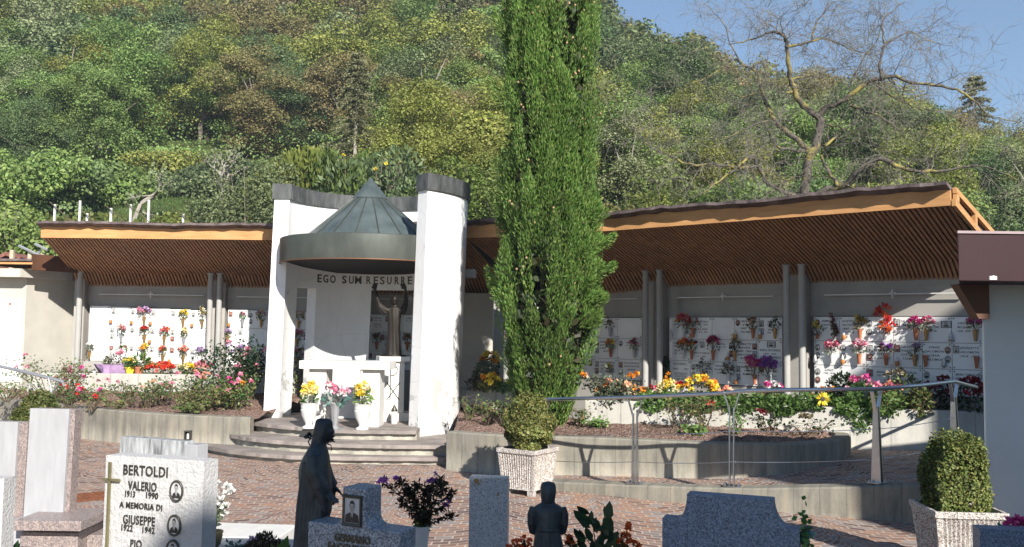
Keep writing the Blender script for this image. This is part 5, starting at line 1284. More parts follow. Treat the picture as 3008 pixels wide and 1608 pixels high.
clump(408, 1100, 18.35, .34, .26, None, 'spiky green leaves in a terracotta pot on the left ledge', pot=TERRA, zb=1.02, nl=90, ls=.15, lm=.12, leaves=L_IVY, cat='potted plant', name='potted_plant')
clump(356, 1085, 18.6, .22, .16, ['lilac'], 'pale lilac flowers behind the yellow pot', 8, .045, zb=1.02, nl=60)
clump(472, 1085, 18.5, .52, .24, ['scarlet', 'red'], 'broad clump of scarlet flowers on the left ledge', 46, .04, zb=1.02)
clump(548, 1085, 18.5, .30, .22, ['yellow', 'cream'], 'clump of yellow flowers on the left ledge before the columns', 18, .04, zb=1.02)
clump(590, 1080, 18.55, .26, .26, ['salmon', 'pink'], 'salmon pink flowers beside the yellow clump on the left ledge', 16, .04, zb=1.02)
q = P(277, 1092, 18.3); votive('grave_candle', (q.x, 18.3, 1.01), 'small white candle on the left ledge', 'candle', GLASSW, h=.13, r=.03)
# trough by the cypress and passage
clump(1440, 1150, 15.7, .38, .26, ['orange', 'yellow'], 'orange marigolds on the trough beside the cypress', 14, .045, zb=.96)
clump(1425, 1120, 16.1, .42, .55, None, 'grey green conifer bush on the trough left of the cypress', leaves=L_GREY, nl=900, ls=.06, zb=.96, cat='shrub', name='dwarf_conifer')
clump(1440, 1060, 16.9, .30, .5, ['orange', 'yellow'], 'tall orange flowers in shade behind the grey bush', 12, .05, leaves=L_DARK, zb=1.0, pot=TERRA, cat='potted plant', name='potted_flowers')
clump(1395, 1135, 15.9, .3, .24, None, 'dark twiggy dry plant at the left end of the trough', leaves=L_ASTER, nl=160, ls=.05, zb=.96)
clump(1478, 1148, 15.7, .3, .18, ['yellow'], 'low yellow flowers at the foot of the cypress', 5, .03, leaves=L_IVY, zb=.96)
# right planter, front row
Yp = lambda px: 14.2-.9*(px-1760)/900
rowd = [(1795, .5, .26, ['orange', 'peach'], 'orange marigolds nearest the cypress in the right planter', 12, L_GREY), (1850, .55, .26, ['peach', 'orange'], 'peach marigolds over grey green leaves in the right planter', 12, L_GREY), (1818, .3, .14, ['white'], 'low white alyssum in the right planter', 14, L_GREY),
        (1914, .26, .26, ['pink', 'white', 'crimson'], 'pink and white flowers between the first pair of columns', 16, L_ROSE), (1962, .34, .34, ['yellow', 'cream'], 'yellow chrysanthemums right of the first column pair', 26, L_ROSE), (1974, .22, .20, ['white'], 'white chrysanthemums beside the yellow ones', 12, L_ROSE), (1966, .2, .45, ['orange', 'salmon'], 'orange flowers rising above the yellow chrysanthemums', 8, L_ROSE),
        (2012, .36, .22, ['lilac', 'white', 'crimson'], 'lilac and white heather clump left of the golden chrysanthemums', 20, L_ROSE), (2000, .16, .3, ['red'], 'small red flower cluster left of the golden chrysanthemums', 10, L_DARK), (2058, .52, .42, ['orange', 'yellow', 'yellow'], 'big golden and orange chrysanthemum clump in the right planter', 46, L_DARK), (2122, .42, .26, ['peach', 'crimson', 'salmon'], 'peach and crimson flowers right of the golden chrysanthemums', 28, L_DARK), (2190, .4, .14, ['white', 'magenta'], 'low white and magenta flowers in the right planter', 8, L_DARK), (2268, .28, .36, ['white', 'magenta'], 'white and magenta petunias left of the second column pair', 14, L_ROSE)]
for px, w_, h_, cols, lab, n_, lf in rowd: clump(px, 1150, Yp(px)+(.35 if 'rising' in lab or 'small red' in lab else .12), w_, h_, cols, lab, n_, .036, lf, 200, .045, zb=.90)
clump(1955, 1120, 16.6, .22, .75, None, 'tall dark green conifer behind the yellow chrysanthemums', leaves=L_DARK, nl=900, ls=.05, zb=.9, cat='shrub', name='dwarf_conifer')
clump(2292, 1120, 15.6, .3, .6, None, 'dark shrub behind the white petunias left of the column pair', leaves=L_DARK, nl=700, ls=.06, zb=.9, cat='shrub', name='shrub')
q = P(2392, 1160, 13.55)
sf = thing('sunflower', 'single yellow sunflower with dark centre at the planter edge', 'sunflower', (q.x, 13.2, .9))
mb = MB(); mb.tube([(0, .05, 0), (0, .03, .10), (0, 0, .16)], .008, 6); mb.build('stem', STEM, sf)
mb = MB(); mb.lathe([(.001, .0), (.035, .0), (.03, .015), (.002, .02)], 16); mb.v = [(v[0], -v[2]-.012, v[1]+.17) for v in mb.v]; mb.build('flower_centre', SOILT, sf)
g = np.random.default_rng(1); a = np.linspace(0, 6.28, 34, endpoint=False); d = np.stack([np.cos(a), -.15+.15*g.normal(size=34), np.sin(a)], 1); link('petals', leaf_mesh('petals', np.array([0, -.012, .17])+d*.03, d, .075*(.8+.4*g.random(34)), .22, 2), FL['yellow'], sf)
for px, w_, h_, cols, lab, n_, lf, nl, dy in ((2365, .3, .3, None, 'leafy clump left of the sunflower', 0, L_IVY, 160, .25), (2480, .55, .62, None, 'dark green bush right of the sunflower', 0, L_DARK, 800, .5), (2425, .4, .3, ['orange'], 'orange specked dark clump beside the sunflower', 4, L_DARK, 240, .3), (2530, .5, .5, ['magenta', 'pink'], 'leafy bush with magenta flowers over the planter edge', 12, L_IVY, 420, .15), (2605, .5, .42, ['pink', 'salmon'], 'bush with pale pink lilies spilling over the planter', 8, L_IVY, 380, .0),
                                           (2650, .6, .62, ['dry'], 'tall yellowing bush behind the steel handrail', 8, L_ROSE, 420, .5), (2705, .3, .44, None, 'small golden conifer at the right end of the planter', 0, L_ROSE, 380, .1), (2760, .5, .5, ['darkred'], 'shaded clump of dark red flowers at the right end of the planter', 16, L_DARK, 300, .5), (2850, .5, .5, ['darkred', 'crimson'], 'shaded crimson flowers beside the white building', 22, L_DARK, 260, .3)):  # last two clumps take darker petals in place of shade
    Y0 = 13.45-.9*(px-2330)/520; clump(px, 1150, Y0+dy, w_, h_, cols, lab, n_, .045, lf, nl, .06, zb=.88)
# ivy hanging over the planter wall (ground cover)
g = np.random.default_rng(9); PWs = [Vector(p) for p in smooth(PW, it=1)]
def pwat(px):
    r = ray(px, 1190); t = r.x/r.y
    for a, b_ in zip(PWs[:-1], PWs[1:]):
        d = b_-a; den = t*d.y-d.x
        s_ = (a.x-t*a.y)/den if abs(den) > 1e-9 else -1
        if -.01 <= s_ <= 1.01: return a+d*s_
    return PWs[0]
pos, dr = [], []
for px, dens, drop in [(x, 26, .10+.06*math.sin(x*.05)+.03*math.sin(x*.21)) for x in range(1880, 2345, 3)]+[(x, 10, .05) for x in range(2345, 2420, 3)]+[(x, 26, .10+.30*max(0, 1-abs(x-2525)/45)) for x in range(2455, 2620, 3)]:
    p = pwat(px)
    for k in range(dens):
        if g.random() < .62: q = (p.x+g.normal()*.04, p.y+.02+.28*g.random()*.9, .95+.05*abs(g.normal())+.04)
        else: q = (p.x+g.normal()*.03, p.y-.02-.03*g.random(), .97-drop*g.random())
        pos.append(q); dr.append((g.normal(), -.6+g.normal()*.6, g.normal()*.6-.1))
tag(link('ground_cover', leaf_mesh('ground_cover', pos, dr, .055*(.6+.7*g.random(len(pos))), .42, 9, .1), L_IVY), 'small leaved green ground cover spilling over the pale planter wall', 'ground cover', kind='stuff')
# ------------------------------------------------------------------ rose bushes
def bush(px, py, Y, w, h, cols, label, nf=6, nl=500, ls=.06, leaves=L_ROSE, zb=None, seed=None, fr=.045, open_=.5, name='rose_bush', cat='rose bush', group=None):
    q = P(px, py, Y); t_ = thing(name, label, cat, (q.x, Y, q.z if zb is None else zb), 0, group); seedc[0] += 1; g = np.random.default_rng(seedc[0])
    mb = MB(); tips = []
    for k in range(11):
        a = g.random()*6.28; r_ = (.25+.75*g.random())*w*.5; hh = h*(.55+.45*g.random())
        p0 = Vector((.03*math.cos(a), .03*math.sin(a), -.03)); p2 = Vector((r_*math.cos(a), r_*.7*math.sin(a), hh)); p1 = (p0+p2)*.5+Vector((g.normal()*.05, g.normal()*.05, hh*.12))
        mb.tube([p0, p1, p2], [.008, .006, .003], 5); tips += [(p1*(1-f)+p2*f) for f in (.0, .3, .6, .85, 1.0)]
        for j in range(2):
            q2 = p1.lerp(p2, .3+.5*g.random()); q3 = q2+Vector((g.normal()*w*.16, g.normal()*w*.12, h*.16*g.random())); mb.tube([q2, q3], [.004, .002], 4); tips += [q3, q2.lerp(q3, .5)]
    mb.build('stems', STEM, t_)
    T = np.array([tuple(t) for t in tips]); c = T[g.integers(0, len(T), nl)]
    nl = int(nl*1.0); c = T[g.integers(0, len(T), nl)]; c = c*np.where(g.random((nl, 1)) < .35, .35+.6*g.random((nl, 1)), 1); p = c+g.normal(size=(nl, 3))*np.array([w, w*.8, h])*.085; p[:, 2] = np.maximum(p[:, 2], .02)
    d = .7*g.normal(size=(nl, 3))+np.array([0, -.35, .7])
    link('leaves', leaf_mesh('leaves', p, d, ls*(.55+.8*g.random(nl)), .34, seedc[0], .12, True), leaves, t_)
    if cols and nf:
        c = T[g.integers(0, len(T), nf)]+g.normal(size=(nf, 3))*.03+np.array([0, -.05, .04]); c[:, 2] += .05
        for i, cc in enumerate(cols):
            if len(c[i::len(cols)]): link('blossoms', puffs(c[i::len(cols)], fr, 18, fr*1.15, seedc[0]+i), FL[cc], t_)
    return t_
zb_ = .60
for px, Y, w_, h_, cols, lab, nf, nl in ((20, 16.8, .8, .45, ['white'], 'low white flowered bush at the left edge of the rose bed', 9, 260), (148, 17.2, 1.5, 1.0, ['pink'], 'tall pink rose bush by the niche building', 10, 750), (205, 16.8, .8, .9, ['pink', 'magenta'], 'pink rose bush left of the single column', 5, 380), (205, 16.0, .8, .45, ['red'], 'low red rose bush in the left bed', 5, 260), (268, 15.9, .7, .5, ['red', 'magenta'], 'red rose bush with sparse leaves in the left bed', 5, 260),
    (345, 15.9, .55, .35, ['red'], 'small bush with one red bloom near the kerb', 1, 160), (375, 16.6, .8, .7, ['pink'], 'sparse pale bush with small pink roses before the ledge', 4, 380), (430, 16.2, .8, .85, ['peach'], 'yellow green bush in the middle of the left bed', 2, 520), (470, 16.8, .8, .85, ['pink'], 'green bush below the scarlet flowers', 2, 480), (545, 16.4, 1.2, 1.0, ['pink', 'salmon'], 'broad rose bush with many small pink buds', 14, 900), (600, 15.8, 1.2, .85, ['orange', 'pink'], 'dense green bush with an orange bloom', 3, 1000), (655, 16.0, 1.1, 1.1, ['pink'], 'leafy rose bush with pink blooms left of the pavilion', 8, 950), (700, 15.9, .9, 1.15, ['pink', 'magenta'], 'tall rose bush against the white pavilion', 6, 800), (560, 15.35, .55, .30, None, 'low round green seedling at the kerb', 0, 420)):
    bush(px, 1180, Y, w_, h_*(.54 if px > 300 else .8), cols, lab, int(nf*.75+.5), int(nl*(.6 if 300 < px < 500 else .85)), .05, fr=.036, zb=zb_-.05 if Y < 16.3 else zb_)
bush(735, 1100, 17.0, .9, 1.1, ['pink', 'lilac'], 'tall dark bush rising behind the left edge of the pavilion', 6, 1100, leaves=L_DARK, zb=.65)
bush(690, 1100, 17.2, 1.3, 1.05, ['pink'], 'dark shaded shrub before the second niche wall', 5, 1300, leaves=L_DARK, zb=.65)
bush(890, 1160, 17.9, .9, 1.3, ['pink', 'magenta'], 'rose bush seen through the left opening of the pavilion', 5, 700, zb=.4)
for px, Y, w_, h_, cols, lab, nf, nl, lf in ((1375, 14.4, .45, .42, None, 'thin yellow green sapling right of the pavilion', 0, 60, L_IVY), (1435, 14.2, .55, .34, None, 'small leafy bush left of the cypress foot', 0, 160, L_ROSE), (1478, 13.9, .4, .42, None, 'yellowish bush at the foot of the cypress', 0, 170, L_ROSE), (1700, 13.8, .5, .30, None, 'wispy weed right of the cypress foot', 0, 90, L_ROSE), (1762, 13.6, .5, .14, None, 'low green weed on the red gravel', 0, 160, L_IVY), (1990, 13.3, .7, .55, None, 'thin rose seedling with yellow leaves on the gravel bed', 0, 130, L_ROSE), (2062, 13.2, .7, .6, ['red'], 'thin rose seedling with one red bud on the gravel bed', 1, 140, L_ROSE), (2045, 12.9, .5, .12, None, 'low grass tuft below the thin seedlings', 0, 160, L_IVY), (2260, 12.95, .6, .3, ['darkred'], 'small dark red rose in the shade of the bed', 2, 110, L_DARK), (2370, 12.9, .8, .24, ['dry'], 'dry seed heads in the shaded end of the bed', 4, 70, L_DARK), (2165, 13.0, .3, .25, None, 'round leaved weed behind the second railing post', 0, 60, L_IVY)):
    bush(px, 1240, Y, w_, h_, cols, lab, nf, nl, .055, lf, zb=.57, name='bush', cat='bush')
bush(1795, 1210, 14.0, .9, .55, ['orange', 'peach'], 'grey green bush hanging over the left end of the planter wall', 8, 700, .06, L_GREY, zb=.80, name='bush', cat='bush')
# ------------------------------------------------------------------ near flowers
q = P(627, 1540, 6.05); va = thing('flower_vase', 'olive metal vase of white and teal artificial flowers on a granite grave', 'flower vase', (q.x, 6.05, ZG+.002))
zt = P(627, 1560, 6.05).z-va.location.z
mb = MB(); mb.lathe([(.035, 0), (.05, .02), (.062, zt*.7), (.058, zt-.012), (.066, zt-.01), (.064, zt), (.05, zt), (.04, zt*.5)], 26); mb.build('vase', M_('olive_metal', (.13, .12, .07), .35, .7), va, smooth=45)
g = np.random.default_rng(4)
fl = [(-.05, .30), (.02, .33), (.065, .30), (.075, .25), (.05, .22), (-.01, .22), (.08, .18), (.03, .17), (-.06, .2), (.06, .12), (.0, .27), (.095, .27)]
fl = [(x*1.0, g.normal()*.03, zt+z_*.92) for x, z_ in fl]
link('white_blossoms', puffs(fl, .025, 26, .028, 8), FL['white'], va)
tl = [(x, g.normal()*.03, zt+z_) for x, z_ in ((-.06, .17), (-.045, .12), (-.02, .15), (-.065, .09), (.0, .08), (-.03, .05))]
link('teal_blossoms', puffs(tl, .022, 22, .028, 9), L_TEAL, va)
p = np.array([[x*.7*f, .02*g.normal(), zt+(z_-zt)*f] for x, _, z_ in fl for f in (.35, .5, .65, .8)]); link('leaves', leaf_mesh('leaves', np.repeat(p, 3, 0)+.012*g.normal(size=(len(p)*3, 3)), g.normal(size=(len(p)*3, 3)), .035, .3, 3), L_GREY, va)
mb = MB()
for f in fl+tl: mb.tube([(0, 0, zt*.6), (f[0]*.45, f[1]*.5, zt+(f[2]-zt)*.55), f], .0022, 5)
mb.build('stems', L_GREY, va)
def near(px, py, Y, label, name='plant', cat='plant', zb=0):
    q = P(px, py, Y); return thing(name, label, cat, (q.x, Y, q.z))
t_ = near(765, 1640, 5.7, 'dark heather tufts with pale lilac blooms beside the veiled bronze woman', 'heather')
n = 900; p = g.normal(size=(n, 3))*np.array([.085, .05, .02]); p[:, 2] = .02+.12*g.random(n)*np.exp(-(p[:, 0]-.02)**2/.012); link('sprigs', leaf_mesh('sprigs', p, g.normal(size=(n, 3))*.35+np.array([0, 0, 1]), .035, .16, 3), L_ASTER, t_)
link('blossoms', puffs([(-.05, -.02, .12), (-.06, -.03, .045), (-.03, -.05, .03), (-.085, -.04, .035)], .018, 20, .024, 3), FL['lilac'], t_)
p = g.normal(size=(140, 3))*np.array([.05, .04, .03])+np.array([-.14, 0, .04]); link('pale_leaves', leaf_mesh('pale_leaves', p, g.normal(size=p.shape), .028, .4, 3), L_TEAL, t_)
t_ = near(828, 1640, 5.5, 'bright green broad leaf sprout between heather and bronze woman', 'sprout')
link('leaves', leaf_mesh('leaves', np.array([(0, 0, 0), (-.03, 0, .01), (.02, 0, .0), (-.02, .01, .02)]), np.array([(.25, 0, 1), (-.4, 0, .7), (.7, 0, .5), (-.1, 0, 1)]), np.array([.14, .09, .08, .08]), .28, 3, .15), L_IVY, t_)
t_ = near(30, 1660, 5.8, 'dark green leafy sprout in the lower left corner', 'sprout')
link('leaves', leaf_mesh('leaves', np.array([(0, 0, 0), (-.03, 0, .03), (.0, 0, .05), (-.05, .01, .02), (.01, 0, .06), (-.02, 0, .08)]), np.array([(.25, 0, 1), (-.7, 0, .5), (.5, 0, .8), (-.9, 0, .3), (.3, .1, 1), (-.5, 0, .6)]), np.array([.14, .12, .11, .11, .1, .1]), .26, 3, .15), L_DARK, t_)
# purple asters in a pale vase
q = P(1237, 1545, 5.0); va = thing('aster_bouquet', 'wilting purple asters with dark leaves in a pale tapered vase', 'flower vase', (q.x, 5.0, q.z-.20))
mb = MB(); mb.lathe([(.028, 0), (.03, .02), (.048, .20), (.04, .20), (.03, .1)], 22); mb.build('vase', WSTONE, va, smooth=45)
K5 = 5.0/FPX/3.007
def la(x, y): return np.array(((x-2010)*K5, 0, .20+(1190-y)*K5))
tips = [((1690, 790), 1), ((1780, 800), 1), ((1835, 830), 0), ((1660, 830), 1), ((1880, 880), 0), ((1960, 860), 0), ((2130, 775), 2), ((2080, 800), 2), ((2200, 810), 0), ((2150, 830), 0), ((2265, 910), 0), ((2240, 1000), 2), ((2205, 1010), 2), ((2260, 1110), 0), ((2050, 870), 0), ((2190, 900), 0), ((1920, 920), 0), ((1850, 980), 0), ((2100, 880), 0)]
mb = MB(); lp_, ld_ = [], []
mag, pur, bud = [], [], []
for (x, y), k in tips:
    e_ = la(x, y)+np.array([0, g.normal()*.03, 0]); m1 = la(2010+(x-2010)*.42, 1190+(y-1190)*.62); pts = [la(2010, 1210), m1, e_]
    mb.tube([tuple(v) for v in pts], [.0028, .0022, .0014], 5)
    for f in np.linspace(.15, 1, 22):
        c = (1-f)**2*pts[0]+2*f*(1-f)*(2*m1-.5*pts[0]-.5*e_)+f*f*e_ if False else (pts[0]+(m1-pts[0])*f*2 if f < .5 else m1+(e_-m1)*(f*2-1))
        for _ in range(2): lp_.append(c+g.normal(size=3)*.003); ld_.append(np.array([g.normal(), g.normal()*.7, -.25+g.normal()*.5]))
    (mag if k == 1 else pur if k == 2 else bud).append(e_)
for c in bud:  # bud heads, drawn as leaf blades within the leaves mesh
    for _ in range(40): lp_.append(c+g.normal(size=3)*.009); ld_.append(g.normal(size=3)*.5)
mb.build('stems', STEM, va)
link('leaves', leaf_mesh('leaves', lp_, ld_, .034*(.6+.7*g.random(len(lp_))), .17, 3, .15), L_ASTER, va)
link('magenta_blossoms', puffs([c+g.normal(size=3)*np.array([.012, .01, .008]) for c in mag for _ in range(4)], .010, 22, .016, 3, .2), FL['aster'], va)
link('purple_blossoms', puffs([c+g.normal(size=3)*np.array([.010, .01, .012]) for c in pur for _ in range(4)], .010, 22, .014, 4, .22), FL['purple'], va)
link('green_leaves', leaf_mesh('green_leaves', np.array([la(2010, 1190)]*30)+g.normal(size=(30, 3))*.012, g.normal(size=(30, 3))+np.array([0, 0, .3]), .045, .2, 5), L_ROSE, va)
# glossy dark plant with orange marigolds
q = P(1775, 1640, 4.75); t_ = thing('marigold_plant', 'glossy dark leaves between orange marigolds right of the small bronze girl', 'plant', (q.x, 4.75, q.z))
K6 = 4.75/FPX/2.711
def l6(x, y): return np.array(((x-1152)*K6, 0, (1464-y)*K6))
gl = [(1180, 1180, 1190, 1040, .30), (1030, 1130, 945, 1075, .26), (1040, 1200, 920, 1100, .24), (1130, 1230, 1030, 1155, .3), (1100, 1280, 1080, 1180, .34), (1180, 1260, 1150, 1150, .34), (1190, 1290, 1205, 1170, .3), (980, 1330, 920, 1250, .4), (1000, 1360, 960, 1260, .4), (1060, 1340, 1010, 1240, .4), (1130, 1340, 1190, 1230, .4), (1180, 1370, 1250, 1270, .4), (1090, 1400, 1120, 1280, .4), (1020, 1420, 950, 1330, .4), (1150, 1420, 1220, 1330, .4), (1060, 1430, 1060, 1330, .4), (970, 1440, 915, 1360, .4), (1230, 1400, 1260, 1300, .4), (1040, 1200, 1050, 1110, .3), (1090, 1250, 1150, 1210, .4)]
p = np.array([l6(a, b_)+np.array([0, g.normal()*.02, 0]) for a, b_, c, d, e_ in gl]); d = np.array([l6(c, d)-l6(a, b_) for a, b_, c, d, e_ in gl]); sz = np.linalg.norm(d, axis=1)
pp = np.vstack([p, p+g.normal(size=p.shape)*.012]); dd = np.vstack([d, d+g.normal(size=d.shape)*.03]); ss = np.concatenate([sz*1.15, sz*.8])
L_GLOSS = leafmat('glossy_leaf', [(.018, .045, .02), (.03, .07, .028), (.05, .10, .04)], .1, .25)
V4 = np.zeros((len(pp)*6, 3)); 
side = norm(np.cross(dd, np.array([[.15, 1, .1]]))); nn = norm(np.cross(dd, side)); dn = norm(dd)
for i in range(len(pp)):
    w_ = ss[i]*.24; b0_ = pp[i]; V4[i*6:(i+1)*6] = [b0_, b0_+dn[i]*ss[i]*.35+side[i]*w_+nn[i]*.01, b0_+dn[i]*ss[i]*.75+side[i]*w_*.7+nn[i]*.008, b0_+dn[i]*ss[i], b0_+dn[i]*ss[i]*.75-side[i]*w_*.7+nn[i]*.008, b0_+dn[i]*ss[i]*.35-side[i]*w_+nn[i]*.01]
me = npmesh('leaves', V4, np.arange(len(pp)*6).reshape(-1, 6)); link('leaves', me, L_GLOSS, t_)
mb = MB()
for c in ((1185, 1050), (1040, 1120), (1130, 1200), (1000, 1300), (1200, 1280)): mb.tube([tuple(l6(1090, 1464)), tuple(l6((1090+c[0])/2+10, (1464+c[1])/2)), tuple(l6(*c))], [.004, .003, .0015], 6)
og = [(1340, 1215), (1335, 1240), (1340, 1295), (1350, 1335), (1300, 1290), (1395, 1360), (1420, 1375), (1270, 1340), (1300, 1370), (880, 1320), (870, 1350), (900, 1340)]
for c in og: mb.tube([tuple(l6(1250, 1464) if c[0] > 1000 else l6(940, 1464)), tuple(l6(*c))], .002, 5)
mb.build('stems', STEM, t_)
link('blossoms', puffs([l6(*c)+g.normal(size=3)*.004 for c in og for _ in range(2)], .011, 26, .016, 6, .45), FL['scarlet'], t_)
p = np.array([l6(1300, 1360)]*90+[l6(890, 1380)]*70)+g.normal(size=(160, 3))*np.array([.022, .02, .03]); link('small_leaves', leaf_mesh('small_leaves', p, g.normal(size=p.shape), .026, .25, 8), L_DARK, t_)
t_ = near(1530, 1640, 4.75, 'orange marigolds left of the small bronze girl', 'marigold_plant')
link('blossoms', puffs([(x*K6*2.711+g.normal()*.006, g.normal()*.02, z_) for x, z_ in ((-22, .075), (-10, .08), (8, .10), (20, .085), (0, .06), (-32, .05), (25, .06))], .012, 26, .017, 6, .45), FL['scarlet'], t_)
p = g.normal(size=(150, 3))*np.array([.045, .02, .025])+np.array([0, 0, .035]); link('leaves', leaf_mesh('leaves', p, g.normal(size=p.shape), .03, .25, 8), L_DARK, t_)
t_ = near(2372, 1640, 4.5, 'green and teal leaves beside the hollow shouldered headstone', 'creeper')
p = g.normal(size=(90, 3))*np.array([.012, .03, .075])+np.array([-.01, 0, .08]); link('leaves', leaf_mesh('leaves', p, g.normal(size=p.shape), .035, .4, 8), L_IVY, t_)
p = g.normal(size=(40, 3))*np.array([.008, .02, .03])+np.array([-.012, 0, .11]); link('teal_leaves', leaf_mesh('teal_leaves', p, g.normal(size=p.shape), .03, .4, 8), L_TEAL, t_)
t_ = near(2970, 1575, 5.75, 'pink and white artificial flowers behind the corner headstone', 'flower_bunch', 'flowers')
link('pink_blossoms', puffs([(.01, 0, .07), (.05, 0, .085), (.08, 0, .06), (.1, 0, .09)], .03, 30, .045, 6, .3), FL['magenta'], t_); link('white_blossoms', puffs([(.0, -.03, .03), (.05, -.03, .025), (.09, 0, .03)], .02, 20, .03, 6, .3), FL['white'], t_)
p = g.normal(size=(80, 3))*np.array([.06, .02, .02])+np.array([-.03, 0, .02]); link('leaves', leaf_mesh('leaves', p, g.normal(size=p.shape)+np.array([-.3, 0, .2]), .06, .15, 8), L_TEAL, t_)
# ================================================================== cypress
def build_cypress():
    g = np.random.default_rng(21); base = G(1672, 1252, .55); X0, Y0 = .54, 14.05
    t_ = thing('cypress_tree', 'tall dense columnar cypress with small brown cones before the portico', 'tree', (X0, Y0, .5))
    H = 10.2
    hs = np.array([0, .25, .6, 1.0, 1.6, 2.4, 3.2, 4.2, 5.5, 7.0, 8.3, 9.4, 10.2])
    rs = np.array([.30, .40, .52, .66, .80, .84, .78, .76, .73, .70, .60, .40, .05])
    def rad(z, th):
        r = .86*np.interp(z, hs, rs)
        return r*(1+.06*np.sin(3*th+z*.5)+.05*np.sin(7*th-z*.7+1)+.05*np.sin(13*th+z*.9))
    # plumes: narrow flames of upright sprays with dark gaps between them
    npl = 540; PB = []
    z = g.random(npl)**.95*(H-.7); th = g.random(npl)*2*math.pi; ln = .55+.75*g.random(npl); pr = .085+.05*g.random(npl); tilt = g.normal(size=npl)*.10
    pl = [(z[i], th[i], ln[i], pr[i], tilt[i], 0) for i in range(npl)]
    for (zz, a, L_, up) in ((2.75, -.25, .34, .5), (2.35, -.3, .34, .40), (1.95, -.25, .28, .2), (2.55, -.9, .2, .3), (3.0, 3.0, .2, .7), (2.1, 2.9, .18, .6), (1.6, -.4, .2, .2), (5.9, 3.3, .22, 1.2), (4.9, 3.2, .2, 1.2), (3.2, -.5, .2, .4), (2.2, -.75, .2, .2), (1.75, 3.2, .18, .7)):
        for k in range(4): pl.append((zz+g.normal()*.07, a+g.normal()*.06, .32+.1*g.random(), .08, up, L_*(.3+.25*k)))
    A_, B_, C_ = [], [], []
    for (z0, t0, l0, r0, tl_, ext) in pl:
        m = int(260*l0/.7)+60; s_ = g.random(m)**.8
        zc = z0+l0*s_; rc = rad(np.array([z0+.3*l0]), np.array([t0]))[0]*(.74+.26*np.sin(s_*1.9)/.95)*(1.08-.30*g.random()**1.8)+ext*(.4+.6*s_)
        tc = t0+tl_*s_*(.6 if not ext else 0); cx = rc*np.cos(tc); cy = rc*np.sin(tc)
        if ext: zc = z0+l0*s_*tl_*1.2
        q = norm(g.normal(size=(m, 3)))*(r0*np.sin(np.clip(s_*.93+.07, 0, 1)*math.pi)**.55)[:, None]
        A_.append(np.stack([cx, cy, zc], 1)+q); up = np.array([.22*math.cos(t0), .22*math.sin(t0), 1.0]) if not ext else np.array([.8*math.cos(t0), .8*math.sin(t0), .5])
        B_.append(up+q/r0*.36+.24*g.normal(size=(m, 3))); C_.append((.050+.045*g.random(m))*(1-.3*s_))
    link('crown', leaf_mesh('crown', np.vstack(A_), np.vstack(B_), np.concatenate(C_), .105, 5, .1), L_CYP, t_)
    # inner dead foliage on a tapering core
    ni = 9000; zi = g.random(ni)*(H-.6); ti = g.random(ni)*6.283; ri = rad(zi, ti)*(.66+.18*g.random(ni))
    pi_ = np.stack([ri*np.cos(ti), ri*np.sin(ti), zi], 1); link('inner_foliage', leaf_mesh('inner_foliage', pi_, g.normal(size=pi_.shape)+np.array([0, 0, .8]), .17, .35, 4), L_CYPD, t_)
    mb = MB(); mb.tube([(0, 0, -.1), (.02, 0, 1), (0, .02, 4), (0, 0, 9.6)], [.15, .13, .09, .02], 12); mb.build('trunk', BARK, t_, smooth=60)
    # lighter brown cones
    mc = MB(); mc.lathe([(.004, -.019), (.015, -.011), (.018, 0), (.014, .012), (.004, .019)], 7); me = mc.mesh('cone', 60); CONE = M_('cypress_cone', (.36, .24, .13), .7, var=.25)
    k = 0
    while k < 98:
        zz = g.random()*6.7+.9 if g.random() < .75 else 4+g.random()*3.2; a = -math.pi/2+g.normal()*.75
        rr = float(rad(np.array([zz]), np.array([a]))[0])*1.04
        c0 = (rr*math.cos(a), rr*math.sin(a), zz)
        for _ in range(g.integers(1, 4)):
            if k >= 98: break
            link('cone', me, CONE, t_, loc=(c0[0]+g.normal()*.05, c0[1]+g.normal()*.03, c0[2]+g.normal()*.05), rz=g.random()*6); k += 1
    return t_
build_cypress()
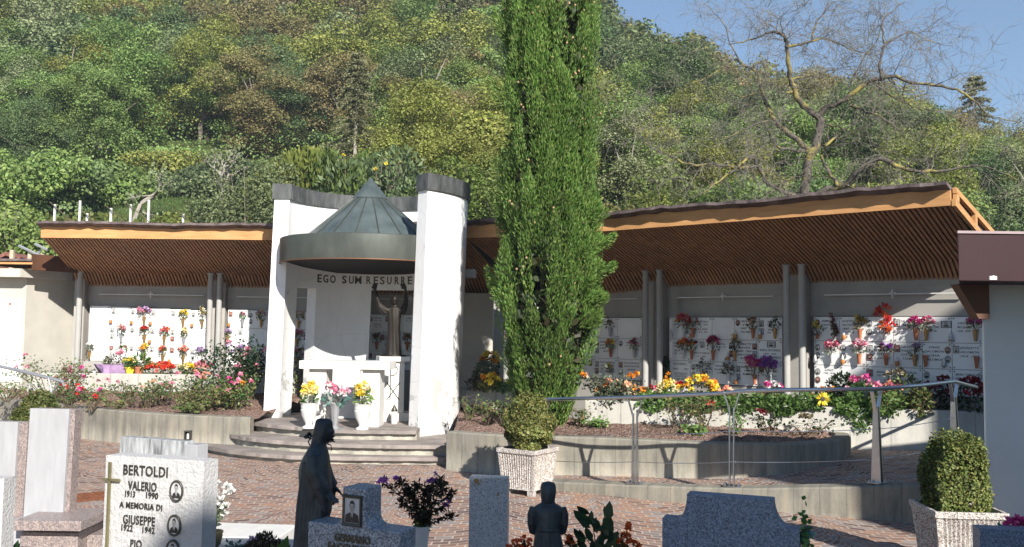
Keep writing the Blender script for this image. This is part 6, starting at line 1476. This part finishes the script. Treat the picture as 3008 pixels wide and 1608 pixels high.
# ================================================================== bare tree
def build_bare():
    g = np.random.default_rng(8); Y0 = 21.5; q = P(2365, 700, Y0)
    t_ = thing('bare_tree', 'leafless gnarled tree with yellow lichen on its limbs behind the right roof', 'tree', (q.x, Y0, .8))
    o = t_.location
    def L_(pts, r0, r1, dy0=0, dy1=0):
        out = []
        for i, (x, y) in enumerate(pts):
            f = i/max(1, len(pts)-1); out.append(P(1700+x/1.9694, y/1.9694, Y0+dy0+(dy1-dy0)*f)-o)
        return out, r0, r1
    limbs = [L_([(1280, 1700), (1285, 1400), (1300, 1160), (1320, 1000), (1340, 900), (1370, 840), (1395, 740), (1400, 680)], .15, .125),
      L_([(1395, 690), (1320, 630), (1275, 580), (1245, 520), (1225, 460), (1212, 380), (1205, 270), (1190, 210)], .105, .05, 0, -.5),
      L_([(1190, 210), (1120, 185), (1040, 215), (960, 240), (860, 260)], .045, .012, -.5, -.9), L_([(1208, 270), (1250, 262), (1300, 252), (1345, 240), (1360, 170), (1385, 120), (1430, 60), (1480, 10)], .05, .014, -.5, 0),
      L_([(1345, 240), (1420, 225), (1500, 250), (1580, 290), (1700, 310)], .035, .01, -.2, .6), L_([(1190, 210), (1170, 150), (1180, 90)], .025, .008, -.5, -.8),
      L_([(1395, 660), (1440, 620), (1500, 600), (1560, 560), (1640, 495), (1700, 465), (1760, 450), (1830, 440)], .085, .055, 0, -.8), L_([(1830, 440), (1920, 475), (2060, 490), (2190, 525), (2280, 570), (2340, 640), (2400, 680), (2540, 710)], .055, .01, -.8, -1.5),
      L_([(1755, 450), (1742, 370), (1768, 260), (1758, 130), (1810, 70), (1890, 5)], .05, .012, -.7, -.3), L_([(1765, 265), (1850, 215), (1920, 185), (2010, 230), (2160, 270)], .025, .007, -.6, -.1), L_([(1565, 500), (1640, 350), (1720, 240), (1758, 140)], .025, .01, -.3, -.3),
      L_([(1345, 880), (1240, 790), (1180, 740), (1130, 690), (1085, 600), (1055, 510), (1030, 420), (950, 380)], .10, .035, 0, .9), L_([(950, 380), (890, 280), (840, 140), (770, 60)], .03, .008, .9, 1.2), L_([(950, 380), (830, 400), (700, 470), (600, 495), (460, 505)], .03, .007, .9, .4),
      L_([(1090, 700), (980, 735), (880, 790), (760, 800)], .04, .008, .4, -.3), L_([(1330, 880), (1240, 870), (1150, 850), (1110, 800), (1105, 750)], .06, .025, 0, -.5),
      L_([(1290, 1160), (1210, 1120), (1100, 1060), (1040, 970), (1005, 910), (950, 940), (900, 985), (780, 1070), (660, 1150)], .085, .015, 0, -1.3), L_([(1030, 960), (900, 970), (780, 950), (650, 955), (560, 910), (470, 880), (380, 820), (280, 730), (190, 690)], .05, .008, -.6, -1.0),
      L_([(1300, 1200), (1400, 1120), (1480, 1085), (1550, 1070), (1600, 1010), (1680, 950), (1760, 920), (1860, 970), (2000, 995), (2150, 985), (2280, 960), (2400, 980), (2540, 1040)], .13, .01, 0, -1.8), L_([(1500, 1080), (1450, 1000), (1400, 900)], .06, .045, -.4, -.1), L_([(1550, 1070), (1600, 1095), (1650, 1130)], .05, .02, -.5, -.9),
      L_([(1420, 850), (1480, 800), (1540, 750), (1605, 695)], .045, .015, 0, .4), L_([(1570, 610), (1650, 640), (1720, 665), (1790, 705), (1850, 750)], .05, .015, -.3, -.8), L_([(1380, 760), (1450, 720), (1560, 760), (1700, 830), (1850, 900), (2000, 930)], .035, .007, .3, .8), L_([(1340, 1000), (1200, 1050), (1080, 1150), (1000, 1250)], .045, .01, .2, .6),
      L_([(1700, 465), (1780, 540), (1900, 600), (2050, 640), (2200, 640)], .035, .007, -.6, 0), L_([(1225, 460), (1320, 440), (1420, 440), (1500, 400)], .03, .008, -.3, .5), L_([(1060, 520), (960, 560), (860, 560), (740, 640)], .03, .007, .6, 1.0), L_([(1240, 530), (1180, 540), (1120, 480), (1020, 470)], .035, .01, -.2, -.8)]
    mb = MB(); seeds = []
    for pts, r0, r1 in limbs:
        ff = []
        for i in range(len(pts)-1):
            for k in range(4):
                f = k/4; a = pts[max(i-1, 0)]; b_ = pts[i]; c = pts[i+1]; d = pts[min(i+2, len(pts)-1)]
                ff.append(.5*((2*b_)+(c-a)*f+(2*a-5*b_+4*c-d)*f*f+(3*b_-a-3*c+d)*f**3))
        ff.append(pts[-1]); m = len(ff)
        ff = [p+Vector(g.normal(size=3))*.012 for p in ff]
        mb.tube(ff, [.78*(r0+(r1-r0)*i/(m-1))*(1+.08*g.normal()) for i in range(m)], 9)
        for i in range(m//8, m):
            r_ = r0+(r1-r0)*i/(m-1)
            if r_ < .11: seeds.append((ff[i], (ff[min(i+1, m-1)]-ff[max(i-1, 0)]).normalized(), r_))
    m = bpy.data.materials.new('lichen_bark'); t, b, L = nodes(m); b.inputs['Roughness'].default_value = .9
    n1 = noise(t, 2.2, 4, .65); n2 = noise(t, 14, 5, .6)
    c = ramp(t, n2, [(.3, (.035, .03, .025)), (.7, (.14, .12, .10))]); c = mixc(t, ramp(t, n1, [(.50, 0.0), (.62, .8)]), c, (.33, .27, .055)); L.new(c, b.inputs['Base Color']); bump(t, b, n2, .6, .03)
    mb.build('trunk', m, t_, smooth=60)
    tw = MB(); n = 0
    def twig(p, d, L0, r, lev):
        nonlocal n
        pts = [p]; k = 5; q = p.copy(); dd = d.copy()
        for i in range(k):
            dd = (dd+Vector(g.normal(size=3))*.17+Vector((0, 0, -.07 if lev else .02))).normalized(); q = q+dd*L0/k; pts.append(q.copy())
        tw.tube(pts, [r*(1-.75*i/k) for i in range(k+1)], 4, 0, False); n += 1
        if lev < 2:
            for _ in range(5 if lev == 0 else 4):
                i = g.integers(1, k+1); v = Vector(g.normal(size=3)); e_ = (pts[i]-pts[i-1]).normalized(); s_ = (v-e_*v.dot(e_)).normalized()
                twig(pts[i], (e_*.7+s_*.9).normalized(), L0*(.45+.3*g.random()), max(.0042, r*.6), lev+1)
    for p, d, r_ in seeds:
        pr = .74 if r_ < .06 else .32
        if g.random() < pr:
            v = Vector(g.normal(size=3)); s_ = (v-d*v.dot(d)).normalized()
            twig(p, (d*.45+s_+Vector((0, 0, .15))).normalized(), .5+.8*g.random(), min(.012, max(.007, r_*.25)), 0)
    TWM = M_('twig_bark', (.17, .155, .125), .9, var=.3, scale=2)
    tag(tw.build('twigs', TWM, t_), kind='stuff')
    print('twigs', n)
build_bare()
# ================================================================== hill
YS = np.array([20, 23.5, 27, 31, 34, 40, 60, 100, 150, 200, 300, 500]); ZS = np.array([1.5, 2.0, 3.6, 5.35, 6.0, 8.0, 17.0, 37.5, 64, 88, 130, 200])
TT = np.array([-.8, .02, .0925, .15, .198, .245, .33, .436, .494, .565, .9]); EC = np.array([.55, .45, .285, .250, .225, .203, .183, .160, .143, .118, .09])
def hz(x, y):
    y = np.maximum(y, 1.0); z = np.interp(y, YS, ZS); t = x/y
    cap = np.interp(t, TT, EC); e = (z-2)/y; k = .02
    yr = 150.0
    e2 = -np.logaddexp(-e/k, -cap/k)*k
    far_ = np.where(y > yr, yr/y, 1.0)
    und = .4*np.sin(x*.21+y*.13)+.7*np.sin(x*.06-y*.09+2)
    und = und*np.clip((y-36)/20, 0, 1)*np.clip(y/60, 0, 2)
    return 2+y*e2*far_**.9+und
def grid(xs, ys, name, mat, zf):
    X, Y = np.meshgrid(xs, ys); Z = zf(X, Y); V = np.stack([X, Y, Z], -1).reshape(-1, 3); w_ = len(xs)
    i, j = np.meshgrid(np.arange(w_-1), np.arange(len(ys)-1)); a = (j*w_+i).ravel()
    me = npmesh(name, V, np.stack([a, a+1, a+w_+1, a+w_], 1)); me.polygons.foreach_set('use_smooth', [True]*len(me.polygons)); return link(name, me, mat)
hm = bpy.data.materials.new('hill_ground'); t, b, L = nodes(hm); b.inputs['Roughness'].default_value = .95; b.inputs['Specular IOR Level'].default_value = .1
L.new(ramp(t, noise(t, .25, 8, .7), [(.35, (.045, .055, .02)), (.55, (.075, .10, .03)), (.7, (.14, .12, .06))]), b.inputs['Base Color'])
tag(grid(np.linspace(-160, 170, 150), np.concatenate([np.linspace(23, 60, 40), np.linspace(62, 225, 60)]), 'hill', hm, hz), kind='structure')
# ------------------------------------------------------------------ tree kinds
def crown_broad(seed, H, Rr, n, ls, low=.22, clumps=34, flat=1.0):
    g = np.random.default_rng(seed); cs = []
    while len(cs) < clumps:
        d = g.normal(size=3); d /= np.linalg.norm(d); r = g.random()**.4
        c = np.array([d[0]*Rr*r, d[1]*Rr*r, H*(low+(1-low)*.5)+d[2]*H*(1-low)*.46*r]); c[:2] *= 1.05-.35*max(0, c[2]/H-.45); 
        if c[2] < H*low: continue
        cs.append((c, Rr*(.26+.2*g.random())))
    P_, D_, S_ = [], [], []
    per = n//clumps
    for c, r in cs:
        d = norm(g.normal(size=(per, 3))); d[:, 2] = np.where(d[:, 2] < -.25, -d[:, 2], d[:, 2])
        rr = r*(.35+.7*g.random((per, 1))**.7)
        P_.append(c+d*rr); D_.append(d*.8+.5*g.normal(size=(per, 3))+np.array([0, -.15, .15])); S_.append(ls*(.6+.8*g.random(per)))
    me = leaf_mesh('crown', np.vstack(P_), np.vstack(D_), np.concatenate(S_), .36, seed, .12, True)
    mb = MB(); mb.tube([(0, 0, -.6), (.05*Rr, 0, H*.25), (0, .05*Rr, H*.55)], [H*.022, H*.016, H*.008], 7)
    for c, r in cs[:14]: mb.tube([(0, 0, H*(.2+.15*g.random())), tuple(c*np.array([.5, .5, .8])), tuple(c)], [H*.008, H*.005, H*.002], 5)
    return me, mb.mesh('trunk', 60)
def crown_conifer(seed, H, Rr, n, ls, low=.1, droop=.35, thin=0):
    g = np.random.default_rng(seed); nl = int(H/.42); P_, D_, S_ = [], [], []; mb = MB()
    mb.tube([(0, 0, -.6), (0, 0, H*.98)], [H*.018, .012], 7)
    per = max(4, n//(nl*6))
    for i in range(nl):
        z = H*(low+(1-low)*i/nl); f = 1-(z/H-low)/(1-low); r0 = Rr*(f**.85)*(.8+.35*g.random())+.12
        for k in range(6):
            if thin and g.random() < thin: continue
            a = 2*math.pi*(k+g.random()*.8)/6+i; rr = r0*(.7+.4*g.random()); s_ = g.random(per)**.7
            x = rr*s_*math.cos(a); y = rr*s_*math.sin(a); zz = z-droop*rr*s_*(.6+.5*s_)+.05*g.normal(size=per)
            P_.append(np.stack([x+.10*g.normal(size=per)*(1-s_*.5), y+.10*g.normal(size=per)*(1-s_*.5), zz], 1)); D_.append(np.stack([np.full(per, math.cos(a)), np.full(per, math.sin(a)), np.full(per, -.35)], 1)+.45*g.normal(size=(per, 3))); S_.append(ls*(.6+.7*g.random(per)))
            if k % 2 == 0: mb.tube([(0, 0, z), (rr*.8*math.cos(a), rr*.8*math.sin(a), z-droop*rr*.6)], [.022, .008], 4, 0, False)
    return leaf_mesh('crown', np.vstack(P_), np.vstack(D_), np.concatenate(S_), .26, seed, .1), mb.mesh('trunk', 60)
G1 = leafmat('wood_green', [(0.108, 0.188, 0.049), (0.192, 0.288, 0.078), (0.301, 0.389, 0.122)], .3, objvar=.15, hue=.012)
G2 = leafmat('wood_yellow_green', [(0.148, 0.181, 0.036), (0.257, 0.291, 0.066), (0.394, 0.382, 0.109)], .3, objvar=.15, hue=.012)
G3 = leafmat('wood_blue_green', [(0.074, 0.125, 0.048), (0.123, 0.192, 0.071), (0.197, 0.262, 0.108)], .3, objvar=.15, hue=.012)
G4 = leafmat('wood_russet', [(0.146, 0.142, 0.055), (0.228, 0.209, 0.082), (0.337, 0.257, 0.113)], .3, objvar=.15, hue=.012)
G5 = leafmat('wood_grey_olive', [(0.13, 0.166, 0.072), (0.21, 0.249, 0.116), (0.3, 0.342, 0.17)], .25, hue=.015)
G6 = leafmat('wood_spruce', [(0.031, 0.067, 0.031), (0.056, 0.111, 0.051), (0.092, 0.159, 0.071)], .1, hue=.012)
G7 = leafmat('wood_larch', [(0.113, 0.127, 0.062), (0.189, 0.197, 0.099), (0.276, 0.267, 0.146)], .2, hue=.012)
KINDS = []
def kind(name, lab, mat, gen, bark=BARK, **kw): KINDS.append((name, lab, mat, gen, bark, kw))
def near_proto(k, seed): pass
SPEC = {
 'green': ('broadleaf_tree', 'mid green broadleaf tree on the wooded hillside', G1, BARK), 'yellow': ('broadleaf_tree', 'yellow green broadleaf tree on the wooded hillside', G2, BARK), 'blue': ('broadleaf_tree', 'blue green broadleaf tree on the wooded hillside', G3, BARK),
 'russet': ('broadleaf_tree', 'russet tinged tree on the wooded hillside', G4, BARK), 'olive': ('broadleaf_tree', 'thin greyish olive tree on the wooded hillside', G5, BARKP), 'spruce': ('spruce_tree', 'dark pointed spruce on the wooded hillside', G6, BARK), 'larch': ('larch_tree', 'pale trunked olive brown larch on the wooded hillside', G7, BARKP)}
PROTO = {}
for kn in SPEC:
    for v in range(2):
        sd = hash_ = {'green': 1, 'yellow': 2, 'blue': 3, 'russet': 4, 'olive': 5, 'spruce': 6, 'larch': 7}[kn]*10+v
        for lod, (n_, ls) in (('hi', (24000, .112)), ('mid', (11000, .17)), ('lo', (2600, .32))):
            if kn in ('spruce', 'larch'): me, tr = crown_conifer(sd, 9.5, 1.9 if kn == 'spruce' else 2.0, int(n_*.9), ls*1.05, .08 if kn == 'spruce' else .25, .35, 0 if kn == 'spruce' else .25)
            else: me, tr = crown_broad(sd, 7.5, 2.6, n_ if kn != 'olive' else int(n_*.7), ls, .02, 40+5*v)
            PROTO[kn, v, lod] = (me, tr)
g = np.random.default_rng(77)
spots = []
y = 29.0
while y < 168:
    sp_ = 2.6+1.5*min(1, max(0, (y-30)/70)); x = -.64*y+g.random()*sp_
    while x < .66*y:
        xx = x+g.normal()*sp_*.28; yy = y+g.normal()*sp_*.28; x += sp_
        t_ = xx/yy
        # gaps: vineyard and meadow on the left
        if yy < 41 and t_ < -.27: continue
        if yy < 45 and -.40 < t_ < -.18: continue
        if yy < 30.5 and xx > 1: continue
        spots.append((xx, yy))
    y += sp_*.82
n0 = len(spots)
noise2 = lambda a, b_: math.sin(a*.19+b_*.07)+math.sin(a*.07-b_*.16+1.3)+math.sin(a*.33+b_*.29)*.5
tl = []
for x, y in spots:
    z = float(hz(np.array(x), np.array(y))); e = (z-2)/y; t_ = x/y
    if (z+9-2)/y < -.1: continue
    if e > .46: continue                                    # wholly above the frame
    # behind the ridge?
    if y > 60 and t_ > .04:
        ys = np.linspace(40, y*.97, 20); el = (hz(t_*ys, ys)+2.5-2)/ys
        if el.max() > (z+8-2)/y: continue
    v = .8*noise2(x, y)+.15+g.normal()*1.15; hgt = (z-2)/y
    con = .04
    if y > 78: con = .28
    if y > 100: con = .62
    if t_ > .1 and y > 110: con = .8
    if g.random() < con: kn = 'larch' if g.random() < (.6 if t_ < .06 else .3) else 'spruce'
    else: kn = 'blue' if v < -1.3 else 'green' if v < -.1 else 'olive' if v < .45 else 'yellow' if v < 1.4 else 'russet'
    if y < 36 and kn in ('spruce', 'russet'): kn = 'yellow'
    h = (.5 if y < 33 else .62 if y < 45 else .75 if y < 70 else .85)*(.75+.5*g.random())
    if kn in ('spruce', 'larch'): h *= .85+.4*g.random()
    if y > 100: h *= .62
    if t_ > .05 and y > 55 and kn in ('spruce', 'larch'): h *= .55
    tl.append((y, x, z, kn, g.integers(0, 2), h, g.random()*6.28))
tl.sort(); print('hill trees', len(tl), 'of', n0)
near_t, far_t = tl[:295], tl[295:]
cnt = {}
for y, x, z, kn, v, h, a in near_t:
    nm, lab, mt, bk = SPEC[kn]; me, tr = PROTO[kn, int(v), 'hi' if y < 52 else 'mid']
    o = thing(nm, lab, 'tree', (x, y, z-.3), a, {'spruce': 'spruces of the hillside wood', 'larch': 'larches of the hillside wood'}.get(kn, kn+' broadleaf trees of the hillside wood'))
    sc = h*(1.0+.25*(g.random()-.5)); o.scale = (sc*1.18, sc*1.18, h)
    link('crown', me, mt, o); link('trunk', tr, bk, o)
    cnt[kn] = cnt.get(kn, 0)+1
print(cnt, 'far', len(far_t), 'ylast', near_t[-1][0])
# farther wood: one object, points carrying tree meshes
mats7 = []; allV, allQ, allM = [], [], []; off_ = 0
mi = {k: i for i, k in enumerate(SPEC)}
src = {}
for (kn, v, lod), (me, tr) in PROTO.items():
    if lod == 'lo':
        a = np.zeros(len(me.vertices)*3); me.vertices.foreach_get('co', a); src[kn, v] = a.reshape(-1, 3)
for y, x, z, kn, v, h, a in far_t:
    A = src[kn, int(v)]; ca, sa = math.cos(a), math.sin(a); sc = 1.2*h*(1+.3*(g.random()-.5))
    B = np.stack([(A[:, 0]*ca-A[:, 1]*sa)*sc+x, (A[:, 0]*sa+A[:, 1]*ca)*sc+y, A[:, 2]*h+z-.3], 1)
    allV.append(B); nq = len(B)//4; allQ.append(np.arange(off_, off_+len(B)).reshape(-1, 4)); allM.append(np.full(nq, mi[kn], np.int32)); off_ += len(B)
me = npmesh('far_wood', np.vstack(allV), np.vstack(allQ)); fw = link('far_wood', me, [SPEC[k][2] for k in SPEC])
me.polygons.foreach_set('material_index', np.concatenate(allM)); me.update()
tag(fw, 'dense far wood of mixed trees covering the upper hillside up to the ridge', 'wood', kind='stuff'); print('far quads', len(me.polygons))
# undergrowth between the trees
n = 150000; yy = 28+(95-28)*g.random(n)**.75; xx = (g.random(n)*1.26-.62)*yy; k = ~((yy < 40) & (xx/yy < -.2)); xx, yy = xx[k], yy[k]
zz = hz(xx, yy)+.55*g.random(len(xx))**2*(2.2+1.6*(yy < 60))
tag(link('undergrowth', leaf_mesh('undergrowth', np.stack([xx, yy, zz], 1), g.normal(size=(len(xx), 3))*.6+np.array([0, -.5, .8]), (.05+.0019*yy), .38, 4, .1, True), G1), 'low green undergrowth between the hillside trees', 'undergrowth', kind='stuff')
# bushes and tall stalks right behind the pavilion
def hedge(px, py, Y, w, h, mat, label, n, ls, lm=.3, upr=.0, name='shrub'):
    seedc[0] += 1; g = np.random.default_rng(seedc[0]); q = P(px, py, Y); z = float(hz(np.array(q.x), np.array(Y)))
    t_ = thing(name, label, 'shrub', (q.x, Y, z-.2)); K_ = 14; P_, D_ = [], []
    hh = q.z-z+.2 if h is None else h
    for k in range(K_):
        c = np.array([(g.random()-.5)*w*.8, (g.random()-.5)*w*.5, hh*(.15+.68*g.random())]); p, d = cloud(n//K_, c, (w*.26, w*.22, hh*.24), g); P_.append(p); D_.append(d)
    p, d = np.vstack(P_), np.vstack(D_); p[:, 2] = np.maximum(p[:, 2], 0)
    link('foliage', leaf_mesh('foliage', p, d*(.7-upr)+.6*(1-upr)*g.normal(size=d.shape)+np.array([0, -.2*(1-upr), .3+upr*1.3]), ls*(.6+.8*g.random(len(p))), lm, seedc[0], .12, upr < .15), mat, t_)
    mb = MB()
    for k in range(9): a = g.random()*6.28; mb.tube([(0, 0, 0), (w*.2*math.cos(a), w*.15*math.sin(a), hh*.5), (w*.38*math.cos(a), w*.25*math.sin(a), hh*.9)], [.03, .02, .008], 5)
    mb.build('stems', BARK, t_); return t_
SILV = leafmat('silver_green', [(0.07, 0.109, 0.049), (0.126, 0.175, 0.077), (0.196, 0.248, 0.119)], .3); LIME = leafmat('lime_green', [(.09, .13, .025), (.15, .20, .04), (.24, .27, .07)], .3)
hedge(735, 470, 27.2, 3.0, None, SILV, 'silvery green shrub rising left of the white pavilion', 14144, 0.091)
hedge(880, 450, 28.5, 2.6, None, LIME, 'bright green shrub with upright leaves behind the pavilion cone', 4200, .24, .18, .45)
hedge(985, 455, 28.0, 2.6, None, LIME, 'pale upright maize like stalks above the canopy', 6720, 0.225, .13, .6)
hedge(1100, 445, 27.5, 2.8, None, SILV, 'grey green shrub above the right pavilion wall', 4600, .2, .22, .2)
hedge(1220, 430, 28.0, 2.8, None, SILV, 'long leaved shrub right of the pavilion coping', 7360, 0.165, .2, .1)
hedge(1345, 470, 27.0, 2.6, None, LIME, 'yellow green bush between pavilion and cypress', 7820, 0.115)
hedge(1430, 350, 32, 3.4, None, G2, 'large golden green tree left of the cypress', 11200, 0.150, .36, 0, 'broadleaf_tree')
hedge(1590, 440, 28, 2.6, None, G1, 'green shrub hidden behind the cypress', 5950, 0.144)
hedge(1850, 560, 26.5, 2.6, None, G2, 'yellow green bush behind the left end of the right roof', 11424, 0.091)
hedge(1980, 505, 28, 3.2, None, LIME, 'bright yellow green bush under the bare tree', 7820, 0.130)
hedge(2120, 530, 28, 3, None, G1, 'green bush under the left boughs of the bare tree', 11424, 0.103)
hedge(2320, 530, 29, 3.4, None, G3, 'dark green bush behind the bare trunk', 7140, 0.144)
hedge(2520, 540, 28, 3.2, None, G2, 'bush of yellowing leaves right of the bare trunk', 11424, 0.103)
hedge(2720, 560, 27, 3.2, None, G1, 'green bush behind the right roof corner', 7140, 0.130)
hedge(2930, 600, 24, 2.6, None, G3, 'dark green bush above the brown eaves box', 11424, 0.091)
hedge(1810, 590, 25, 1.2, None, G4, 'small russet bush at the end of the right roof', 3060, 0.094)
yf = thing('sunflower_patch', None, None) if False else None
q0 = P(1010, 455, 27.2)
for k, (px, py) in enumerate(((1009, 457), (1133, 482), (1103, 497))):
    q = P(px, py, 27.0); f_ = thing('yellow_flower', ('topmost yellow bloom among the stalks above the canopy', 'right yellow bloom above the canopy', 'lower small yellow bloom above the canopy')[k], 'flower', (q.x, 27.0, q.z))
    link('blossom', puffs([(0, 0, 0)], (.05 if k < 2 else .035), 30, .055, k), FL['yellow'], f_); mb = MB(); mb.tube([(0, .02, 0), (.05, .2, -.6), (0, .5, -2.2)], [.015, .02, .03], 5); mb.build('stem', STEM, f_)
# left meadow: vineyard posts, wires of vines, small trees
vm = leafmat('vine_leaf', [(0.072, 0.115, 0.026), (0.13, 0.189, 0.046), (0.221, 0.243, 0.065)], .3)
POSTS = [(56, 605, 645), (86, 622, 650), (162, 601, 640), (236, 590, 636), (257, 627, 648), (327, 612, 651), (385, 601, 636), (438, 588, 633), (539, 628, 654), (604, 627, 656)]
for k, (px, y0, y1) in enumerate(POSTS):
    Y = 27.5 if y1 > 645 else 29.5; a = P(px, y0, Y); z = float(hz(np.array(a.x), np.array(Y)))
    nb = [POSTS[j][0] for j in range(len(POSTS))]; lab = ('first', 'second', 'third', 'fourth', 'fifth', 'sixth', 'seventh', 'eighth', 'ninth', 'tenth')[k]
    t_ = thing('vineyard_post', '%s white concrete vineyard post from the left above the long roof' % lab, 'post', (a.x, Y, z), 0, 'vineyard posts')
    mb = MB(); mb.box((0, 0, (a.z-z)/2-.2), (.065, .065, a.z-z+.4)); mb.build('shaft', POSTC, t_, bevel=.006)
    if k in (0, 2, 4, 5, 6, 8, 9):
        mb = MB(); mb.tube([(-.15, -.06, a.z-z-.05+.12), (.75, -.3, a.z-z-.62)], .016, 6); mb.build('slanting_bar', STEM, t_)
for k, (Y, x0, x1, hh, lab) in enumerate(((25.6, -16.5, -6.0, 1.0, 'nearest trained vine row just above the long roof'), (27.8, -18, -6.5, .8, 'second trained vine row above the long roof'), (30, -19.5, -8, .6, 'farthest trained vine row below the meadow'))):
    n = 5200; xx = x0+(x1-x0)*g.random(n); yy = Y+.35*g.normal(size=n); zz = hz(xx, yy)+hh*g.random(n)**.7+.12*np.sin(xx*2.1)
    t_ = thing('vine_row', lab, 'vine row', (0, Y, float(hz(np.array(x0), np.array(Y)))), 0, 'vine rows on the left slope')
    p = np.stack([xx, yy-Y, zz-t_.location.z], 1); link('foliage', leaf_mesh('foliage', p, g.normal(size=p.shape)+np.array([0, -.2, .2]), .15*(.6+.7*g.random(n)), .4, k, .1), vm, t_)
    mb = MB(); mb.tube([(x, 0, float(hz(np.array(x), np.array(Y)))-t_.location.z+hh*.7) for x in np.linspace(x0, x1, 14)], .01, 5); mb.build('wire', STEELD, t_)
n = 26000; yy = 24+17*g.random(n); xx = (-.66+.5*g.random(n))*yy; zz = hz(xx, yy)-.02
GRASS = leafmat('grass_blade', [(.06, .11, .025), (.10, .17, .04), (.16, .21, .07)], .3)
tag(link('grass', leaf_mesh('grass', np.stack([xx, yy, zz], 1), g.normal(size=(n, 3))*.4+np.array([0, 0, 1]), .17, .1, 5), GRASS), 'short meadow grass on the terrace above the vineyard', 'grass', kind='stuff')
# small gnarled fruit tree on the meadow, left hedge, shed and trellis at the left edge
def small_bare(px, py, Y, H, label):
    q = P(px, py, Y); z = float(hz(np.array(q.x), np.array(Y))); t_ = thing('fruit_tree', label, 'tree', (q.x, Y, z)); gg = np.random.default_rng(int(px)); mb = MB(); tips = []
    def br(p, d, L_, r, lev):
        e_ = p+d*L_; m_ = (p+e_)/2+Vector(gg.normal(size=3))*L_*.08; mb.tube([p, m_, e_], [r, r*.8, r*.6], 6, 0, False); tips.append(e_)
        if lev < 4:
            for _ in range(3): br(e_, (d+Vector(gg.normal(size=3))*.65+Vector((0, 0, .1))).normalized(), L_*.68, r*.58, lev+1)
    br(Vector((0, 0, -.2)), Vector((.2, 0, 1)).normalized(), H*.3, H*.035, 0); mb.build('trunk', BARKP, t_)
    T = np.array([tuple(v) for v in tips]); c = T[gg.integers(0, len(T), 500)]+gg.normal(size=(500, 3))*.2; link('crown', leaf_mesh('crown', c, gg.normal(size=c.shape), .14, .36, 3), G5, t_)
small_bare(398, 600, 33, 3.0, 'gnarled half bare fruit tree on the meadow above the long roof'); small_bare(640, 560, 36, 3.4, 'thin half bare tree at the right end of the meadow')
for (px, py, Y, w_, mat, lab) in ((60, 455, 33, 4.5, G1, 'dense green thicket at the left edge above the vineyard'), (170, 480, 34, 4, G3, 'blue green thicket left of the gnarled fruit tree'), (290, 455, 37, 4, G1, 'leafy green tree behind the gnarled fruit tree'), (30, 600, 26, 3.0, G1, 'low green bush left of the roof end'), (530, 440, 42, 4, G2, 'yellow green tree standing on the terrace'), (640, 440, 39, 3.6, SILV, 'silvery tree at the right end of the terrace'), (420, 430, 45, 4.5, G1, 'spreading tree behind the terrace lawn')):
    hedge(px, py, Y, w_, None, mat, lab, 9000, .13, .36, 0, 'broadleaf_tree' if 'tree' in lab else 'thicket')
sd = thing('shed', 'small gabled shed roof with reddish tiles at the left edge above the niche building', 'shed', (P(28, 780, 22.5).x, 22.5, 2.2))
a = P(22, 742, 22.5).z-2.2; lo_z = P(22, 775, 22.5).z-2.2
mb = MB(); mb.box((0, .8, lo_z/2), (1.3, 1.6, lo_z)); mb.build('wall', BROWN2, sd)
mb = MB(); mb.prism([(-.5, lo_z+.02), (0, a), (.75, lo_z+.02), (.75, lo_z-.05), (0, a-.09), (-.5, lo_z-.05)], -.2, 1.8); mb.build('roof', M_('red_tile', (.22, .09, .07), .85, var=.3, scale=12), sd)
tr = thing('timber_trellis', 'pale timber trellis posts with slanting braces left of the roof end', 'trellis', (P(105, 780, 22).x, 22, 2.2))
for px, y0 in ((37, 735), (90, 740), (103, 748), (128, 745)):
    a = P(px, y0, 22); mb = MB(); mb.box((a.x-tr.location.x, 0, (a.z-2.2)/2), (.09, .09, a.z-2.2)); mb.build('post', WOODP, tr)
mb = MB(); mb.tube([P(55, 722, 21.9)-tr.location, P(172, 778, 21.9)-tr.location], .035, 6); mb.tube([P(103, 717, 21.8)-tr.location, P(140, 735, 21.8)-tr.location], .035, 6); mb.tube([P(120, 735, 21.95)-tr.location, P(88, 772, 21.95)-tr.location], .03, 6); mb.build('brace', STEELD, tr)

hzm = bpy.data.materials.new('haze_air'); hzm.use_nodes = True; t = hzm.node_tree; t.nodes.clear()
o_ = t.nodes.new('ShaderNodeOutputMaterial'); v_ = t.nodes.new('ShaderNodeVolumePrincipled'); v_.inputs['Color'].default_value = (.72, .84, 1, 1); v_.inputs['Density'].default_value = .0008; v_.inputs['Anisotropy'].default_value = .0
t.links.new(v_.outputs[0], o_.inputs['Volume'])
mb = MB(); mb.box((0, 102, 46), (500, 264, 94)); tag(mb.build('haze', hzm), kind='stuff')
